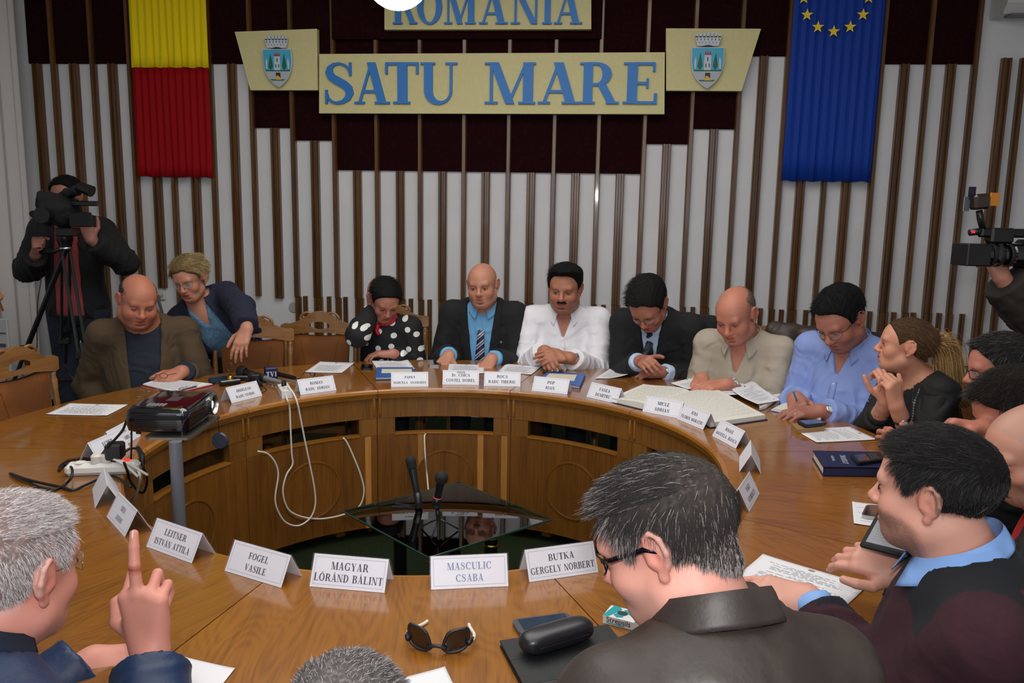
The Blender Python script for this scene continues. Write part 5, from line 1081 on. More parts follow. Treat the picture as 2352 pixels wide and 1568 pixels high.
def hair_region(q, kind, A):
    """signed amount inside the hair area, head-local metres"""
    y = q[:, 1]; z = q[:, 2]; x = np.abs(q[:, 0]); hl = A.get('hl', 0.)
    zl = np.interp(y, [-.13, -.075, -.045, -.03, -.018, -.002, .012, .03, .038, .05, .07, .09, .13], [-.07, -.066, -.05, -.03, .03, .034, .016, .0, .03, .055 + hl * .6, .082 + hl, .1 + hl, .12 + hl])
    if A.get('nape') is not None: zl = np.where(y < -.035, A['nape'] + np.clip(y + .1, 0, .07) * .9 * (A['nape'] < -.06), zl)
    rec = A.get('recede', 0.); zl = zl + rec * np.clip((y - .02) / .05, 0, 1) * np.clip((x - .02) / .03, 0, 1)
    r = z - zl
    if kind == 'fringe': r = np.minimum(r, A.get('fringe_top', .045) + .25 * np.clip(-y, 0, .1) - z)
    if kind == 'horse': r = np.minimum(r, A.get('fringe_top', .06) + .3 * np.clip(-y - .02, 0, .08) - z + .5 * np.clip(x - .055, 0, .03))
    if kind == 'bald_top':  r = np.where((x < .05) & (y > -.055), np.minimum(r, np.maximum(x - .045, -y - .05)), r)
    return r
def hand_prims(w, fd, nr, side, pose, s=1.):
    """w wrist point, fd finger direction, nr back-of-hand normal; side +1 thumb on the right of fd when seen from the back"""
    y = unit(fd); z = unit(nr - y * np.dot(nr, y)); x = np.cross(y, z) * side; W = lambda a, b, c: w + (x * a + y * b + z * c) * s; P = []
    for i, (xa, xb, yb) in enumerate(((.016, .03, .088), (.006, .0105, .092), (-.006, -.009, .087), (-.015, -.027, .078))):
        P.append(cone(W(xa, 0, 0), W(xb, yb, .002), .0165 * s, .0128 * s, .014 * s))
    P.append(ell(W(.0, .045, -.008), [.033 * s, .042 * s, .014 * s], tuple(zip(*[tuple(x), tuple(y), tuple(z)])), .012 * s)); P.append(cone(W(.018, .012, -.006), W(.034, .045, -.012), .015 * s, .014 * s, .014 * s))
    kn = [(.03, .088), (.0105, .092), (-.009, .087), (-.027, .078)]; ln = [(.043, .026, .021), (.048, .03, .022), (.044, .028, .021), (.034, .021, .018)]
    sp = pose.get('spread', 6.)
    tips = []
    for i in range(4):
        c = pose['curl'][i] if isinstance(pose['curl'][0], (tuple, list)) else pose['curl']; a = R(sp * (1.5 - i) / 1.5); p = W(kn[i][0], kn[i][1], .002); th = 0; dx = math.sin(a); r0 = (.0098, .0102, .0096, .0085)[i]; rr = [r0, r0 * .93, r0 * .86, r0 * .74]
        for j in range(3):
            th += R(c[j]); d = x * dx * math.cos(th) + y * math.cos(th) * math.cos(a) - z * math.sin(th); q = p + unit(d) * ln[i][j] * s
            P.append(cone(p, q, rr[j] * s, rr[j + 1] * s, (.007 if j == 0 else .0025) * s)); p = q
        tips.append((p, unit(d), i))
    t = pose.get('thumb', ((.75, .62, -.25), (.35, .9, -.2), (.2, .95, -.25))); p = W(.026, .018, -.008); rr = [.0145, .0118, .011, .009]
    for j, L in enumerate((.046, .034, .027)):
        d = unit(x * t[j][0] + y * t[j][1] + z * t[j][2]); q = p + d * L * s; P.append(cone(p, q, rr[j] * s, rr[j + 1] * s, (.009 if j == 0 else .003) * s)); p = q
    return P
POSE = {'flat': dict(curl=(8, 12, 8), spread=9), 'rest': dict(curl=(22, 28, 18), spread=6), 'curl': dict(curl=(45, 50, 30), spread=3), 'fist': dict(curl=(80, 95, 55), spread=2, thumb=((.55, .7, -.5), (-.1, .8, -.7), (-.6, .5, -.6))),
        'point2': dict(curl=[(74, 96, 55), (2, 5, 4), (78, 96, 55), (80, 96, 55)], spread=3, thumb=((.85, .5, -.35), (.2, .85, -.5), (-.45, .7, -.6))),
        'grip': dict(curl=(60, 60, 35), spread=3, thumb=((.6, .7, -.4), (.1, .9, -.4), (-.1, .9, -.5))), 'loose': dict(curl=(32, 40, 25), spread=4), 'stiff': dict(curl=[(12, 10, 6), (6, 10, 6), (10, 14, 8), (14, 16, 10)], spread=3, thumb=((.85, .45, -.3), (.7, .65, -.25), (.65, .7, -.2)))}
def ik(S, T, l1, l2, hint):
    d = T - S; L = np.linalg.norm(d)
    if L > (l1 + l2) * .995: T = S + d / L * (l1 + l2) * .995; d = T - S; L = np.linalg.norm(d)
    a = (l1 * l1 - l2 * l2 + L * L) / (2 * L); h = math.sqrt(max(l1 * l1 - a * a, 0)); n = unit(d); v = unit(hint - n * np.dot(hint, n)); return S + n * a + v * h, T
PEOPLE = {}
def pt(a):
    """('t',px,py[,z]) on the desk plane, ('d',px,py,depth), or xyz"""
    if a[0] == 't': return np.array(atz(a[1], a[2], a[3] if len(a) > 3 else TZ + .03))
    if a[0] == 'd': return np.array(atd(a[1], a[2], a[3]))
    return np.array(a, float)
def person(key, label, head, neck, hips, face, body, A=None, arms=None, wear=(), sh=.185, s=1., hs=1., res=.0041, cres=.0102, depthfat=0., belly=0., group=None, under=None, trousers=(30, 32, 40), stand=False, handres=None, lean=None, drop=.03, stumps=True, chest=1.):
    """head/neck/hips: points; face=(yaw,pitch,roll); body=yaw; arms=[(wrist, fingerdir, backnormal, pose, elbowhint, has)] right then left"""
    A = A or {}; root = thing('person', label, 'person', (0, 0, 0), 0, group); near = res < .0033
    H = pt(head); Rh = headrot(*face); fb_, rb_ = v3(math.cos(R(body)), math.sin(R(body)), 0), v3(math.sin(R(body)), -math.cos(R(body)), 0)
    N = H + rb_ * neck[0] - fb_ * neck[1] - v3(0, 0, neck[2]); Pv = N - fb_ * hips[0] + rb_ * (hips[1] if len(hips) > 1 else 0); Pv[2] = hips[2] if len(hips) > 2 else .54; u = unit(N - Pv); f = v3(math.cos(R(body)), math.sin(R(body)), 0); f = unit(f - u * np.dot(f, u)); r = np.cross(f, u); L = np.linalg.norm(N - Pv)
    T = lambda x, y, z: N + r * x + f * y + u * z; RT = tuple(zip(*[tuple(r), tuple(f), tuple(u)])); RTm = np.stack([r, f, u], 1)
    hb = H + Rh @ (v3(0, -.018, -.06) * hs)
    hp = head_prims(H, Rh, hs, A); nk = [cone(T(0, -.012, -.01), hb, A.get('neck', .058) * s, A.get('neck', .058) * .97 * s, .02), cone(T(0, .012, .0), H + Rh @ (v3(0, .015, -.075) * hs), .045 * s, .04 * s, .03)]
    w = sh * s; S = [T(w, -.005, -drop - .052), T(-w, -.005, -drop - .052)]
    tor = [ell(T(0, -.01, -.17 * s), (.158 * s * chest * sh / .185, (.108 + depthfat * .5) * s, .19 * s), RT, .05), ell(T(0, .015 + belly * .5, -L * .62), ((.145 + belly * .5) * s, (.108 + depthfat * .6 + belly) * s, .19 * s), RT, .07), ell(T(0, 0, -L * .95), (.165 * s, .125 * s, .13 * s), RT, .06),
           cone(T(.05 * s, -.018, -.045), S[0], .045 * s, .052 * s, .04), cone(T(-.05 * s, -.018, -.045), S[1], .045 * s, .052 * s, .04)]
    if A.get('bust'): tor += [ell(T(.07, .085, -.2), (.06, .055, .06), RT, .04), ell(T(-.07, .085, -.2), (.06, .055, .06), RT, .04)]
    armp = []; hands = []; sl = []; E_ = []
    for i, a in enumerate(arms or (None, None)):
        if a is None:
            EL = S[i] + v3(0, 0, -.27) * s + r * (.05 if i == 0 else -.05); WR = EL + f * .2 - u * .1; E_.append((EL, WR)); armp += [cone(S[i], EL, .052 * s, .042 * s, .04), cone(EL, WR, .042 * s, .028 * s, .03)]; continue
        wr = pt(a[0]); hs_ = 1 if i == 0 else -1; hv = a[4] if len(a) > 4 else (.5, -.2, -1); hint = r * (hs_ * hv[0]) + f_h(body) * hv[1] + v3(0, 0, hv[2]); EL, WR = ik(S[i], wr, .29 * s, .262 * s, hint); E_.append((EL, WR)); armp += [cone(S[i], EL, .045 * s, .04 * s, .04), cone(EL, EL + (WR - EL) * .35, .041 * s, .042 * s, .03), cone(EL + (WR - EL) * .35, WR, .041 * s, .026 * s, .03)]
        nr_ = np.array(a[2], float); fd = np.array(a[1], float) if not isinstance(a[1], str) else WR - EL
        side = (1 if i == 1 else -1) * (-1 if isinstance(a[3], dict) and a[3].get('flip') else 1)     # the back seen from above: right hand has the thumb on the left of the fingers
        hp_ = hand_prims(WR + unit(fd) * .008, fd, nr_, side, POSE[a[3]] if isinstance(a[3], str) else a[3], s * (a[5] if len(a) > 5 else .98)); hands.append((WR, unit(fd), hp_, i)); armp.append(cone(WR - unit(WR - EL) * .03, WR + unit(fd) * .012, .026 * s, .0245 * s, .02))
    allp = tor + nk + armp + [q for h_ in hands for q in h_[2]] + hp
    pts = np.array([q for p in allp for q in ([p[1], p[2]] if p[0] == 'c' else [p[1]])])
    Vs, Fs = [], []; boxes = []; off = 0; body_parent = root; hn_ = {i: unit(np.array(a[2], float)) for i, a in enumerate(arms or ()) if a is not None}
    hc = H + Rh @ v3(0, -.0, -.005); boxes.append((hc - .135 * hs - .0, hc + .135 * hs, res))
    for WR, fd, hp_, i in hands:
        q = np.array([z for p in hp_ for z in ([p[1], p[2]] if p[0] == 'c' else [p[1]])]); q = np.vstack([q, WR - unit(WR - E_[i][0]) * .07]); lo, hi = q.min(0) - .03, q.max(0) + .03; boxes.append((lo, hi, handres or min(res, .0041)))
    def part_mesh(lo, hi, h, cut=None):
        nonlocal off
        v = run(Vol(lo, hi, h), allp); V, F = snet(v)
        if len(F) == 0: return
        if h < .006: V = relax(V, F, 1, .35)
        if cut:
            m = np.zeros(len(V), bool)
            for (l, g, _) in cut: m |= ((V > l + .012) & (V < g - .012)).all(1)
            F = F[~m[F].any(1)]
        Vs.append(V); Fs.append(F + off); off += len(V)
    lo, hi = pts.min(0) - .12, pts.max(0) + .12; lo[2] = max(lo[2], Pv[2] - .1)
    for b in boxes: part_mesh(*b)
    part_mesh(lo, hi, .015, boxes)
    V = np.concatenate(Vs); F = np.concatenate(Fs); col = skin_color(V, H, Rh, hs, A)
    for WR, fd, hp_, i in hands:
        base = lin(A.get('skin', SKB)); cs = [p for p in hp_ if p[0] == 'c'][5:]
        for p in cs: d2 = ((V - np.array(p[1])) ** 2).sum(1); col = mixc(col, base * v3(1.04, .78, .74), .28 * np.exp(-d2 / (.009 ** 2)))
        if near:
            for j in (2, 5, 8, 11, 14):
                a_, b_2, r1 = np.array(cs[j][1]), np.array(cs[j][2]), cs[j][4]; d_ = unit(b_2 - a_); z_ = np.cross(unit(np.cross(hn_[i], d_)), d_) * -1
                if np.dot(z_, hn_[i]) < 0: z_ = -z_
                x_ = np.cross(d_, z_); o_ = a_ + (b_2 - a_) * .85; bb = MB(); bb.grid(lambda u, v: Vector(o_ + x_ * (u - .5) * r1 * 1.35 + d_ * (v - .35) * r1 * 1.7 + z_ * (r1 * 1.07 - r1 * .55 * (2 * u - 1) ** 2)), 6, 5); bb.build('fingernail', mat('fingernail', (222, 164, 150), .25), body_parent, smooth=True)
    body_o = mkmesh('body', V, F, m_skin if near else m_skin_far, root, col)
    # ---- eyes
    hl = lambda x, y, z: H + Rh @ (v3(x, y, z) * hs)
    if not A.get('noeyes'):
        op = A.get('eye', .0045)
        for sx in (-1, 1):
            b = MB(); rr = .0165
            def eyep(uu, vv, k=1.0, dz=0):
                x = uu * .0125; z = (vv * op * math.sqrt(max(0, 1 - abs(uu) ** 2.2)) + dz) * k; yy = math.sqrt(max(rr ** 2 - x * x - z * z, 0)); return Vector(hl(sx * .032 + x, .0742 + yy, .001 + z))
            b.grid(lambda a, c: eyep(a * 2 - 1, c * 2 - 1), 12, 6); e = b.build('eye', mat('eye_white', (150, 138, 132), .25), root, smooth=True)
            b = MB(); n = 12; ir = min(.0056, op * 1.25)
            gx = A.get('gaze', 0.) * .004; gz = -.0012 if op < .004 else 0
            b.add([Vector(hl(sx * .032 + gx + .0052 * math.cos(2 * PI * k / n), .0742 + rr + .0008, .001 + gz + ir * .85 * math.sin(2 * PI * k / n))) for k in range(n)], [tuple(range(n))]); b.build('iris', mat('iris_%d' % A.get('iris', (60, 40, 26))[0], A.get('iris', (60, 40, 26)), .15), e)
            P = [eyep(-1.05 + 2.1 * k / 8, 1, 1, .0006) for k in range(9)]; P = [q + Vector(Rh @ v3(0, .0012, 0)) for q in P]; MB().tube(P, .0011 * hs * A.get('lash', 1), 5).build('lash_line', mat('lash', (44, 28, 24), .6), root)
    if A.get('brow'):
        bc, bt = A['brow']
        for sx in (-1, 1):
            P = [Vector(hl(sx * x, y, z)) for x, y, z in ((.012, .0905, .0175), (.022, .0905, .0225), (.034, .0868, .0255), (.046, .0785, .0215))]; MB().tube(crom_(P, 3), [bt * k for k in (.6, .9, 1, 1.05, 1.1, 1.1, 1, .9, .7, .4)], 6).build('eyebrow', hairmat(bc, .8), root, smooth=True)
    # ---- hair cap and strands
    hr = A.get('hair')
    if hr:
        c, th = hr['c'], hr.get('t', .012); m = hairmat(c, hr.get('rough', .55)); kind = A.get('hair_line', 'full')
        v = Vol(hc - .15 * hs, hc + .15 * hs, max(res, .003)); X = v.allp(); sp_ = [p for p in hp[:2]] + ([ell(H + Rh @ (v3(0, -.05, -.045) * hs), [.054 * hs, .047 * hs, .05 * hs], tuple(tuple(Rh[i]) for i in range(3)), .02)] if A.get('nape', 0) < -.06 else [])
        run(v, [ell(p[1], p[2], p[3], .02) for p in sp_]); 
        if hr.get('vol'): run(v, [ell(H + Rh @ (np.array(q[0]) * hs), [e * hs for e in q[1]], tuple(tuple(Rh[i]) for i in range(3)), .02) for q in hr['vol']])
        P3 = np.stack(np.broadcast_arrays(*X), -1).reshape(-1, 3); q = ((P3 - H) @ Rh) / hs; reg = hair_region(q, kind, A); edge = .006 * noise3(q, 120, 7) * hr.get('rag', 1)
        fd_ = hr.get('fade', .45); thv = lambda q_: th * (fd_ + (1 - fd_) * np.clip((q_[:, 2] + .0 + .25 * np.clip(q_[:, 1], 0, .1)) / .07, 0, 1)); D = v.D.reshape(-1) - (thv(q) * hs).astype(F32); D = D + .0022 * noise3(q * np.array([1.6, .7, 1.]), 130, 11) * hr.get('lump', 1); D = smax(D, (-(reg + edge) * F32(hs)).astype(F32), .012)
        v.D = D.reshape(v.D.shape).astype(F32); Vh, Fh = snet(v)
        if len(Fh):
            cap = mkmesh('hair', Vh, Fh, mat('haircap_%d_%d_%d' % hr.get('cap', c), hr.get('cap', c), .8, spec=.2, noise=(150, .35, 3)), root)
            Nn = vnorm(Vh, Fh); q = ((Vh - H) @ Rh) / hs; out = ((q[:, 2] > -.08)) & (np.einsum('ij,ij->i', Nn, unit_rows(Vh - (H + Rh @ v3(0, -.02, .02)))) > .2) & (hair_region(q, kind, A) > hr.get('rim', .006 if near else hr.get('len', .018) * .45))
            nst = hr.get('n', 1500 if not near else 14000); rs = np.random.RandomState(5); ids = np.where(out)[0]; pick = ids[rs.randint(0, len(ids), nst)]; ro = Vh[pick] + rs.randn(nst, 3) * res * .5 - Nn[pick] * .002
            part = hr.get('comb', 'fwd'); ql = ((ro - H) @ Rh)
            if part == 'fwd': cl = np.stack([np.sign(ql[:, 0]) * .25, np.where(ql[:, 2] > .05, .9, .25), np.where(ql[:, 2] > .07, .1, -.9)], 1)
            elif part == 'back': cl = np.stack([ql[:, 0] * 2, -np.ones(nst), np.where(ql[:, 1] > 0, .0, -.8)], 1)
            elif part == 'side': cl = np.stack([np.where(ql[:, 2] > .05, .8, .1), np.where(ql[:, 2] > .05, .3, .1), np.where(ql[:, 2] > .08, .0, -.9)], 1)
            elif part == 'part': cl = np.stack([np.sign(ql[:, 0] + .01) * 1., -.4 * np.ones(nst), np.where(ql[:, 2] > .09, -.1, -.9)], 1)
            else: cl = np.stack([ql[:, 0] * 5, -ql[:, 1] * 0 - .2, -.6 * np.ones(nst)], 1)
            comb = unit_rows(cl) @ Rh.T; kL = hr.get('len', .018) * (thv(ql / hs) / th) ** .8
            gray = hr.get('mix')
            if gray:
                gm_, gw = gray; qs = ql / hs; wt = np.clip(gw(qs), 0, 1) if callable(gw) else np.full(nst, gw); sel = rs.rand(nst) < wt
                for mm, ss, nm in ((m, ~sel, 'hair_strands'), (hairmat(gm_, .45), sel, 'hair_strands')):
                    if ss.sum() > 5: strands(nm, ro[ss], Nn[pick][ss], comb[ss], kL[ss], hr.get('rad', .0006 if not near else .00042), mm, cap, hr.get('lift', .35), hr.get('droop', .1), 3, hr.get('jit', .22))
            else: strands('hair_strands', ro, Nn[pick], comb, kL, hr.get('rad', .0006 if not near else .00042), m, cap, hr.get('lift', .35), hr.get('droop', .1), 3, hr.get('jit', .22))
    if A.get('moustache'):
        mc, mt = A['moustache']
        P = [Vector(hl(x, y, z)) for x, y, z in ((-.027, .086, -.055), (-.02, .094, -.049), (-.008, .101, -.046), (0, .103, -.0465), (.008, .101, -.046), (.02, .094, -.049), (.027, .086, -.055))]; o_ = MB().tube(P, [mt * k for k in (.3, .8, 1, .9, 1, .8, .3)], 8).build('moustache', hairmat(mc, .8), root, smooth=True)
    if A.get('glasses'):
        g = A['glasses']; gc = g.get('c', (50, 50, 56)); gm2 = mat('spectacle_%d' % gc[0], gc, .25, g.get('met', .7)); gt2 = root; b = MB(); tk = g.get('t', .0011); yy = .103 + g.get('dy', 0); zz = g.get('z', .0)
        fr = MB(); 
        for sx in (-1, 1):
            P = [Vector(hl(sx * (.033 + .0235 * math.copysign(abs(math.cos(a)) ** .8, math.cos(a))), yy - .02 * (abs(math.cos(a)) * (math.cos(a) > 0)), zz + .0155 * math.copysign(abs(math.sin(a)) ** .8, math.sin(a)))) for a in [2 * PI * k / 18 for k in range(19)]]
            if g.get('half'): P = P[:10]
            fr.tube(P, tk, 6, caps=False); fr.tube([Vector(hl(sx * .057, yy - .02, zz + .008)), Vector(hl(sx * .07, yy - .04, zz + .008)), Vector(hl(sx * .082, .0, .012)), Vector(hl(sx * .082, -.02, .004))], g.get('arm', tk), 6)
        fr.tube([Vector(hl(-.0105, yy, zz + .006)), Vector(hl(0, yy + .003, zz + .009)), Vector(hl(.0105, yy, zz + .006))], tk, 6); go = fr.build('glasses', gm2, root, smooth=True)
        for sx in (-1, 1):
            b = MB(); P = [Vector(hl(sx * (.033 + .023 * math.copysign(abs(math.cos(a)) ** .8, math.cos(a))), yy - .0195 * (abs(math.cos(a)) * (math.cos(a) > 0)), zz + .015 * math.copysign(abs(math.sin(a)) ** .8, math.sin(a)))) for a in [2 * PI * k / 18 for k in range(18)]]; b.add(P, [tuple(range(18))]); b.build('lens', mat('spectacle_lens', (235, 240, 245), .05, alpha=.12, spec=.8), go)
    info = dict(root=root, H=H, N=N, T=T, r=r, f=f, u=u, S=S, E=E_, hl=hl, Rh=Rh, RTm=RTm, hands=hands, RT=RT, hs=hs, s=s, L=L)
    # ---- clothes
    for g in wear:
        inf = g.get('inf', .012); slv = g.get('sleeve', 1.0); hh = g.get('res', cres); P = []
        for p in tor: P.append(p[:5] + (p[5] + .01,) + p[6:])
        vs = []
        pts2 = [p for p in P]
        arms_c = []
        for i, (EL, WR) in enumerate(E_):
            e2 = EL + (WR - EL) * min(1, slv if not isinstance(slv, tuple) else slv[i]); k = g.get('loose', .008)
            if (slv if not isinstance(slv, tuple) else slv[i]) <= 0: continue
            arms_c += [cone(S[i], EL, .044 * s + k * .6, .042 * s + k, .03), cone(EL, e2, .042 * s + k, .032 * s + k, .02)]
        q = np.array([z for p in P + arms_c for z in ([p[1], p[2]] if p[0] == 'c' else [p[1]])]); lo, hi = q.min(0) - .13 - inf, q.max(0) + .13 + inf; lo[2] = max(lo[2], Pv[2] - .12)
        v = Vol(lo, hi, hh); run(v, P, inf); X = v.allp(); D = v.D; k_i = 0
        loc = [sum((X[i] - F32(N[i])) * F32(ax[i]) for i in range(3)) for ax in (r, f, u)]
        # neck opening
        no = g.get('neck', .0); nc = run(Vol(lo, hi, hh), [cone(T(0, -.012, -.02), hb + (hb - T(0, -.012, -.02)) * 1.5, (.062 + no) * s, (.066 + no) * s, .0)]).D if True else None
        D = np.maximum(D, -nc); D = np.maximum(D, loc[2] - F32(g.get('top', .045)) - np.maximum(np.sqrt(loc[0] ** 2 + loc[1] ** 2) - .09, 0) * 3)
        if g.get('vee'):
            zb, w0, w1 = g['vee']       # opening from the neck down to z=zb; half widths at the bottom and the neck
            t_ = np.clip((loc[2] - zb) / (-zb), 0, 1.3); wd = w0 + (w1 - w0) * t_; cx = g.get('veex', 0.); ax_ = np.abs(loc[0] - cx); reg = np.maximum(np.maximum(ax_ - wd, zb - loc[2]), -loc[1] - .0)
            lw = g.get('lapel')
            if lw:
                ww = lw * (.35 + .65 * np.clip((loc[2] - zb) / (-zb - .09), 0, 1)); ww = np.where(loc[2] > -.1, ww * np.clip(1 - (loc[2] + .1) * 4.5, .4, 1) * np.where((loc[2] > -.1) & (loc[2] < -.082), .72, 1), ww)
                lr = np.maximum(np.maximum(ax_ - wd - ww, zb - loc[2]), -loc[1] - .06); D = np.minimum(D, np.maximum(D - .0075, lr))
            D = np.maximum(D, -np.maximum(reg, 0 * D - 1))
        if g.get('cut'): D = np.maximum(D, -g['cut'](loc))
        for i, (EL, WR) in enumerate(E_):     # sleeves with flat cuffs
            k_ = slv if not isinstance(slv, tuple) else slv[i]
            if k_ <= 0: continue
            e2 = EL + (WR - EL) * min(1, k_); n_ = unit(WR - EL); ac = arms_c[k_i:k_i + 2]; k_i += 2
            aq = np.array([S[i], EL, e2]); sv, PX = v.blk(aq.min(0) - .16, aq.max(0) + .16); tv = Vol((0, 0, 0), (.01, .01, .01), .01); Ds = np.full(D[sv].shape, .3, F32)
            for p in ac: Ds = smin(Ds, d_cone(PX, p[1], p[2], p[3] + inf, p[4] + inf), p[5])
            Ds = np.maximum(Ds, sum((PX[j] - F32(e2[j])) * F32(n_[j]) for j in range(3))); D[sv] = smin(D[sv], Ds, .035)
        v.D = D.astype(F32); V, F = snet(v); V = relax(V, F, 1, .4)
        Nn = vnorm(V, F); wr_ = g.get('wr', .006); e_ = np.zeros(len(V))
        for i, (EL, WR) in enumerate(E_):
            a, b = S[i], EL; 
            for (a, b, am) in ((S[i], EL, .6), (EL, WR, 1.)):
                d_ = unit(b - a); t = (V - a) @ d_; rad = np.linalg.norm(V - a - t[:, None] * d_, axis=1); w_ = np.exp(-(np.maximum(rad - .075, 0) / .02) ** 2) * ((t > -.03) & (t < np.linalg.norm(b - a) + .05)); ang = (V @ np.cross(d_, unit(v3(.3, .2, 1)))) ; near_e = np.exp(-(np.linalg.norm(V - EL, axis=1) / .11) ** 2)
                e_ += w_ * am * (.3 + 1.1 * near_e) * ridge(t * 96 + ang * (38 if i else -38) + 3.5 * noise3(V, 16, 21 + i)) * .75
        lt = (V - N) @ RTm; tw = np.exp(-(np.maximum(np.abs(lt[:, 0]) - .12 * s, 0) / .04) ** 2)
        e_ += tw * .8 * ridge(lt[:, 0] * 55 + 2.5 * noise3(V, 9, 31) + lt[:, 2] * 22 * np.sign(lt[:, 0])) * np.clip(-lt[:, 2] * 6, .15, 1) + .35 * noise3(V, 26, 41)
        if g.get('vee') : e_ *= np.clip((np.abs(lt[:, 0]) - .05) / .05, .15, 1) ** (lt[:, 1] > .02)
        V = V + Nn * (e_ * wr_)[:, None]
        col = g['col'](V, lt, info) if g.get('col') else None
        mkmesh(g['name'], V, F, g['m'], root, col)
    for g in (under or ()): g(info)
    # ---- trousers and shoes
    if not stand and trousers is not None:
        kn = [Pv + f_h(body) * .42 + rt_h(body) * sx * .1 + v3(0, 0, .0) for sx in (1, -1)]; ft = [v3(k[0], k[1], .09) + f_h(body) * .02 for k in kn]; tp = []
        for k, q in zip(kn, ft): tp += [cone(Pv + v3(0, 0, 0) + (k - Pv) * .12, k, .095, .065, .05), cone(k, q, .065, .05, .03)]
        v = run(Vol(np.min([Pv] + kn + ft, 0) - .14, np.max([Pv] + kn + ft, 0) + .14, .02), tp); V, F = snet(v); mkmesh('trousers', V, F, mat('cloth_%d_%d_%d' % trousers, trousers, .85), root)
        for q in ft:
            v = run(Vol(q - .25, q + .25, .014), [ell(v3(q[0], q[1], .045) + f_h(body) * .06, (.05, .135, .04), tuple(zip(tuple(rt_h(body)), tuple(f_h(body)), (0, 0, 1))), .01)]); V, F = snet(v); V[:, 2] = np.maximum(V[:, 2], .004); mkmesh('shoe', V, F, m_black, root)
    PEOPLE[key] = info; return info
def f_h(b): return v3(math.cos(R(b)), math.sin(R(b)), 0)
def rt_h(b): return v3(math.sin(R(b)), -math.cos(R(b)), 0)
def cloth(name, c, rough=.85, bump=(160, .3, .0012), **k): return mat(name, c, rough, bump=bump, bump2=(7.5, .9, .016), **k)
ridge = lambda a: 1.7 * (1 - np.abs(np.sin(a * .5))) ** 2 - .45
def collar(m, spread=.035, drop=.035, rad=.068, stand=.034, name='collar', open_=.25, flap=1., z0=.022):
    """folded shirt collar around the neck, points in front"""
    def f_(I):
        T = I['T']; s = I['s']; nd = unit(I['hl'](0, -.018, -.06) - T(0, -.012, -.01))
        def P(u, v):
            a = -PI + 2 * PI * u; a = a * (1 - open_ / PI); fx, fy = math.sin(a), -math.cos(a)     # u=.5 at the nape, ends in front
            a2 = a; fx, fy = math.sin(a2), -math.cos(a2)
            fr = max(0, -math.cos(a2 + PI) * 1.0) ; ends = abs(2 * u - 1) ** 3
            if v < .4: k = v / .4; rr = rad - .004 * k; zz = -.012 + stand * k * (1 - .5 * ends) - .018 * ends
            else: k = (v - .4) / .6; rr = rad - .004 + (.012 + spread * .35 * ends) * k; zz = -.012 + stand * (1 - .5 * ends) - .018 * ends + .003 - (stand * .95 + drop * ends ** 1.2) * k
            # u runs front-left -> nape -> front-right
            p = T(fx * rr * s, -.012 + (-fy) * -rr * 1.0 * s * 1.0, zz + z0) 
            return Vector(p + nd * 0)
        def Q(u, v):
            a = (2 * u - 1) * (PI - open_); fx, fb = math.sin(a), math.cos(a)       # a=0 at the nape
            ends = abs(2 * u - 1) ** 4
            if v < .4: k = v / .4; rr = rad - .003 * k; zz = -.02 + (stand + .012) * k
            else: k = (v - .4) / .6; rr = rad - .003 + (.013 + spread * ends) * k; zz = stand - .008 - (stand * .9 + drop * ends) * k * flap
            return Vector(T(fx * rr * s, (-.012 - fb * rr * .98) * 1.0 + (.012) * ends, zz + z0 - .028 * (1 - math.cos(a)) / 2 * 1.25))
        b = MB(); b.grid(Q, 48, 10); o = b.build(name, m, I['root'], smooth=True, ang=70); o.modifiers.new('s', 'SOLIDIFY').thickness = .002; return o
    return f_
def surf_pt(I, x, z, y0=.25, prims=None):
    return I['T'](x, y0, z)
def on_cloth(I, gname, pts, up=.002):
    """drop torso-local (x,z) points onto the front of a garment"""
    o = [c for c in I['root'].children if c.name.split('.')[0] == gname][0]; V = np.empty(len(o.data.vertices) * 3, F32); o.data.vertices.foreach_get('co', V); V = V.reshape(-1, 3); l = (V - I['N']) @ I['RTm']; l = l[(l[:, 1] > -.02) & (l[:, 1] < .24)]; out = []
    for x, z in pts:
        d = (l[:, 0] - x) ** 2 + (l[:, 2] - z) ** 2; k = np.argsort(d)[:6]; y = np.median(l[k, 1]); out.append(Vector(I['T'](x, y + up, z)))
    return out
def strip_on(I, gname, name, m, path, w, n=10, up=.003, th=.0015):
    """cloth strip along a torso-local (x,z) path; w = half width or list"""
    P = path; ws = w if isinstance(w, (list, tuple)) else [w] * len(P); L_ = on_cloth(I, gname, [(x - q, z) for (x, z), q in zip(P, ws)], up); R_ = on_cloth(I, gname, [(x + q, z) for (x, z), q in zip(P, ws)], up)
    C_ = on_cloth(I, gname, P, up * 1.3); b = MB(); vs = []
    for a, c, d in zip(L_, C_, R_): vs += [a, c, d]
    b.add(vs, [(i * 3 + j, i * 3 + j + 1, i * 3 + j + 4, i * 3 + j + 3) for i in range(len(P) - 1) for j in range(2)]); o = b.build(name, m, I['root'], smooth=True); o.modifiers.new('s', 'SOLIDIFY').thickness = th; return o
def buttons(I, gname, m, pts, r=.005):
    for q in on_cloth(I, gname, pts, .002):
        fz = Vector(I['f']).to_track_quat('Z', 'Y'); MB().lathe([(0, .002), (r * .8, .002), (r, 0), (r, -.002)], 10, lambda p: q + fz @ p).build('button', m, I['root'])
def watch(I, hand, mstrap, mface, k=.9, off=0.0, name='wristwatch'):
    EL, WR = I['E'][hand]; d = unit(WR - EL); c = EL + (WR - EL) * k; q = Vector(d).to_track_quat('Z', 'Y'); w = bpy.data.objects.new(name, None); COL.objects.link(w); w.parent = I['root']
    MB().lathe([(.031, -.008), (.0335, -.008), (.0335, .008), (.031, .008), (.031, -.008)], 24, lambda p: Vector(c) + q @ p).build('strap', mstrap, w, smooth=True, ang=40)
    return w, c, d
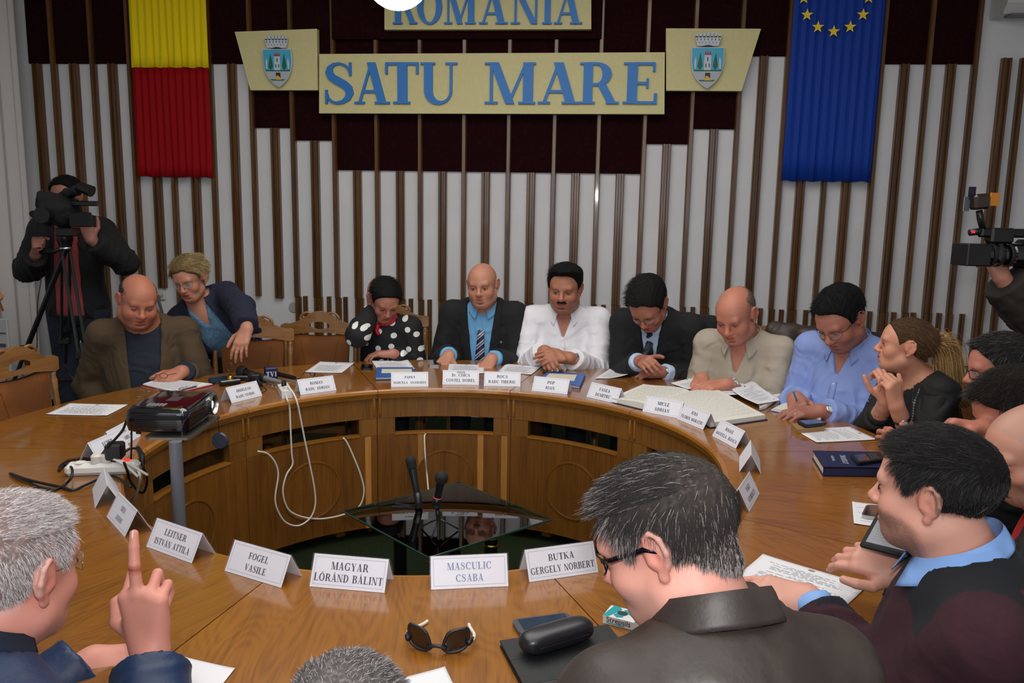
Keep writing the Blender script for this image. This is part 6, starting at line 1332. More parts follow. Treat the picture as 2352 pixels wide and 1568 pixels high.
# ================================================================== THE PEOPLE
m_wshirt = cloth('white_shirt_cloth', (222, 220, 226), .75); m_lblue = cloth('sky_shirt_cloth', (104, 164, 208), .75); m_suit = cloth('dark_suit_wool', (17, 18, 21), .9); m_btn = mat('pearl_button', (225, 225, 225), .3)
def tie(m, path, wid, gname='shirt', knot=True):
    def f_(I):
        n = 26; P = []; ws = []
        for k in range(n + 1):
            t = k / n; (x0, z0), (x1, z1) = path; P.append((x0 + (x1 - x0) * t, z0 + (z1 - z0) * t)); ws.append(wid[0] + (wid[1] - wid[0]) * t)
        L_ = on_cloth(I, gname, [(x - q, z) for (x, z), q in zip(P, ws)], .005); R_ = on_cloth(I, gname, [(x + q, z) for (x, z), q in zip(P, ws)], .005); C_ = on_cloth(I, gname, P, .010)
        for L__ in (L_, C_, R_):
            for k in range(n + 1): L__[k] = L__[k] + Vector(I['f']) * (.024 * (1 - k / n) ** 2.2)
        b = MB(); nn = 7; vs = []
        for a, c, d in zip(L_, C_, R_):
            for j in range(nn): t = j / (nn - 1); vs.append(a.lerp(c, t * 2) if t < .5 else c.lerp(d, t * 2 - 1))
        b.add(vs, [(i * nn + j, i * nn + j + 1, (i + 1) * nn + j + 1, (i + 1) * nn + j) for i in range(n) for j in range(nn - 1)])
        o = b.build('tie', m, I['root'], smooth=True); o.modifiers.new('s', 'SOLIDIFY').thickness = .003
        if knot:
            x, z = path[0]; c = on_cloth(I, gname, [(x, z + .004)], .032)[0]; q = v3(*c); rr = I['r']; uu = I['u']; ff = I['f']
            V = [q + rr * a + uu * b_ + ff * c__ for a, b_, c__ in ((-.019, .018, 0), (.019, .018, 0), (.012, -.014, 0), (-.012, -.014, 0), (-.014, .016, .012), (.014, .016, .012), (.009, -.012, .011), (-.009, -.012, .011))]
            MB().add(V, [(4, 7, 6, 5), (0, 4, 5, 1), (1, 5, 6, 2), (2, 6, 7, 3), (3, 7, 4, 0)]).build('tie_knot', m, I['root'])
    return f_
def striped(name, base, ang, per, bands, rough=.5):
    m = bpy.data.materials.new(name); m.use_nodes = True; nt = m.node_tree; b = nt.nodes['Principled BSDF']; N = nt.nodes.new; L = nt.links; b.inputs['Roughness'].default_value = rough
    tc = N('ShaderNodeTexCoord'); dp = N('ShaderNodeVectorMath'); dp.operation = 'DOT_PRODUCT'; dp.inputs[1].default_value = (math.cos(ang) / per, 0, math.sin(ang) / per); L.new(tc.outputs['Object'], dp.inputs[0])
    fr = N('ShaderNodeMath'); fr.operation = 'FRACT'; L.new(dp.outputs['Value'], fr.inputs[0]); rp = N('ShaderNodeValToRGB'); rp.color_ramp.interpolation = 'CONSTANT'; e = rp.color_ramp.elements; e[0].position = 0; e[0].color = srgb(base); ps = []
    for a, z, c in bands: ps += [(a, c), (z, base)]
    for i, (p, c) in enumerate(ps): q = e[1] if i == 0 else e.new(p); q.position = p; q.color = srgb(c)
    L.new(fr.outputs[0], rp.inputs[0]); L.new(rp.outputs[0], b.inputs['Base Color']); return m
def pin(I, g, x, z, r, m, name, n=12):
    q = on_cloth(I, g, [(x, z)], .003)[0]; fz = Vector(I['f']).to_track_quat('Z', 'Y'); return MB().lathe([(0, .002), (r * .85, .0015), (r, 0), (r, -.003)], n, lambda p: q + fz @ p).build(name, m, I['root'])
def wwatch(I, hand, ms, mf, k=.9, up=(0, 0, 1), r0=.031, col=None):
    EL, WR = I['E'][hand]; d = unit(WR - EL); c = EL + (WR - EL) * k; q = Vector(d).to_track_quat('Z', 'Y'); w_ = bpy.data.objects.new('wristwatch', None); COL.objects.link(w_); w_.parent = I['root']
    MB().lathe([(r0, -.007), (r0 + .0025, -.007), (r0 + .0025, .007), (r0, .007), (r0, -.007)], 24, lambda p: Vector(c) + q @ p).build('strap', ms, w_, smooth=True, ang=40)
    n = np.array(up, float); n = unit(n - d * np.dot(n, d)); fz = Vector(n).to_track_quat('Z', 'Y'); o = Vector(c + n * (r0 + .002))
    MB().lathe([(0, .0055), (.0125, .0055), (.0155, .0065), (.018, .004), (.018, -.004)], 24, lambda p: o + fz @ p).build('case', m_steel, w_, smooth=True, ang=40)
    MB().lathe([(0, .0062), (.0128, .0062)], 20, lambda p: o + fz @ p).build('dial', mf, w_)
def ring(I, hand, fi=3, m=None):
    WR, fd, hp_, i = I['hands'][hand]; c = [p for p in hp_ if p[0] == 'c'][5 + fi * 3]; a, b_ = np.array(c[1]), np.array(c[2]); q = Vector(unit(b_ - a)).to_track_quat('Z', 'Y')
    MB().lathe([(c[3] + .0002, -.0018), (c[3] + .0016, 0), (c[3] + .0002, .0018)], 16, lambda p: Vector(a * .6 + b_ * .4) + q @ p).build('ring', m_gold, I['root'], smooth=True)
m_dial = mat('watch_dial', (216, 214, 206), .3)

# --- bald man in the dark suit
m_tie = striped('striped_tie', (24, 32, 70), R(-48), .04, [(.1, .24, (188, 192, 200)), (.32, .38, (130, 130, 142)), (.46, .58, (188, 192, 200))])
I = person('suit', 'bald man in dark suit, light blue shirt and striped tie at the far side', ('d', 1108, 656, 4.85), (0, .07, .125), (.2,), (-94, 6, 4), -90,
    A=dict(skin=(184, 128, 104), blush=.5, fat=.004, jaw=1.1, eye=.0038, brow=((112, 88, 72), .0022), stubble=((130, 110, 100), .15), scalp=((140, 110, 96), .2), hair_line='fringe', neck=.066),
    arms=[(('t', 1032, 814, .80), (-.3, -.9, -.5), (0, -.3, 1), dict(curl=(34, 42, 30), spread=12), (.3, -.45, -.8)), (('t', 1130, 822, .80), (-.25, -.92, -.5), (0, -.2, 1), dict(curl=(16, 20, 14), spread=8), (.3, -.45, -.8))],
    wear=[dict(name='shirt', m=m_lblue, inf=.008, sleeve=.97, wr=.003, top=.03), dict(name='jacket', m=m_suit, inf=.02, sleeve=.88, loose=.014, vee=(-.46, .02, .085), veex=.01, lapel=.07, neck=.014, top=.035, wr=.005)],
    sh=.172, s=1.1, hs=1.08, belly=.03, depthfat=.03, drop=.01, under=[collar(m_lblue, rad=.077, drop=.018, open_=.3, spread=.03), tie(m_tie, ((0, -.068), (.015, -.44)), (.016, .044))])
pin(I, 'jacket', -.115, -.17, .008, mat('pin_green', (120, 190, 170), .3, .6), 'lapel_pin')
# --- man in the white shirt with the moustache
I = person('white', 'man with black hair and moustache in a white shirt at the far side', ('d', 1297, 664, 4.8), (0, .07, .13), (.16,), (-97, 8, -1), -92,
    A=dict(skin=(168, 112, 88), blush=.4, fat=.006, jaw=1.12, nose=1.12, eye=.0042, brow=((16, 13, 12), .003), moustache=((12, 11, 11), .0072), stubble=((62, 54, 54), .35), neck=.07,
           hair=dict(c=(10, 10, 11), t=.017, n=2600, len=.014, comb='side', lift=.08, vol=[((-.01, .02, .085), (.07, .082, .035))], jit=.12, rag=.6), hl=-.002, recede=.015),
    arms=[(('d', 1250, 804, 4.55), (.25, -.85, -.42), (-.5, -.4, .8), dict(curl=(30, 40, 28), spread=8), (.35, -.35, -.8)), (('d', 1312, 822, 4.5), (-.88, -.35, .12), (.1, -.6, .8), dict(curl=(14, 22, 14), spread=7), (.35, -.35, -.8))],
    wear=[dict(name='shirt', m=m_wshirt, res=.0082, inf=.014, sleeve=.93, loose=.014, wr=.010, vee=(-.115, .004, .05), neck=.006, top=.03)],
    sh=.176, s=1.12, hs=1.13, belly=.05, depthfat=.04, drop=.01, under=[collar(m_wshirt, rad=.08, drop=.04, open_=.42)])
strip_on(I, 'shirt', 'placket', m_wshirt, [(0, -.13 - .025 * k) for k in range(9)], .016)
wwatch(I, 1, m_steel, m_black, .95, (.3, -.6, .6))
# --- woman in polka dots, hand at her ear
def dots(V, l, I):
    col = np.tile(lin((14, 14, 16)), (len(V), 1)); q = V; a = q[:, [0, 2]] / .078; s_ = (np.floor(a[:, 1]) % 2) * .5; cx = np.floor(a[:, 0] + s_) - s_ + .5; cz = np.floor(a[:, 1]) + .5
    j = np.sin(cx * 12.9 + cz * 78.2) * .12; d = np.hypot(a[:, 0] - cx - j, a[:, 1] - cz - j * .6) * .078; return mixc(col, lin((222, 222, 222)), (d < .0165) * 1.)
m_dots = mat('polka_dot_knit', (14, 14, 16), .8); nt = m_dots.node_tree; tc = [n for n in nt.nodes if n.type == 'TEX_COORD'][0]; sx_ = nt.nodes.new('ShaderNodeSeparateXYZ'); cx_ = nt.nodes.new('ShaderNodeCombineXYZ'); vo = nt.nodes.new('ShaderNodeTexVoronoi'); vo.voronoi_dimensions = '2D'; vo.inputs['Scale'].default_value = 12.5; vo.inputs['Randomness'].default_value = .55; lt_ = nt.nodes.new('ShaderNodeMath'); lt_.operation = 'LESS_THAN'; lt_.inputs[1].default_value = .21; mx_ = nt.nodes.new('ShaderNodeMix'); mx_.data_type = 'RGBA'; mx_.inputs[6].default_value = srgb(14, 14, 16); mx_.inputs[7].default_value = srgb(222, 222, 222)
for a_, b_ in ((tc.outputs['Object'], sx_.inputs[0]), (sx_.outputs[0], cx_.inputs[0]), (sx_.outputs[2], cx_.inputs[1]), (cx_.outputs[0], vo.inputs['Vector']), (vo.outputs['Distance'], lt_.inputs[0]), (lt_.outputs[0], mx_.inputs[0]), (mx_.outputs[2], nt.nodes['Principled BSDF'].inputs['Base Color'])): nt.links.new(a_, b_)
I = person('polka', 'woman with black hair in a black blouse with white polka dots, hand at her ear', ('d', 884, 690, 4.8), (.005, .07, .115), (.16,), (-62, 34, -4), -82,
    A=dict(skin=(176, 118, 98), blush=.35, jaw=.9, nose=.9, eye=.0018, lash=1.3, brow=((40, 26, 24), .0018), lip=(140, 60, 56), neck=.047,
           hair=dict(c=(8, 8, 9), t=.016, n=2200, len=.02, comb='part', lift=.02, jit=.03, rag=.2, lump=.2, vol=[((0, -.1, -.02), (.05, .045, .06))]), hl=-.002),
    arms=[(('d', 853, 716, 4.84), (-.05, -.1, 1), (-.9, -.5, -.1), dict(curl=(10, 14, 10), spread=5), (.6, .5, -1)), (('t', 905, 812, .80), (-1, -.2, 0), (0, 0, 1), 'rest', (.35, -.35, -.8))],
    wear=[dict(name='blouse', m=m_dots, inf=.012, sleeve=.96, loose=.012, wr=.003, neck=.012, top=.015, res=.008)], sh=.145, s=1.01, hs=1.0, drop=.01)
pk = I; T = I['T']
MB().tube(crom_([Vector(T(.05 * math.sin(a) * 1.15, .0 + .062 * math.cos(a), .012 - .02 * math.cos(a))) for a in [2 * PI * k / 12 for k in range(13)]], 3), [.011 + .003 * math.sin(k * 1.3) for k in range(37)], 8).build('red_scarf', cloth('red_scarf', (196, 18, 44), .5), I['root'], smooth=True)
MB().tube(crom_([Vector(T(.035, .07, -.0)), Vector(T(.045, .09, -.03)), Vector(T(.03, .1, -.06))], 3), [.014, .016, .014, .013, .012, .012, .008], 8).build('scarf_knot', MATS['red_scarf'], I['root'], smooth=True)
MB().lathe([(.004 * math.sin(PI * k / 6), .004 * math.cos(PI * k / 6)) for k in range(7)], 10, lambda p: Vector(I['hl'](.079, -.004, -.034)) + p).build('earring', m_steel, I['root'], smooth=True)
# --- man in the black suit reading
m_ntie = mat('navy_tie', (16, 22, 42), .5)
I = person('reading', 'dark-haired man with glasses in a black suit, head bowed over a sheet', ('d', 1488, 700, 4.4), (.0, .13, .075), (.24,), (-112, 46, 4), -112,
    A=dict(skin=(170, 112, 92), blush=.4, fat=.003, eye=.0015, brow=((30, 22, 20), .0028), stubble=((90, 70, 64), .15), neck=.062,
           hair=dict(c=(18, 15, 14), t=.02, n=2600, len=.024, comb='side', lift=.15, jit=.18, cap=(14, 12, 11), mix=((44, 36, 32), .15)), hl=-.006, glasses=dict(c=(40, 36, 36), t=.0009)),
    arms=[(('d', 1470, 828, 4.3), (.2, -.9, .1), (-.6, -.3, .8), 'loose', (.35, -.35, -.8)), (('t', 1520, 854, .795), (-.97, -.2, .0), (.05, -.5, .85), dict(curl=(40, 48, 30), spread=5), (.3, -.45, -.8))],
    wear=[dict(name='shirt', m=cloth('pale_shirt_cloth', (176, 196, 224), .75), inf=.008, sleeve=.97, wr=.002, top=.03), dict(name='jacket', m=m_suit, inf=.02, sleeve=(.88, .84), loose=.012, vee=(-.3, .012, .06), lapel=.07, neck=.012, top=.035, wr=.006)],
    sh=.172, s=1.1, hs=1.14, depthfat=.02, drop=.01, under=[collar(cloth('pale_shirt_cloth', (176, 196, 224)), rad=.073, drop=.04, open_=.25), tie(m_ntie, ((0, -.05), (0, -.34)), (.015, .038))])
wwatch(I, 1, m_black, m_dial, .95, (.9, -.4, .3))
# --- man in the beige polo
m_beige = cloth('beige_knit', (168, 156, 140), .9, bump=(320, .4, .0012))
I = person("polo", 'balding man in a beige knitted polo leaning over the open register', ('d', 1690, 724, 4.12), (-.01, .10, .12), (.2,), (-122, 26, 4), -118,
    A=dict(skin=(184, 120, 98), blush=.6, fat=.005, jaw=1.08, nose=1.12, eye=.0022, brow=((120, 96, 84), .0022), stubble=((140, 116, 104), .15), neck=.066, hair_line='horse', fringe_top=.085,
           hair=dict(c=(84, 74, 68), cap=(140, 104, 90), t=.002, n=4500, len=.008, comb='down', lift=.1, jit=.15, rad=.0007, lump=.2), hl=-.01, recede=.02),
    arms=[(('t', 1612, 868, .81), (-.25, -.95, -.2), (0, -.1, 1), dict(curl=(14, 18, 12), spread=10), (.3, -.45, -.8)), (('t', 1672, 882, .81), (-.96, -.3, -.1), (0, -.3, 1), dict(curl=(16, 20, 12), spread=7), (.35, -.35, -.8))],
    wear=[dict(name='polo_shirt', m=m_beige, res=.0082, inf=.014, sleeve=(.72, .62), loose=.014, wr=.010, vee=(-.13, .004, .05), neck=.008, top=.02)], sh=.168, s=1.12, hs=1.14, belly=.03, depthfat=.03, drop=.01,
    under=[collar(m_beige, rad=.078, drop=.04, open_=.42, spread=.05)])
buttons(I, 'polo_shirt', m_btn, [(0, -.15), (0, -.2)]); strip_on(I, 'polo_shirt', 'placket', m_beige, [(0, -.13 - .02 * k) for k in range(8)], .014)
c4 = on_cloth(I, 'polo_shirt', [(-.1 - dx, -.2 + dz) for dx, dz in ((-.012, .012), (.012, .012), (.012, -.006), (0, -.016), (-.012, -.006))], .003); MB().add(c4, [(0, 1, 2, 3, 4)]).build('badge', mat('badge_brown', (92, 40, 22), .5), I['root'])
c4 = on_cloth(I, 'polo_shirt', [(-.1 + .005 * math.cos(k), -.2 + .006 * math.sin(k)) for k in range(6)], .005); MB().add(c4, [tuple(range(6))]).build('badge_mark', m_dial, I['root'])
wwatch(I, 1, m_steel, m_dial, .93, (.2, -.5, .8))
# --- man in the light blue shirt writing
m_bshirt = cloth('blue_shirt_cloth', (128, 148, 204), .75)
I = person('bluew', 'black-haired man with glasses in a light blue shirt writing in a notebook', ('d', 1930, 734, 3.7), (.0, .11, .11), (.16,), (-138, 36, 5), -132,
    A=dict(skin=(170, 112, 94), blush=.5, fat=.005, jaw=1.08, nose=1.08, eye=.0015, brow=((18, 14, 14), .003), stubble=((70, 56, 54), .3), neck=.066,
           hair=dict(c=(9, 9, 10), t=.02, n=2600, len=.02, comb='fwd', lift=.2, jit=.2, rag=.7), hl=-.002, recede=.02, glasses=dict(c=(60, 50, 44), t=.0008, arm=.0018)),
    arms=[(('t', 1826, 912, .81), (-.1, -.95, -.25), (-.5, -.2, .85), dict(curl=(50, 55, 30), spread=3, thumb=((.6, .7, -.4), (.1, .9, -.4), (-.1, .9, -.5))), (.3, -.35, -.8)), (('t', 1886, 944, .795), (-.97, -.2, -.06), (0, -.2, 1), dict(curl=(16, 22, 14), spread=6), (.3, -.45, -.8))],
    wear=[dict(name='shirt', m=m_bshirt, res=.0082, inf=.014, sleeve=(.93, .93), loose=.016, wr=.011, vee=(-.11, .004, .045), neck=.006, top=.03)], sh=.172, s=1.13, hs=1.13, belly=.05, depthfat=.04, drop=.01,
    under=[collar(m_bshirt, rad=.078, drop=.045, open_=.4, spread=.045)])
strip_on(I, 'shirt', 'placket', m_bshirt, [(0, -.13 - .025 * k) for k in range(9)], .016); buttons(I, 'shirt', m_btn, [(0, -.14), (0, -.22), (0, -.31)], .0065); wwatch(I, 1, cloth('maroon_strap', (70, 24, 22), .5), m_dial, .95, (.9, -.5, .4)); ring(I, 1, 2)
pa, pb = atz(1833, 928, TZ + .02), atz(1822, 898, TZ + .115)
t = thing('pen', 'light blue pen in the writing hand of the man in the blue shirt', 'pen', pa); MB().tube([(0, 0, 0), (pb - pa) * .08, (pb - pa) * .1, pb - pa], [.0008, .003, .0042, .0042], 10).build('barrel', mat('pen_blue', (60, 150, 210), .3), t, smooth=True)
# --- ponytailed woman, chin on her hands
m_blk = cloth('black_crepe', (14, 14, 16), .8)
m_plaid = bpy.data.materials.new('check_cloth'); m_plaid.use_nodes = True; nt = m_plaid.node_tree; b_ = nt.nodes['Principled BSDF']; b_.inputs['Roughness'].default_value = .85; tc = nt.nodes.new('ShaderNodeTexCoord'); wv = []
for ax in 'XZ':
    k_ = nt.nodes.new('ShaderNodeTexWave'); k_.bands_direction = ax; k_.inputs['Scale'].default_value = 28; k_.inputs['Distortion'].default_value = .5; nt.links.new(tc.outputs['Object'], k_.inputs[0]); wv.append(k_)
mu = nt.nodes.new('ShaderNodeMath'); mu.operation = 'MULTIPLY'; nt.links.new(wv[0].outputs[1], mu.inputs[0]); nt.links.new(wv[1].outputs[1], mu.inputs[1]); rp = nt.nodes.new('ShaderNodeValToRGB'); rp.color_ramp.elements[0].color = srgb(28, 28, 32); rp.color_ramp.elements[1].color = srgb(150, 150, 154); nt.links.new(mu.outputs[0], rp.inputs[0]); nt.links.new(rp.outputs[0], b_.inputs['Base Color'])
m_pony = hairmat((132, 100, 62), .4)
I = person('pony', 'woman with a blonde ponytail in a black jacket resting her chin on her hands', ('d', 2078, 794, 3.42), (-.0, .06, .11), (.14,), (166, -4, 2), 196,
    A=dict(skin=(202, 142, 116), blush=.5, jaw=.88, nose=.95, eye=.0042, lash=1.5, brow=((70, 48, 36), .0018), lip=(160, 62, 60), lips=.8, neck=.047, iris=(50, 56, 60),
           hair=dict(c=(84, 58, 34), cap=(74, 52, 32), t=.007, n=5200, len=.03, comb='back', lift=.0, jit=.05, rag=.2, lump=.15, rad=.0006, mix=((118, 88, 54), .25)), hl=.0),
    arms=[(('d', 2036, 922, 3.24), (-.1, -.05, 1), (.3, -.95, .1), dict(curl=(55, 70, 40), spread=2), (.2, .3, -1)), (('d', 2060, 936, 3.14), (-.25, .02, .97), (.5, -.85, .1), dict(curl=(50, 80, 40), spread=3), (.3, .5, -1))],
    wear=[dict(name='top', m=m_blk, inf=.008, sleeve=(.6, .55), loose=.006, wr=.002, neck=.03, top=-.01, vee=(-.06, .02, .06)), dict(name='jacket', m=m_blk, inf=.016, sleeve=(.5, .46), loose=.012, wr=.004, vee=(-.5, .05, .07), neck=.03, top=.0)], sh=.14, s=1.0, hs=.97, drop=.012)
strip_on(I, 'jacket', 'check_trim', m_plaid, [(.085, -.03), (.082, -.1), (.078, -.2), (.072, -.3), (.07, -.4)], .016, th=.002); strip_on(I, 'jacket', 'check_trim', m_plaid, [(-.085, -.03), (-.082, -.1), (-.078, -.2), (-.072, -.3), (-.07, -.4)], .016, th=.002)
hl = I['hl']; R_ = np.random.RandomState(8); n = 2600; t0 = np.array(hl(0, -.112, .03)); rt_ = t0 + R_.randn(n, 3) * .011
PT = [t0, t0 + v3(.035, .0, -.005), t0 + v3(.06, .0, -.05), t0 + v3(.07, -.01, -.12), t0 + v3(.09, -.02, -.18), t0 + v3(.13, -.03, -.235)]
pts_ = np.array([np.array(q) for q in crom_([Vector(p) for p in PT], 3)]); k_ = len(pts_); off = R_.randn(n, 1, 3) * np.interp(np.arange(k_), [0, 3, 8, k_ - 1], [.007, .018, .02, .012])[None, :, None]; Pn = pts_[None] + off; 
for nm, a, b_2, mm in (('ponytail', 0, n // 2, m_pony), ('ponytail', n // 2, n, hairmat((196, 160, 104), .4))):
    cu_ = bpy.data.hair_curves.new(nm); cu_.add_curves([k_] * (b_2 - a)); cu_.attributes['position'].data.foreach_set('vector', Pn[a:b_2].astype(F32).ravel()); ra = cu_.attributes.get('radius') or cu_.attributes.new('radius', 'FLOAT', 'POINT'); ra.data.foreach_set('value', np.full((b_2 - a) * k_, .0007, F32)); cu_.materials.append(mm); o = bpy.data.objects.new(nm, cu_); COL.objects.link(o); o.parent = I['root']
MB().tube(crom_([Vector(p) for p in PT], 3), [.012, .016, .02, .022, .022, .022, .021, .02, .018, .017, .015, .013, .011, .009, .006, .003], 10).build('ponytail_core', hairmat((120, 92, 56)), I['root'], smooth=True)
MB().lathe([(.012, -.006), (.017, -.004), (.017, .004), (.012, .006)], 14, lambda p: Vector(t0 + v3(.01, .004, 0)) + Vector(PT[1] - PT[0]).to_track_quat('Z', 'Y') @ p).build('hair_band', m_blackm, I['root'], smooth=True)
MB().lathe([(.004 * math.sin(PI * k / 6), .004 * math.cos(PI * k / 6)) for k in range(7)], 10, lambda p: Vector(hl(-.081, -.006, -.034)) + p).build('earring', m_steel, I['root'], smooth=True)
wwatch(I, 1, m_black, m_dial, .78, (-.3, -.9, .2), .03)
# --- man in the brown jacket
m_brj = cloth('brown_cord', (74, 58, 38), .9, bump=(400, .3, .0012)); m_dk = cloth('dark_navy_knit', (24, 32, 44), .9)
I = person('brown', 'balding man in a brown jacket over a dark sweater looking down at a clipboard', ('d', 317, 692, 4.22), (-.015, .085, .125), (.2,), (-50, 20, -5), -62,
    A=dict(skin=(176, 112, 88), blush=.75, fat=.01, jaw=1.18, nose=1.15, eye=.0022, brow=((100, 76, 62), .0018), stubble=((120, 96, 84), .1), neck=.08, hair_line='horse', fringe_top=.07,
           hair=dict(c=(50, 40, 34), cap=(84, 62, 50), t=.003, n=3000, len=.008, comb='down', lift=.1, jit=.15, rad=.0007, lump=.2), hl=-.02, recede=.03),
    arms=[(('d', 255, 975, 4.2), (.6, -.7, 0), (0, 0, 1), 'rest', (.3, -.45, -.8)), (('t', 420, 852, .805), (-.45, -.85, -.32), (.35, -.3, .85), dict(curl=(26, 38, 24), spread=8), (.35, -.35, -.8))],
    wear=[dict(name='sweater', m=m_dk, inf=.01, sleeve=.99, loose=.01, wr=.002, neck=.012, top=.012), dict(name='jacket', m=m_brj, inf=.018, sleeve=.9, loose=.01, vee=(-.5, .05, .085), lapel=.075, neck=.014, top=.03, wr=.008)], sh=.176, s=1.12, hs=1.1, belly=.06, depthfat=.05, drop=.01)
ring(I, 1, 2)
hg = thing('held_glasses', 'dark-rimmed glasses held in the hand of the man in the brown jacket', 'glasses', atd(362, 862, 3.86)); 
for x in (-.028, .03): MB().tube([(x + .02 * math.cos(a), 0, .012 * math.sin(a)) for a in [2 * PI * k / 14 for k in range(15)]], .0014, 6, caps=False).build('rim', m_black, hg, smooth=True)
MB().tube([(-.01, 0, .004), (.012, 0, .004)], .0012, 6).build('bridge', m_black, hg); MB().tube([(.05, 0, .004), (.09, .01, .012)], .0014, 6).build('temple_arm', m_black, hg)
# --- blonde woman leaning in
m_nvj = cloth('navy_jacket', (14, 18, 44), .85); m_pbl = cloth('pale_blue_knit', (92, 130, 160), .9, bump=(220, .8, .003), noise=(120, .25, 3))
I = person('blonde', 'blonde woman with glasses in a navy jacket leaning with one arm stretched out', ('d', 437, 640, 4.5), (-.01, .05, .12), (.2, -.14, .86), (-92, 20, 8), -80,
    A=dict(skin=(176, 122, 100), blush=.45, jaw=.93, nose=.95, eye=.003, lash=1.1, brow=((120, 92, 66), .0014), lip=(150, 60, 58), lips=1., neck=.047, bust=1,
           hair=dict(c=(132, 108, 68), cap=(104, 84, 52), t=.016, n=5000, len=.03, comb='part', lift=.03, jit=.08, rad=.0006, lump=.4, mix=((186, 164, 116), .3), droop=.1), hl=-.018, nape=-.05, glasses=dict(c=(90, 84, 84), t=.0007)),
    arms=[(('d', 452, 810, 4.5), (.1, -.5, -.8), (-1, 0, 0), 'rest', (.3, -.45, -.8)), (('d', 571, 758, 4.12), (-.1, -.55, -.75), (.1, -.75, .6), dict(curl=(16, 22, 14), spread=9), (1., .1, -.25))],
    wear=[dict(name='pullover', m=m_pbl, inf=.008, sleeve=.5, wr=.002, neck=.004, top=-.0, vee=(-.11, .004, .05)), dict(name='jacket', m=m_nvj, inf=.018, sleeve=.93, loose=.012, vee=(-.42, .11, .055), lapel=.02, neck=.012, top=.02, wr=.006)], sh=.15, s=.98, hs=.98, drop=.015, stand=True)
R_ = random.Random(3); mfl = mat('embroidery_blue', (64, 92, 170), .7)
for k in range(22):
    z = -.2 - .013 * k; x = -.135 + .0 * k - .002 * math.sin(k) ; c = on_cloth(I, 'jacket', [(x - .012 + R_.random() * .03, z)], .004)[0]
    fz = Vector(I['f']).to_track_quat('Z', 'Y'); MB().lathe([(0, .002), (.004, .003), (.009, 0)], 5, lambda p: c + fz @ p).build('embroidered_flower', mfl, I['root'])
kn = [v3(*atd(460, 900, 4.85)), v3(*atd(530, 900, 4.85))]; Pq = I['T'](0, 0, -I['L'])
tp = []
for k, q in enumerate(kn): q = v3(Pq[0] + (.1 if k else -.1), Pq[1] + .06, .08); tp += [cone(Pq - v3(0, 0, .02), v3(q[0], q[1], .5), .12, .085, .05), cone(v3(q[0], q[1], .5), q, .085, .055, .03)]
v = run(Vol(Pq - v3(.4, .4, .9), Pq + v3(.4, .4, .2), .02), tp); V, F = snet(v); mkmesh('trousers', V, F, mat('cloth_30_32_40', (30, 32, 40), .85), I['root'])
for k in (0, 1):
    q = v3(Pq[0] + (.1 if k else -.1), Pq[1] + .06, .0); v = run(Vol(q - .25, q + .25, .014), [ell(q + v3(.02, -.06, .045), (.045, .12, .04))]); V, F = snet(v); V[:, 2] = np.maximum(V[:, 2], .003); mkmesh('shoe', V, F, m_black, I['root'])
# --- left cameraman (standing) and his camera on a tripod
m_jkt = cloth('black_parka', (12, 12, 14), .85); m_tee = cloth('coral_tee', (150, 62, 60), .9); m_jean = cloth('dark_jeans', (22, 28, 42), .9)
def legs(I, w_, f0, m, z0=.05):
    Pq = I['T'](0, 0, -I['L']); tp = []; ff = f_h(f0); rr = rt_h(f0)
    for s_ in (1, -1): q = Pq + rr * s_ * .1; tp += [cone(v3(q[0], q[1], Pq[2] - .02), v3(q[0], q[1], .48), .1, .07, .05), cone(v3(q[0], q[1], .48), v3(q[0], q[1], z0 + .03), .07, .05, .03)]
    v = run(Vol(Pq - v3(.4, .4, Pq[2] - .02), Pq + v3(.4, .4, .1), .016), [ell(Pq, (.17, .12, .13), None, .05)] + tp); V, F = snet(v); mkmesh('trousers', V, F, m, I['root'])
    for s_ in (1, -1):
        q = Pq + rr * s_ * .1; q[2] = 0; v = run(Vol(q - .28, q + .28, .014), [ell(q + ff * .06 + v3(0, 0, .045), (.05, .14, .045), tuple(zip(tuple(rr), tuple(ff), (0, 0, 1))), .01)]); V, F = snet(v); V[:, 2] = np.maximum(V[:, 2], .003); mkmesh('shoe', V, F, m_black, I['root'])
I = person('caml', 'cameraman in a black open parka and coral t-shirt standing behind a camera on a tripod', ('d', 152, 452, 5.35), (0, .05, .13), (.02, 0, .93), (-84, 8, 0), -78,
    A=dict(skin=(150, 100, 84), eye=.003, neck=.056, hair=dict(c=(12, 11, 11), t=.018, n=1200, len=.02, comb='fwd', lift=.2, jit=.2)),
    arms=[(('d', 82, 585, 5.0), (.35, -.5, .75), (-.5, -.6, .3), 'fist', (.5, -.1, -1)), (('d', 210, 552, 5.08), (-.3, -.2, .95), (.3, -.9, .1), dict(curl=(30, 45, 25), spread=4), (.9, .1, -1))],
    wear=[dict(name='t_shirt', m=m_tee, inf=.012, sleeve=.3, wr=.004, neck=.006, top=.01), dict(name='parka', m=m_jkt, inf=.024, sleeve=.93, loose=.014, vee=(-.62, .085, .07), neck=.01, top=.05, wr=.01)], sh=.175, s=1.06, hs=1.0, stand=True)
legs(I, 0, -78, m_jean)
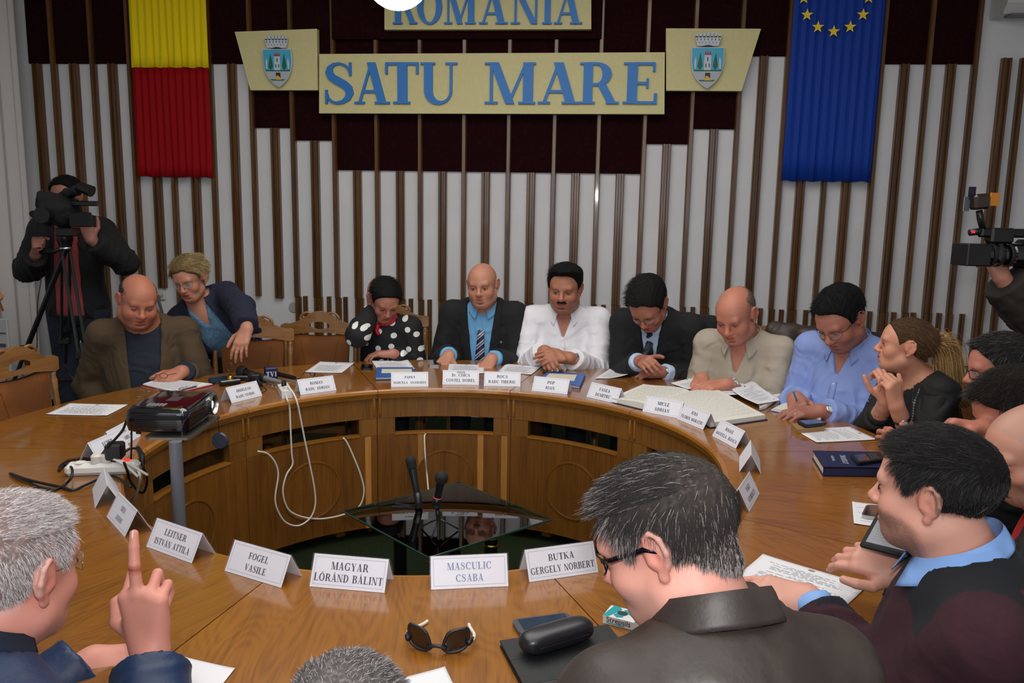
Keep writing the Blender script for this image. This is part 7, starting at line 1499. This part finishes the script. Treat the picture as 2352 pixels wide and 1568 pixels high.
# low part of the open parka
cp = atd(146, 505, 5.0); vc = thing('video_camera', 'black shoulder video camera under a rain hood on the left tripod', 'video camera', cp, R(12))
def on(name, m, b, par, **k): return b.build(name, m, par, **k)
v = run(Vol((-.2, -.2, -.15), (.2, .25, .25), .008), [ell((-.02, .03, .06), (.1, .15, .1), None, .03), ell((-.06, -.06, .1), (.06, .08, .07), None, .03), cone((-.1, .0, .0), (-.16, -.02, .04), .035, .02, .02), cone((.02, -.02, .15), (.1, -.04, .17), .028, .03, .02)]); V, F = snet(v); V += vnorm(V, F) * (noise3(V, 45, 3) * .012)[:, None]; mkmesh('rain_hood', V, F, cloth('black_nylon', (16, 16, 18), .9), vc)
MB().box((.12, -.06, .005), (.13, .012, .085), bev=.004).build('flip_screen', m_gloss, vc); MB().box((.03, 0, -.07), (.1, .18, .05), bev=.006).build('camera_base', m_black, vc)
MB().tube([(.06, -.02, .14), (.1, -.05, .19), (.15, -.07, .2)], [.018, .016, .014], 10).build('viewfinder_arm', m_black, vc, smooth=True); MB().tube([(.13, -.08, .2), (.21, -.1, .17)], [.028, .034], 14).build('viewfinder', m_black, vc, smooth=True, ang=40)
MB().box((.13, .0, .1), (.15, .06, .03), bev=.005).build('top_handle', m_black, vc); MB().tube([(-.04, -.12, .03), (-.04, -.2, .03)], [.04, .045], 18).build('lens_hood', m_black, vc, smooth=True, ang=40)
tp = thing('camera_tripod', 'black telescopic tripod in front of the cameraman in the parka', 'tripod', (cp.x, cp.y, 0)); zt_ = cp.z - .1
MB().lathe([(0, zt_ - .06), (.035, zt_ - .06), (.04, zt_ - .03), (.045, zt_ - .02), (.045, zt_), (0, zt_)], 20).build('fluid_head', m_black, tp, smooth=True, ang=40)
MB().lathe([(.036, zt_ - .075), (.04, zt_ - .07), (.036, zt_ - .062)], 20).build('metal_ring', m_steel, tp, smooth=True)
L0c = Vector((cp.x, cp.y, 0)); fl_ = [atd(50, 828, 4.95), atd(205, 905, 4.7), atd(150, 900, 5.45)]
m_trip = mat('tripod_grey', (44, 46, 46), .35, .5)
for q, pr in zip(fl_, (1, 2, 2)):
    tpt = Vector((0, 0, zt_ - .08)); e_ = Vector((q.x, q.y, q.z)) - L0c; dd = (e_ - tpt); foot = tpt + dd * ((tpt.z - .01) / -dd.z) if dd.z < 0 else e_
    side = Vector((-dd.y, dd.x, 0)).normalized() * .022
    MB().tube([tpt + side, tpt.lerp(foot, .45) + side], .0095, 8).tube([tpt - side, tpt.lerp(foot, .45) - side], .0095, 8).box(tuple(tpt.lerp(foot, .45)), (.065, .05, .045), bev=.006).tube([tpt.lerp(foot, .4), foot], .012, 8).build('leg', m_trip if pr == 2 else m_black, tp, smooth=False)
MB().tube([Vector((.0, 0, zt_ - .05)), Vector((-.06, -.02, zt_ - .09)), pt(('d', 84, 578, 4.98)) - np.array(L0c)], .011, 8).build('pan_handle', m_black, tp, smooth=True)
mid = Vector((0, 0, zt_ - .08)).lerp(Vector((0, 0, .05)), .62)
for q in fl_:
    e_ = q - L0c; tpt = Vector((0, 0, zt_ - .08)); dd = e_ - tpt; MB().tube([mid, tpt + dd * ((tpt.z - mid.z) / -dd.z)], .006, 6).build('spreader', m_black, tp)
cable('black_cable', [atd(100, 432, 5.1), atd(90, 460, 5.08), atd(84, 520, 5.08), atd(88, 600, 5.1), atd(94, 640, 5.12), atd(86, 700, 5.1), atd(85, 800, 5.1)], .003, mb_, 'thin cable hanging from the left video camera')
# --- right cameraman at the edge with raised video camera
m_dkb = cloth('dark_brown_jacket', (40, 34, 30), .85)
I = person('camr', 'cameraman in a dark brown jacket at the right edge holding up a video camera', ('d', 2470, 545, 3.5), (0, .05, .14), (.02, 0, .93), (184, 0, 0), 190,
    A=dict(skin=(176, 122, 100), eye=.003, neck=.056, hair=dict(c=(20, 18, 16), t=.014, n=600, len=.015)),
    arms=[(('d', 2440, 700, 3.6), (-1, 0, .2), (0, -.5, 1), 'fist', (.3, -.45, -.8)), (('d', 2302, 640, 3.3), (-.35, .25, .9), (.4, -.8, -.5), dict(curl=[(20, 30, 20), (60, 30, 20), (70, 30, 20), (75, 30, 20)], spread=8, thumb=((.7, .6, -.2), (.4, .85, -.2), (.3, .9, -.2))), (-.1, .15, -1))],
    wear=[dict(name='jacket', m=m_dkb, inf=.03, sleeve=.94, loose=.02, neck=.01, top=.05, wr=.012)], sh=.18, s=1.06, hs=1.0, stand=True, handres=.003)
legs(I, 0, 190, m_jean)
q0, q1 = atd(2206, 584, 3.26), atd(2352, 577, 3.3); vc = thing('video_camera', 'black video camera with a small lamp and orange filter raised at the right edge', 'video camera', q0, math.atan2((q1 - q0).y, (q1 - q0).x))
X_ = lambda p: Vector((p.z, -p.y, p.x))
MB().box((.045, 0, -.0), (.1, .1, .085), bev=.004).build('lens_hood', m_black, vc); MB().lathe([(.04, .09), (.042, .1), (.042, .13), (.045, .132), (.045, .16), (.041, .165), (.041, .21), (.046, .215), (.046, .3)], 24, X_).build('lens_barrel', m_gloss, vc, smooth=True, ang=40)
for x in (.115, .145, .19): MB().lathe([(.0445, x), (.047, x + .003), (.047, x + .014), (.0445, x + .017)], 24, X_).build('focus_ring', m_blackm, vc, smooth=True, ang=40)
MB().box((.36, 0, .0), (.2, .11, .12), bev=.015).build('camera_body', m_black, vc); MB().box((.2, 0, .085), (.26, .035, .035), bev=.008).build('top_handle', m_black, vc); MB().box((.16, 0, .075), (.1, .05, .06), bev=.008).build('handle_post', m_black, vc)
MB().tube([(.28, 0, .09), (.42, 0, .125)], [.012, .016], 10).build('viewfinder', m_black, vc, smooth=True); MB().tube([(.03, 0, .085), (.11, 0, .095)], [.013, .014], 10).build('microphone', m_black, vc, smooth=True)
MB().box((.03, -.02, .088), (.012, .004, .008)).build('tally_light', mat('tally_red', (230, 20, 20), .4, emit=(255, 20, 20), estr=3), vc)
MB().tube([(.085, 0, .1), (.07, 0, .14), (.06, 0, .17)], [.012, .014, .012], 10).build('lamp_arm', m_black, vc, smooth=True); MB().box((.058, 0, .205), (.07, .05, .06), Matrix.Rotation(-.1, 3, 'Y'), bev=.01).build('lamp_head', mat('lamp_brown', (46, 26, 18), .3, coat=.5), vc)
MB().box((.118, -.005, .215), (.05, .004, .05), Matrix.Rotation(.3, 3, 'Z')).build('orange_filter', mat('orange_gel', (226, 140, 20), .3), vc); MB().box((-.0, -.005, .195), (.045, .003, .055), Matrix.Rotation(.5, 3, 'Z')).build('barn_door', mat('pale_gel', (120, 126, 136), .3), vc); MB().box((.022, .0, .236), (.03, .003, .05)).build('barn_door', mat('blue_gel', (22, 26, 52), .4), vc)
# --- four at the right edge
m_blks = cloth('black_sweater', (16, 16, 18), .9)
I = person('r1', 'grey-haired man with glasses farthest back at the right edge, seen in profile', ('d', 2294, 848, 2.95), (0, .08, .12), (.15,), (176, 10, 0), 185,
    A=dict(skin=(180, 116, 96), blush=.5, eye=.003, brow=((60, 52, 46), .002), neck=.06, nose=1.1, hair=dict(c=(34, 32, 32), t=.017, n=3200, len=.022, comb='fwd', lift=.2, jit=.2, mix=((96, 92, 90), .35)), hl=-.003, glasses=dict(c=(30, 30, 32), t=.0014)),
    arms=[(('t', 2120, 960, .80), (-1, 0, 0), (0, 0, 1), 'rest', (.3, -.45, -.8)), (('t', 2160, 990, .80), (-1, .1, 0), (0, 0, 1), 'rest', (.3, -.45, -.8))], wear=[dict(name='jacket', m=m_blks, inf=.02, sleeve=.95, neck=.01)], sh=.17, s=1.03, hs=1.0)
I = person('r2', 'dark-haired man with thin glasses looking down, second of the men at the right edge', ('d', 2322, 944, 2.5), (0, .09, .11), (.15,), (182, 30, 0), 175,
    A=dict(skin=(186, 118, 98), blush=.5, eye=.0018, brow=((44, 32, 28), .0022), neck=.06, nose=1.12, stubble=((90, 66, 60), .25), hair=dict(c=(26, 21, 18), t=.018, n=4500, len=.022, comb='fwd', lift=.2, jit=.15, mix=((52, 44, 38), .3)), hl=-.012, glasses=dict(c=(40, 34, 44), t=.0009)),
    arms=[(('d', 2262, 985, 2.45), (-1, .1, .12), (0, .3, .95), dict(curl=(40, 60, 30), spread=3), (.3, -.45, -.8)), (('t', 2105, 1062, .80), (-.75, .15, .65), (.1, -.9, .3), dict(curl=(30, 50, 30), spread=3), (.3, -.1, -1))], wear=[dict(name='jacket', m=m_blks, inf=.02, sleeve=.95, neck=.01)], sh=.17, s=1.03, hs=1.02)
m_red = cloth('red_sweater', (160, 10, 20), .9)
I = person('r3', 'bald man with a goatee and red sweater behind the man in maroon', ('d', 2366, 1040, 2.02), (0, .07, .13), (.12,), (190, 20, 0), 150,
    A=dict(skin=(190, 136, 116), blush=.4, eye=.0025, brow=((80, 60, 50), .0016), neck=.06, stubble=((60, 50, 46), .6), scalp=((140, 120, 110), .3)), arms=None,
    wear=[dict(name='sweater', m=m_red, inf=.012, sleeve=.9, neck=.004, top=.02), dict(name='jacket', m=m_blks, inf=.026, sleeve=.9, neck=.02, vee=(-.5, .06, .09))], sh=.18, s=1.05, hs=1.03, res=.0028)
# --- man in maroon
def maroon_col(V, l, I):
    base = lin((50, 18, 30)); dk = lin((20, 22, 28)); n = noise3(V * v3(1, 1, 1.), 300, 5)[:, None]; col = np.tile(base, (len(V), 1)) * (1 + .18 * n)
    yoke = np.clip((l[:, 2] + .08 + .05 * np.abs(l[:, 0]) + .0) / .004, 0, 1) * (np.abs(l[:, 0]) < .16) * (l[:, 1] < .1); col = mixc(col, dk, yoke)
    for (x0, z0, x1, z1) in ((.05, -.03, .0, -.125), (-.05, -.03, .0, -.125), (.12, -.03, .155, -.13), (-.12, -.03, -.155, -.13)):
        a = v3(x0, z0, 0)[:2]; b = v3(x1, z1, 0)[:2]; p = l[:, [0, 2]] - a; d = b - a; t = np.clip((p @ d) / (d @ d), 0, 1); dist = np.linalg.norm(p - t[:, None] * d, axis=1); col = mixc(col, lin((92, 16, 28)), (dist < .0045) * (l[:, 1] < .02) * .9)
    for EL, WR in I['E']:
        d = unit(WR - EL); t = (V - EL) @ d; L = np.linalg.norm(WR - EL); rr = np.linalg.norm(V - EL - t[:, None] * d, axis=1); col = mixc(col, lin((14, 16, 26)), (t > L * .6) * (rr < .07) * (t < L * 1.1) * 1.)
    return col
m_mar = mat('maroon_knit', (50, 18, 30), .95, vcol=True, bump=(500, .5, .001), bump2=(6, .5, .014)); m_bcol = cloth('light_blue_collar', (128, 166, 224), .75)
I = person('maroon', 'bearded man in a maroon sweater with light blue collar reaching over a sheet', ('d', 2144, 1130, 1.52), (.0, .05, .12), (.12,), (144, 3, 0), 166,
    A=dict(skin=(206, 150, 132), blush=.45, fat=.005, jaw=1.1, nose=1.05, eye=.0035, brow=((40, 28, 26), .002), stubble=((52, 40, 38), .62), neck=.068, scalp=((60, 48, 46), .5),
           hair=dict(c=(16, 14, 15), cap=(20, 17, 17), t=.011, fade=.12, n=34000, len=.02, comb='fwd', lift=.42, jit=.16, rad=.00032, mix=((70, 62, 62), .12), rim=.002), hl=-.002, nape=-.03),
    arms=[(('d', 2082, 1316, 1.72), (-.86, .35, .2), (-.1, -.75, .62), dict(curl=[(35, 30, 20), (45, 35, 20), (50, 40, 20), (55, 40, 25)], spread=5, thumb=((.7, .6, .35), (.3, .9, .2), (.1, .98, .1))), (.2, -.3, -1)),
          (('t', 1862, 1376, .808), (-.97, .16, .06), (.02, -.5, .85), dict(curl=[(8, 8, 5), (6, 8, 5), (10, 12, 8), (14, 14, 10)], spread=4, flip=True, thumb=((.8, .55, -.12), (.62, .75, -.15), (.5, .85, -.1))), (.1, .1, -.8))],
    wear=[dict(name='shirt', m=m_bcol, inf=.006, sleeve=1.0, wr=.002, top=.03, loose=.004), dict(name='sweater', m=m_mar, inf=.02, sleeve=.88, loose=.014, neck=.014, top=.012, wr=.009, res=.0072, col=maroon_col)], sh=.165, s=1.05, hs=.99, res=.0029, belly=.03, depthfat=.03, drop=.035,
    under=[collar(m_bcol, rad=.08, drop=.02, open_=.3, stand=.04)])
tb = thing('tablet', 'black tablet with a page of text in the hands of the bearded man in maroon', 'tablet', atd(2062, 1222, 1.74))
rm = (Matrix.Rotation(R(-32), 4, 'Z') @ Matrix.Rotation(R(14), 4, 'X')); tb.rotation_euler = rm.to_euler()
MB().box((0, 0, 0), (.115, .17, .012), bev=.004).build('case', m_blackm, tb); MB().box((0, 0, .0065), (.095, .145, .001)).build('screen', mat('tablet_screen', (150, 152, 158), .12, coat=.5), tb)
b = MB(); r_ = random.Random(3)
for k in range(12):
    y = .06 - k * .0105; x = -.04
    while x < .03: w_ = .006 + r_.random() * .016; b.box((x + w_ / 2, y, .0072), (w_, .003, .0003)); x += w_ + .004
b.build('print', m_ink, tb)
# --- man in the leather jacket
m_lea = mat('brown_leather', (58, 49, 45), .5, coat=.06, coatr=.4, bump=(90, .5, .0015), noise=(9, .22, 4), spec=.5, bump2=(6, .6, .016))
def salt(q): return .05 + .75 * np.clip((q[:, 1] - .0) / .07, 0, 1) * np.clip((.09 - q[:, 2]) / .06, .25, 1) + .55 * np.clip((-.0 - q[:, 2]) / .04, 0, 1)
I = person('leather', 'grey-haired man with black glasses in a brown leather jacket, bowing his head', ('d', 1530, 1244, 1.14), (.045, .07, .112), (.16,), (158, 27, 4), 112,
    A=dict(skin=(214, 152, 136), blush=.3, jaw=1.08, fat=.004, nose=1.08, eye=.003, brow=((90, 80, 74), .0016), stubble=((150, 128, 122), .35), neck=.066, scalp=((150, 124, 118), .5),
           hair=dict(c=(40, 36, 34), cap=(66, 58, 54), t=.009, fade=.35, n=42000, len=.021, comb='fwd', lift=.3, jit=.2, rad=.0003, mix=((160, 150, 148), salt), rim=.002, droop=.15), hl=-.004, nape=-.075, glasses=dict(c=(20, 22, 34), t=.0013, arm=.0042)),
    arms=[(('t', 1690, 1420, .80), (-.3, .9, 0), (0, 0, 1), 'rest', (.3, -.45, -.8)), (('d', 1480, 1640, 1.25), (.2, 1, 0), (0, 0, 1), 'rest', (.3, -.45, -.8))],
    wear=[dict(name='jacket', m=m_lea, inf=.03, sleeve=.97, loose=.02, neck=.008, top=.03, wr=.010, res=.0072)], sh=.148, s=1.04, hs=.96, res=.0027, depthfat=.02, drop=.035, under=[collar(m_lea, rad=.08, drop=.0, open_=.7, stand=.05, spread=.015, z0=.03)])
# --- white-haired man raising a finger
m_nav2 = mat('navy_quilted', (18, 42, 78), .5, bump2=(7, .6, .016), bump=(60, .35, .003), noise=(12, .1, 3)); m_ncol = cloth('navy_cord_collar', (20, 28, 46), .9)
I = person('whiteh', 'white-haired man in a navy jacket raising one finger, seen from behind at the lower left', ('d', 26, 1312, 1.2), (.0, .06, .105), (.15,), (80, 10, 0), 68,
    A=dict(skin=(206, 140, 124), blush=.3, jaw=1.05, nose=1.05, eye=.003, brow=((190, 180, 172), .002), neck=.062, scalp=((200, 170, 164), .4), recede=.03,
           hair=dict(c=(150, 142, 140), cap=(150, 128, 124), t=.007, n=36000, len=.013, comb='fwd', lift=.3, jit=.2, rad=.0003, mix=((226, 218, 218), .5), rim=.002), hl=-.016, nape=-.05, glasses=dict(c=(150, 140, 110), t=.0008)),
    arms=[(('d', 345, 1498, 1.42), (-.12, .12, 1), (.05, -.98, .1), dict(curl=[(48, 108, 60), (4, 8, 5), (50, 108, 60), (54, 104, 60)], spread=6, thumb=((.85, .45, -.35), (.2, .9, -.5), (-.7, .6, -.5))), (.6, -.1, -1), 1.08), (('d', 205, 1520, 1.5), (.9, .25, -.05), (0, -.4, .9), dict(curl=(60, 70, 40), spread=2), (.3, -.1, -1))],
    wear=[dict(name='jacket', m=m_nav2, inf=.024, sleeve=(.88, .97), loose=.014, neck=.006, top=.02, wr=.008, res=.0075)], sh=.17, s=1.03, hs=1.0, res=.0029, handres=.0026, under=[collar(m_ncol, rad=.074, drop=.0, open_=1.0, stand=.05, spread=.0, flap=.55)])
# --- grey head at the bottom edge
I = person('greyb', 'back of a short-cropped grey head at the bottom edge, near the sunglasses', ('d', 795, 1728, .95), (0, .05, .13), (.1,), (92, 25, 0), 92,
    A=dict(skin=(190, 140, 124), noeyes=1, neck=.06, scalp=((120, 110, 108), .6), hair=dict(c=(78, 74, 74), cap=(96, 90, 90), t=.008, n=26000, len=.011, comb='fwd', lift=.5, jit=.25, rad=.0003, mix=((170, 164, 164), .45), rim=.0)), arms=None,
    wear=[dict(name='sweater', m=m_blks, inf=.02, sleeve=.9, neck=.0)], sh=.175, s=1.0, hs=.98, res=.0031)
# ================================================================== chairs in place
def chair_px(px, py, face, label, z=1.02):
    q = atz(px, py, z); d = f_h(face); return place_chair(q.x + d[0] * .24, q.y + d[1] * .24, R(face + 90), label)
chair_px(30, 795, -8, 'empty carved chair at the left edge beside the single sheet')
chair_px(578, 717, -78, 'empty carved chair right behind the leaning blonde woman', 1.035)
chair_px(735, 714, -84, 'empty carved chair between the blonde woman and the woman in polka dots')
q = PEOPLE['brown']; P_ = q['T'](0, -.1, -q['L']); place_chair(P_[0] - .1, P_[1] + .1, R(-62 + 90), 'carved chair under the man in the brown jacket')
for k, lab, fa in (('polka', 'carved chair behind the woman in polka dots', -82), ('suit', 'carved chair hidden behind the bald man in the dark suit', -90), ('white', 'carved chair behind the man in the white shirt', -92), ('reading', 'carved chair behind the man in the black suit', -112), ('polo', 'carved chair behind the man in the beige polo', -118), ('bluew', 'carved chair behind the man in the light blue shirt', -132), ('pony', 'carved chair behind the ponytailed woman at the right', 196), ('r1', 'carved chair of the grey-haired man with glasses at the right edge', 185), ('r2', 'carved chair of the man with thin glasses at the right edge', 175), ('r3', 'carved chair of the bald man in red at the right edge', 150), ('maroon', 'carved chair under the man in maroon', 140), ('leather', 'carved chair under the man in the leather jacket', 112), ('whiteh', 'carved chair under the white-haired man', 62), ('greyb', 'carved chair under the grey-headed person at the bottom edge', 92)):
    q = PEOPLE[k]; P_ = q['T'](0, -.0, -q['L']); place_chair(P_[0], P_[1], R(fa + 90), lab)
def coat(name, px, py, face, m, label, w_=.2):
    q = v3(*atz(px, py, 1.03)); d = rt_h(face); f = f_h(face); pr = [cone(q - d * w_, q + d * w_, .028, .028, .02), cone(q - d * w_ * .9 - v3(0, 0, .03), q - d * w_ * .8 - v3(0, 0, .3), .05, .06, .05), cone(q + d * w_ * .9 - v3(0, 0, .03), q + d * w_ * .8 - v3(0, 0, .3), .05, .06, .05), cone(q - f * .03 - v3(0, 0, .05), q - f * .05 - v3(0, 0, .4), .06, .1, .06), cone(q - d * w_ * .6 + f * .03 - v3(0, 0, .03), q + d * w_ * .5 + f * .035 - v3(0, 0, .1), .03, .03, .04)]
    v = run(Vol(q - v3(.4, .4, .55), q + v3(.4, .4, .12), .009), pr); V, F = snet(v); V += vnorm(V, F) * (noise3(V, 40, 9) * .007)[:, None]; c = q.copy(); t = thing(name, label, 'coat', tuple(c)); mkmesh('shell', V - c, F, m, t)
coat('draped_coat', 1822, 757, -125, cloth('brown_coat', (52, 40, 34), .5), 'brown leather coat draped over a chair between the men in beige and light blue', .11)
coat('draped_coat', 1612, 738, -112, m_blks, 'black coat hanging on the chair right of the man in the black suit', .09)
coat('draped_coat', 2008, 780, -130, m_blks, 'black coat on the chair behind the man in the light blue shirt', .08)
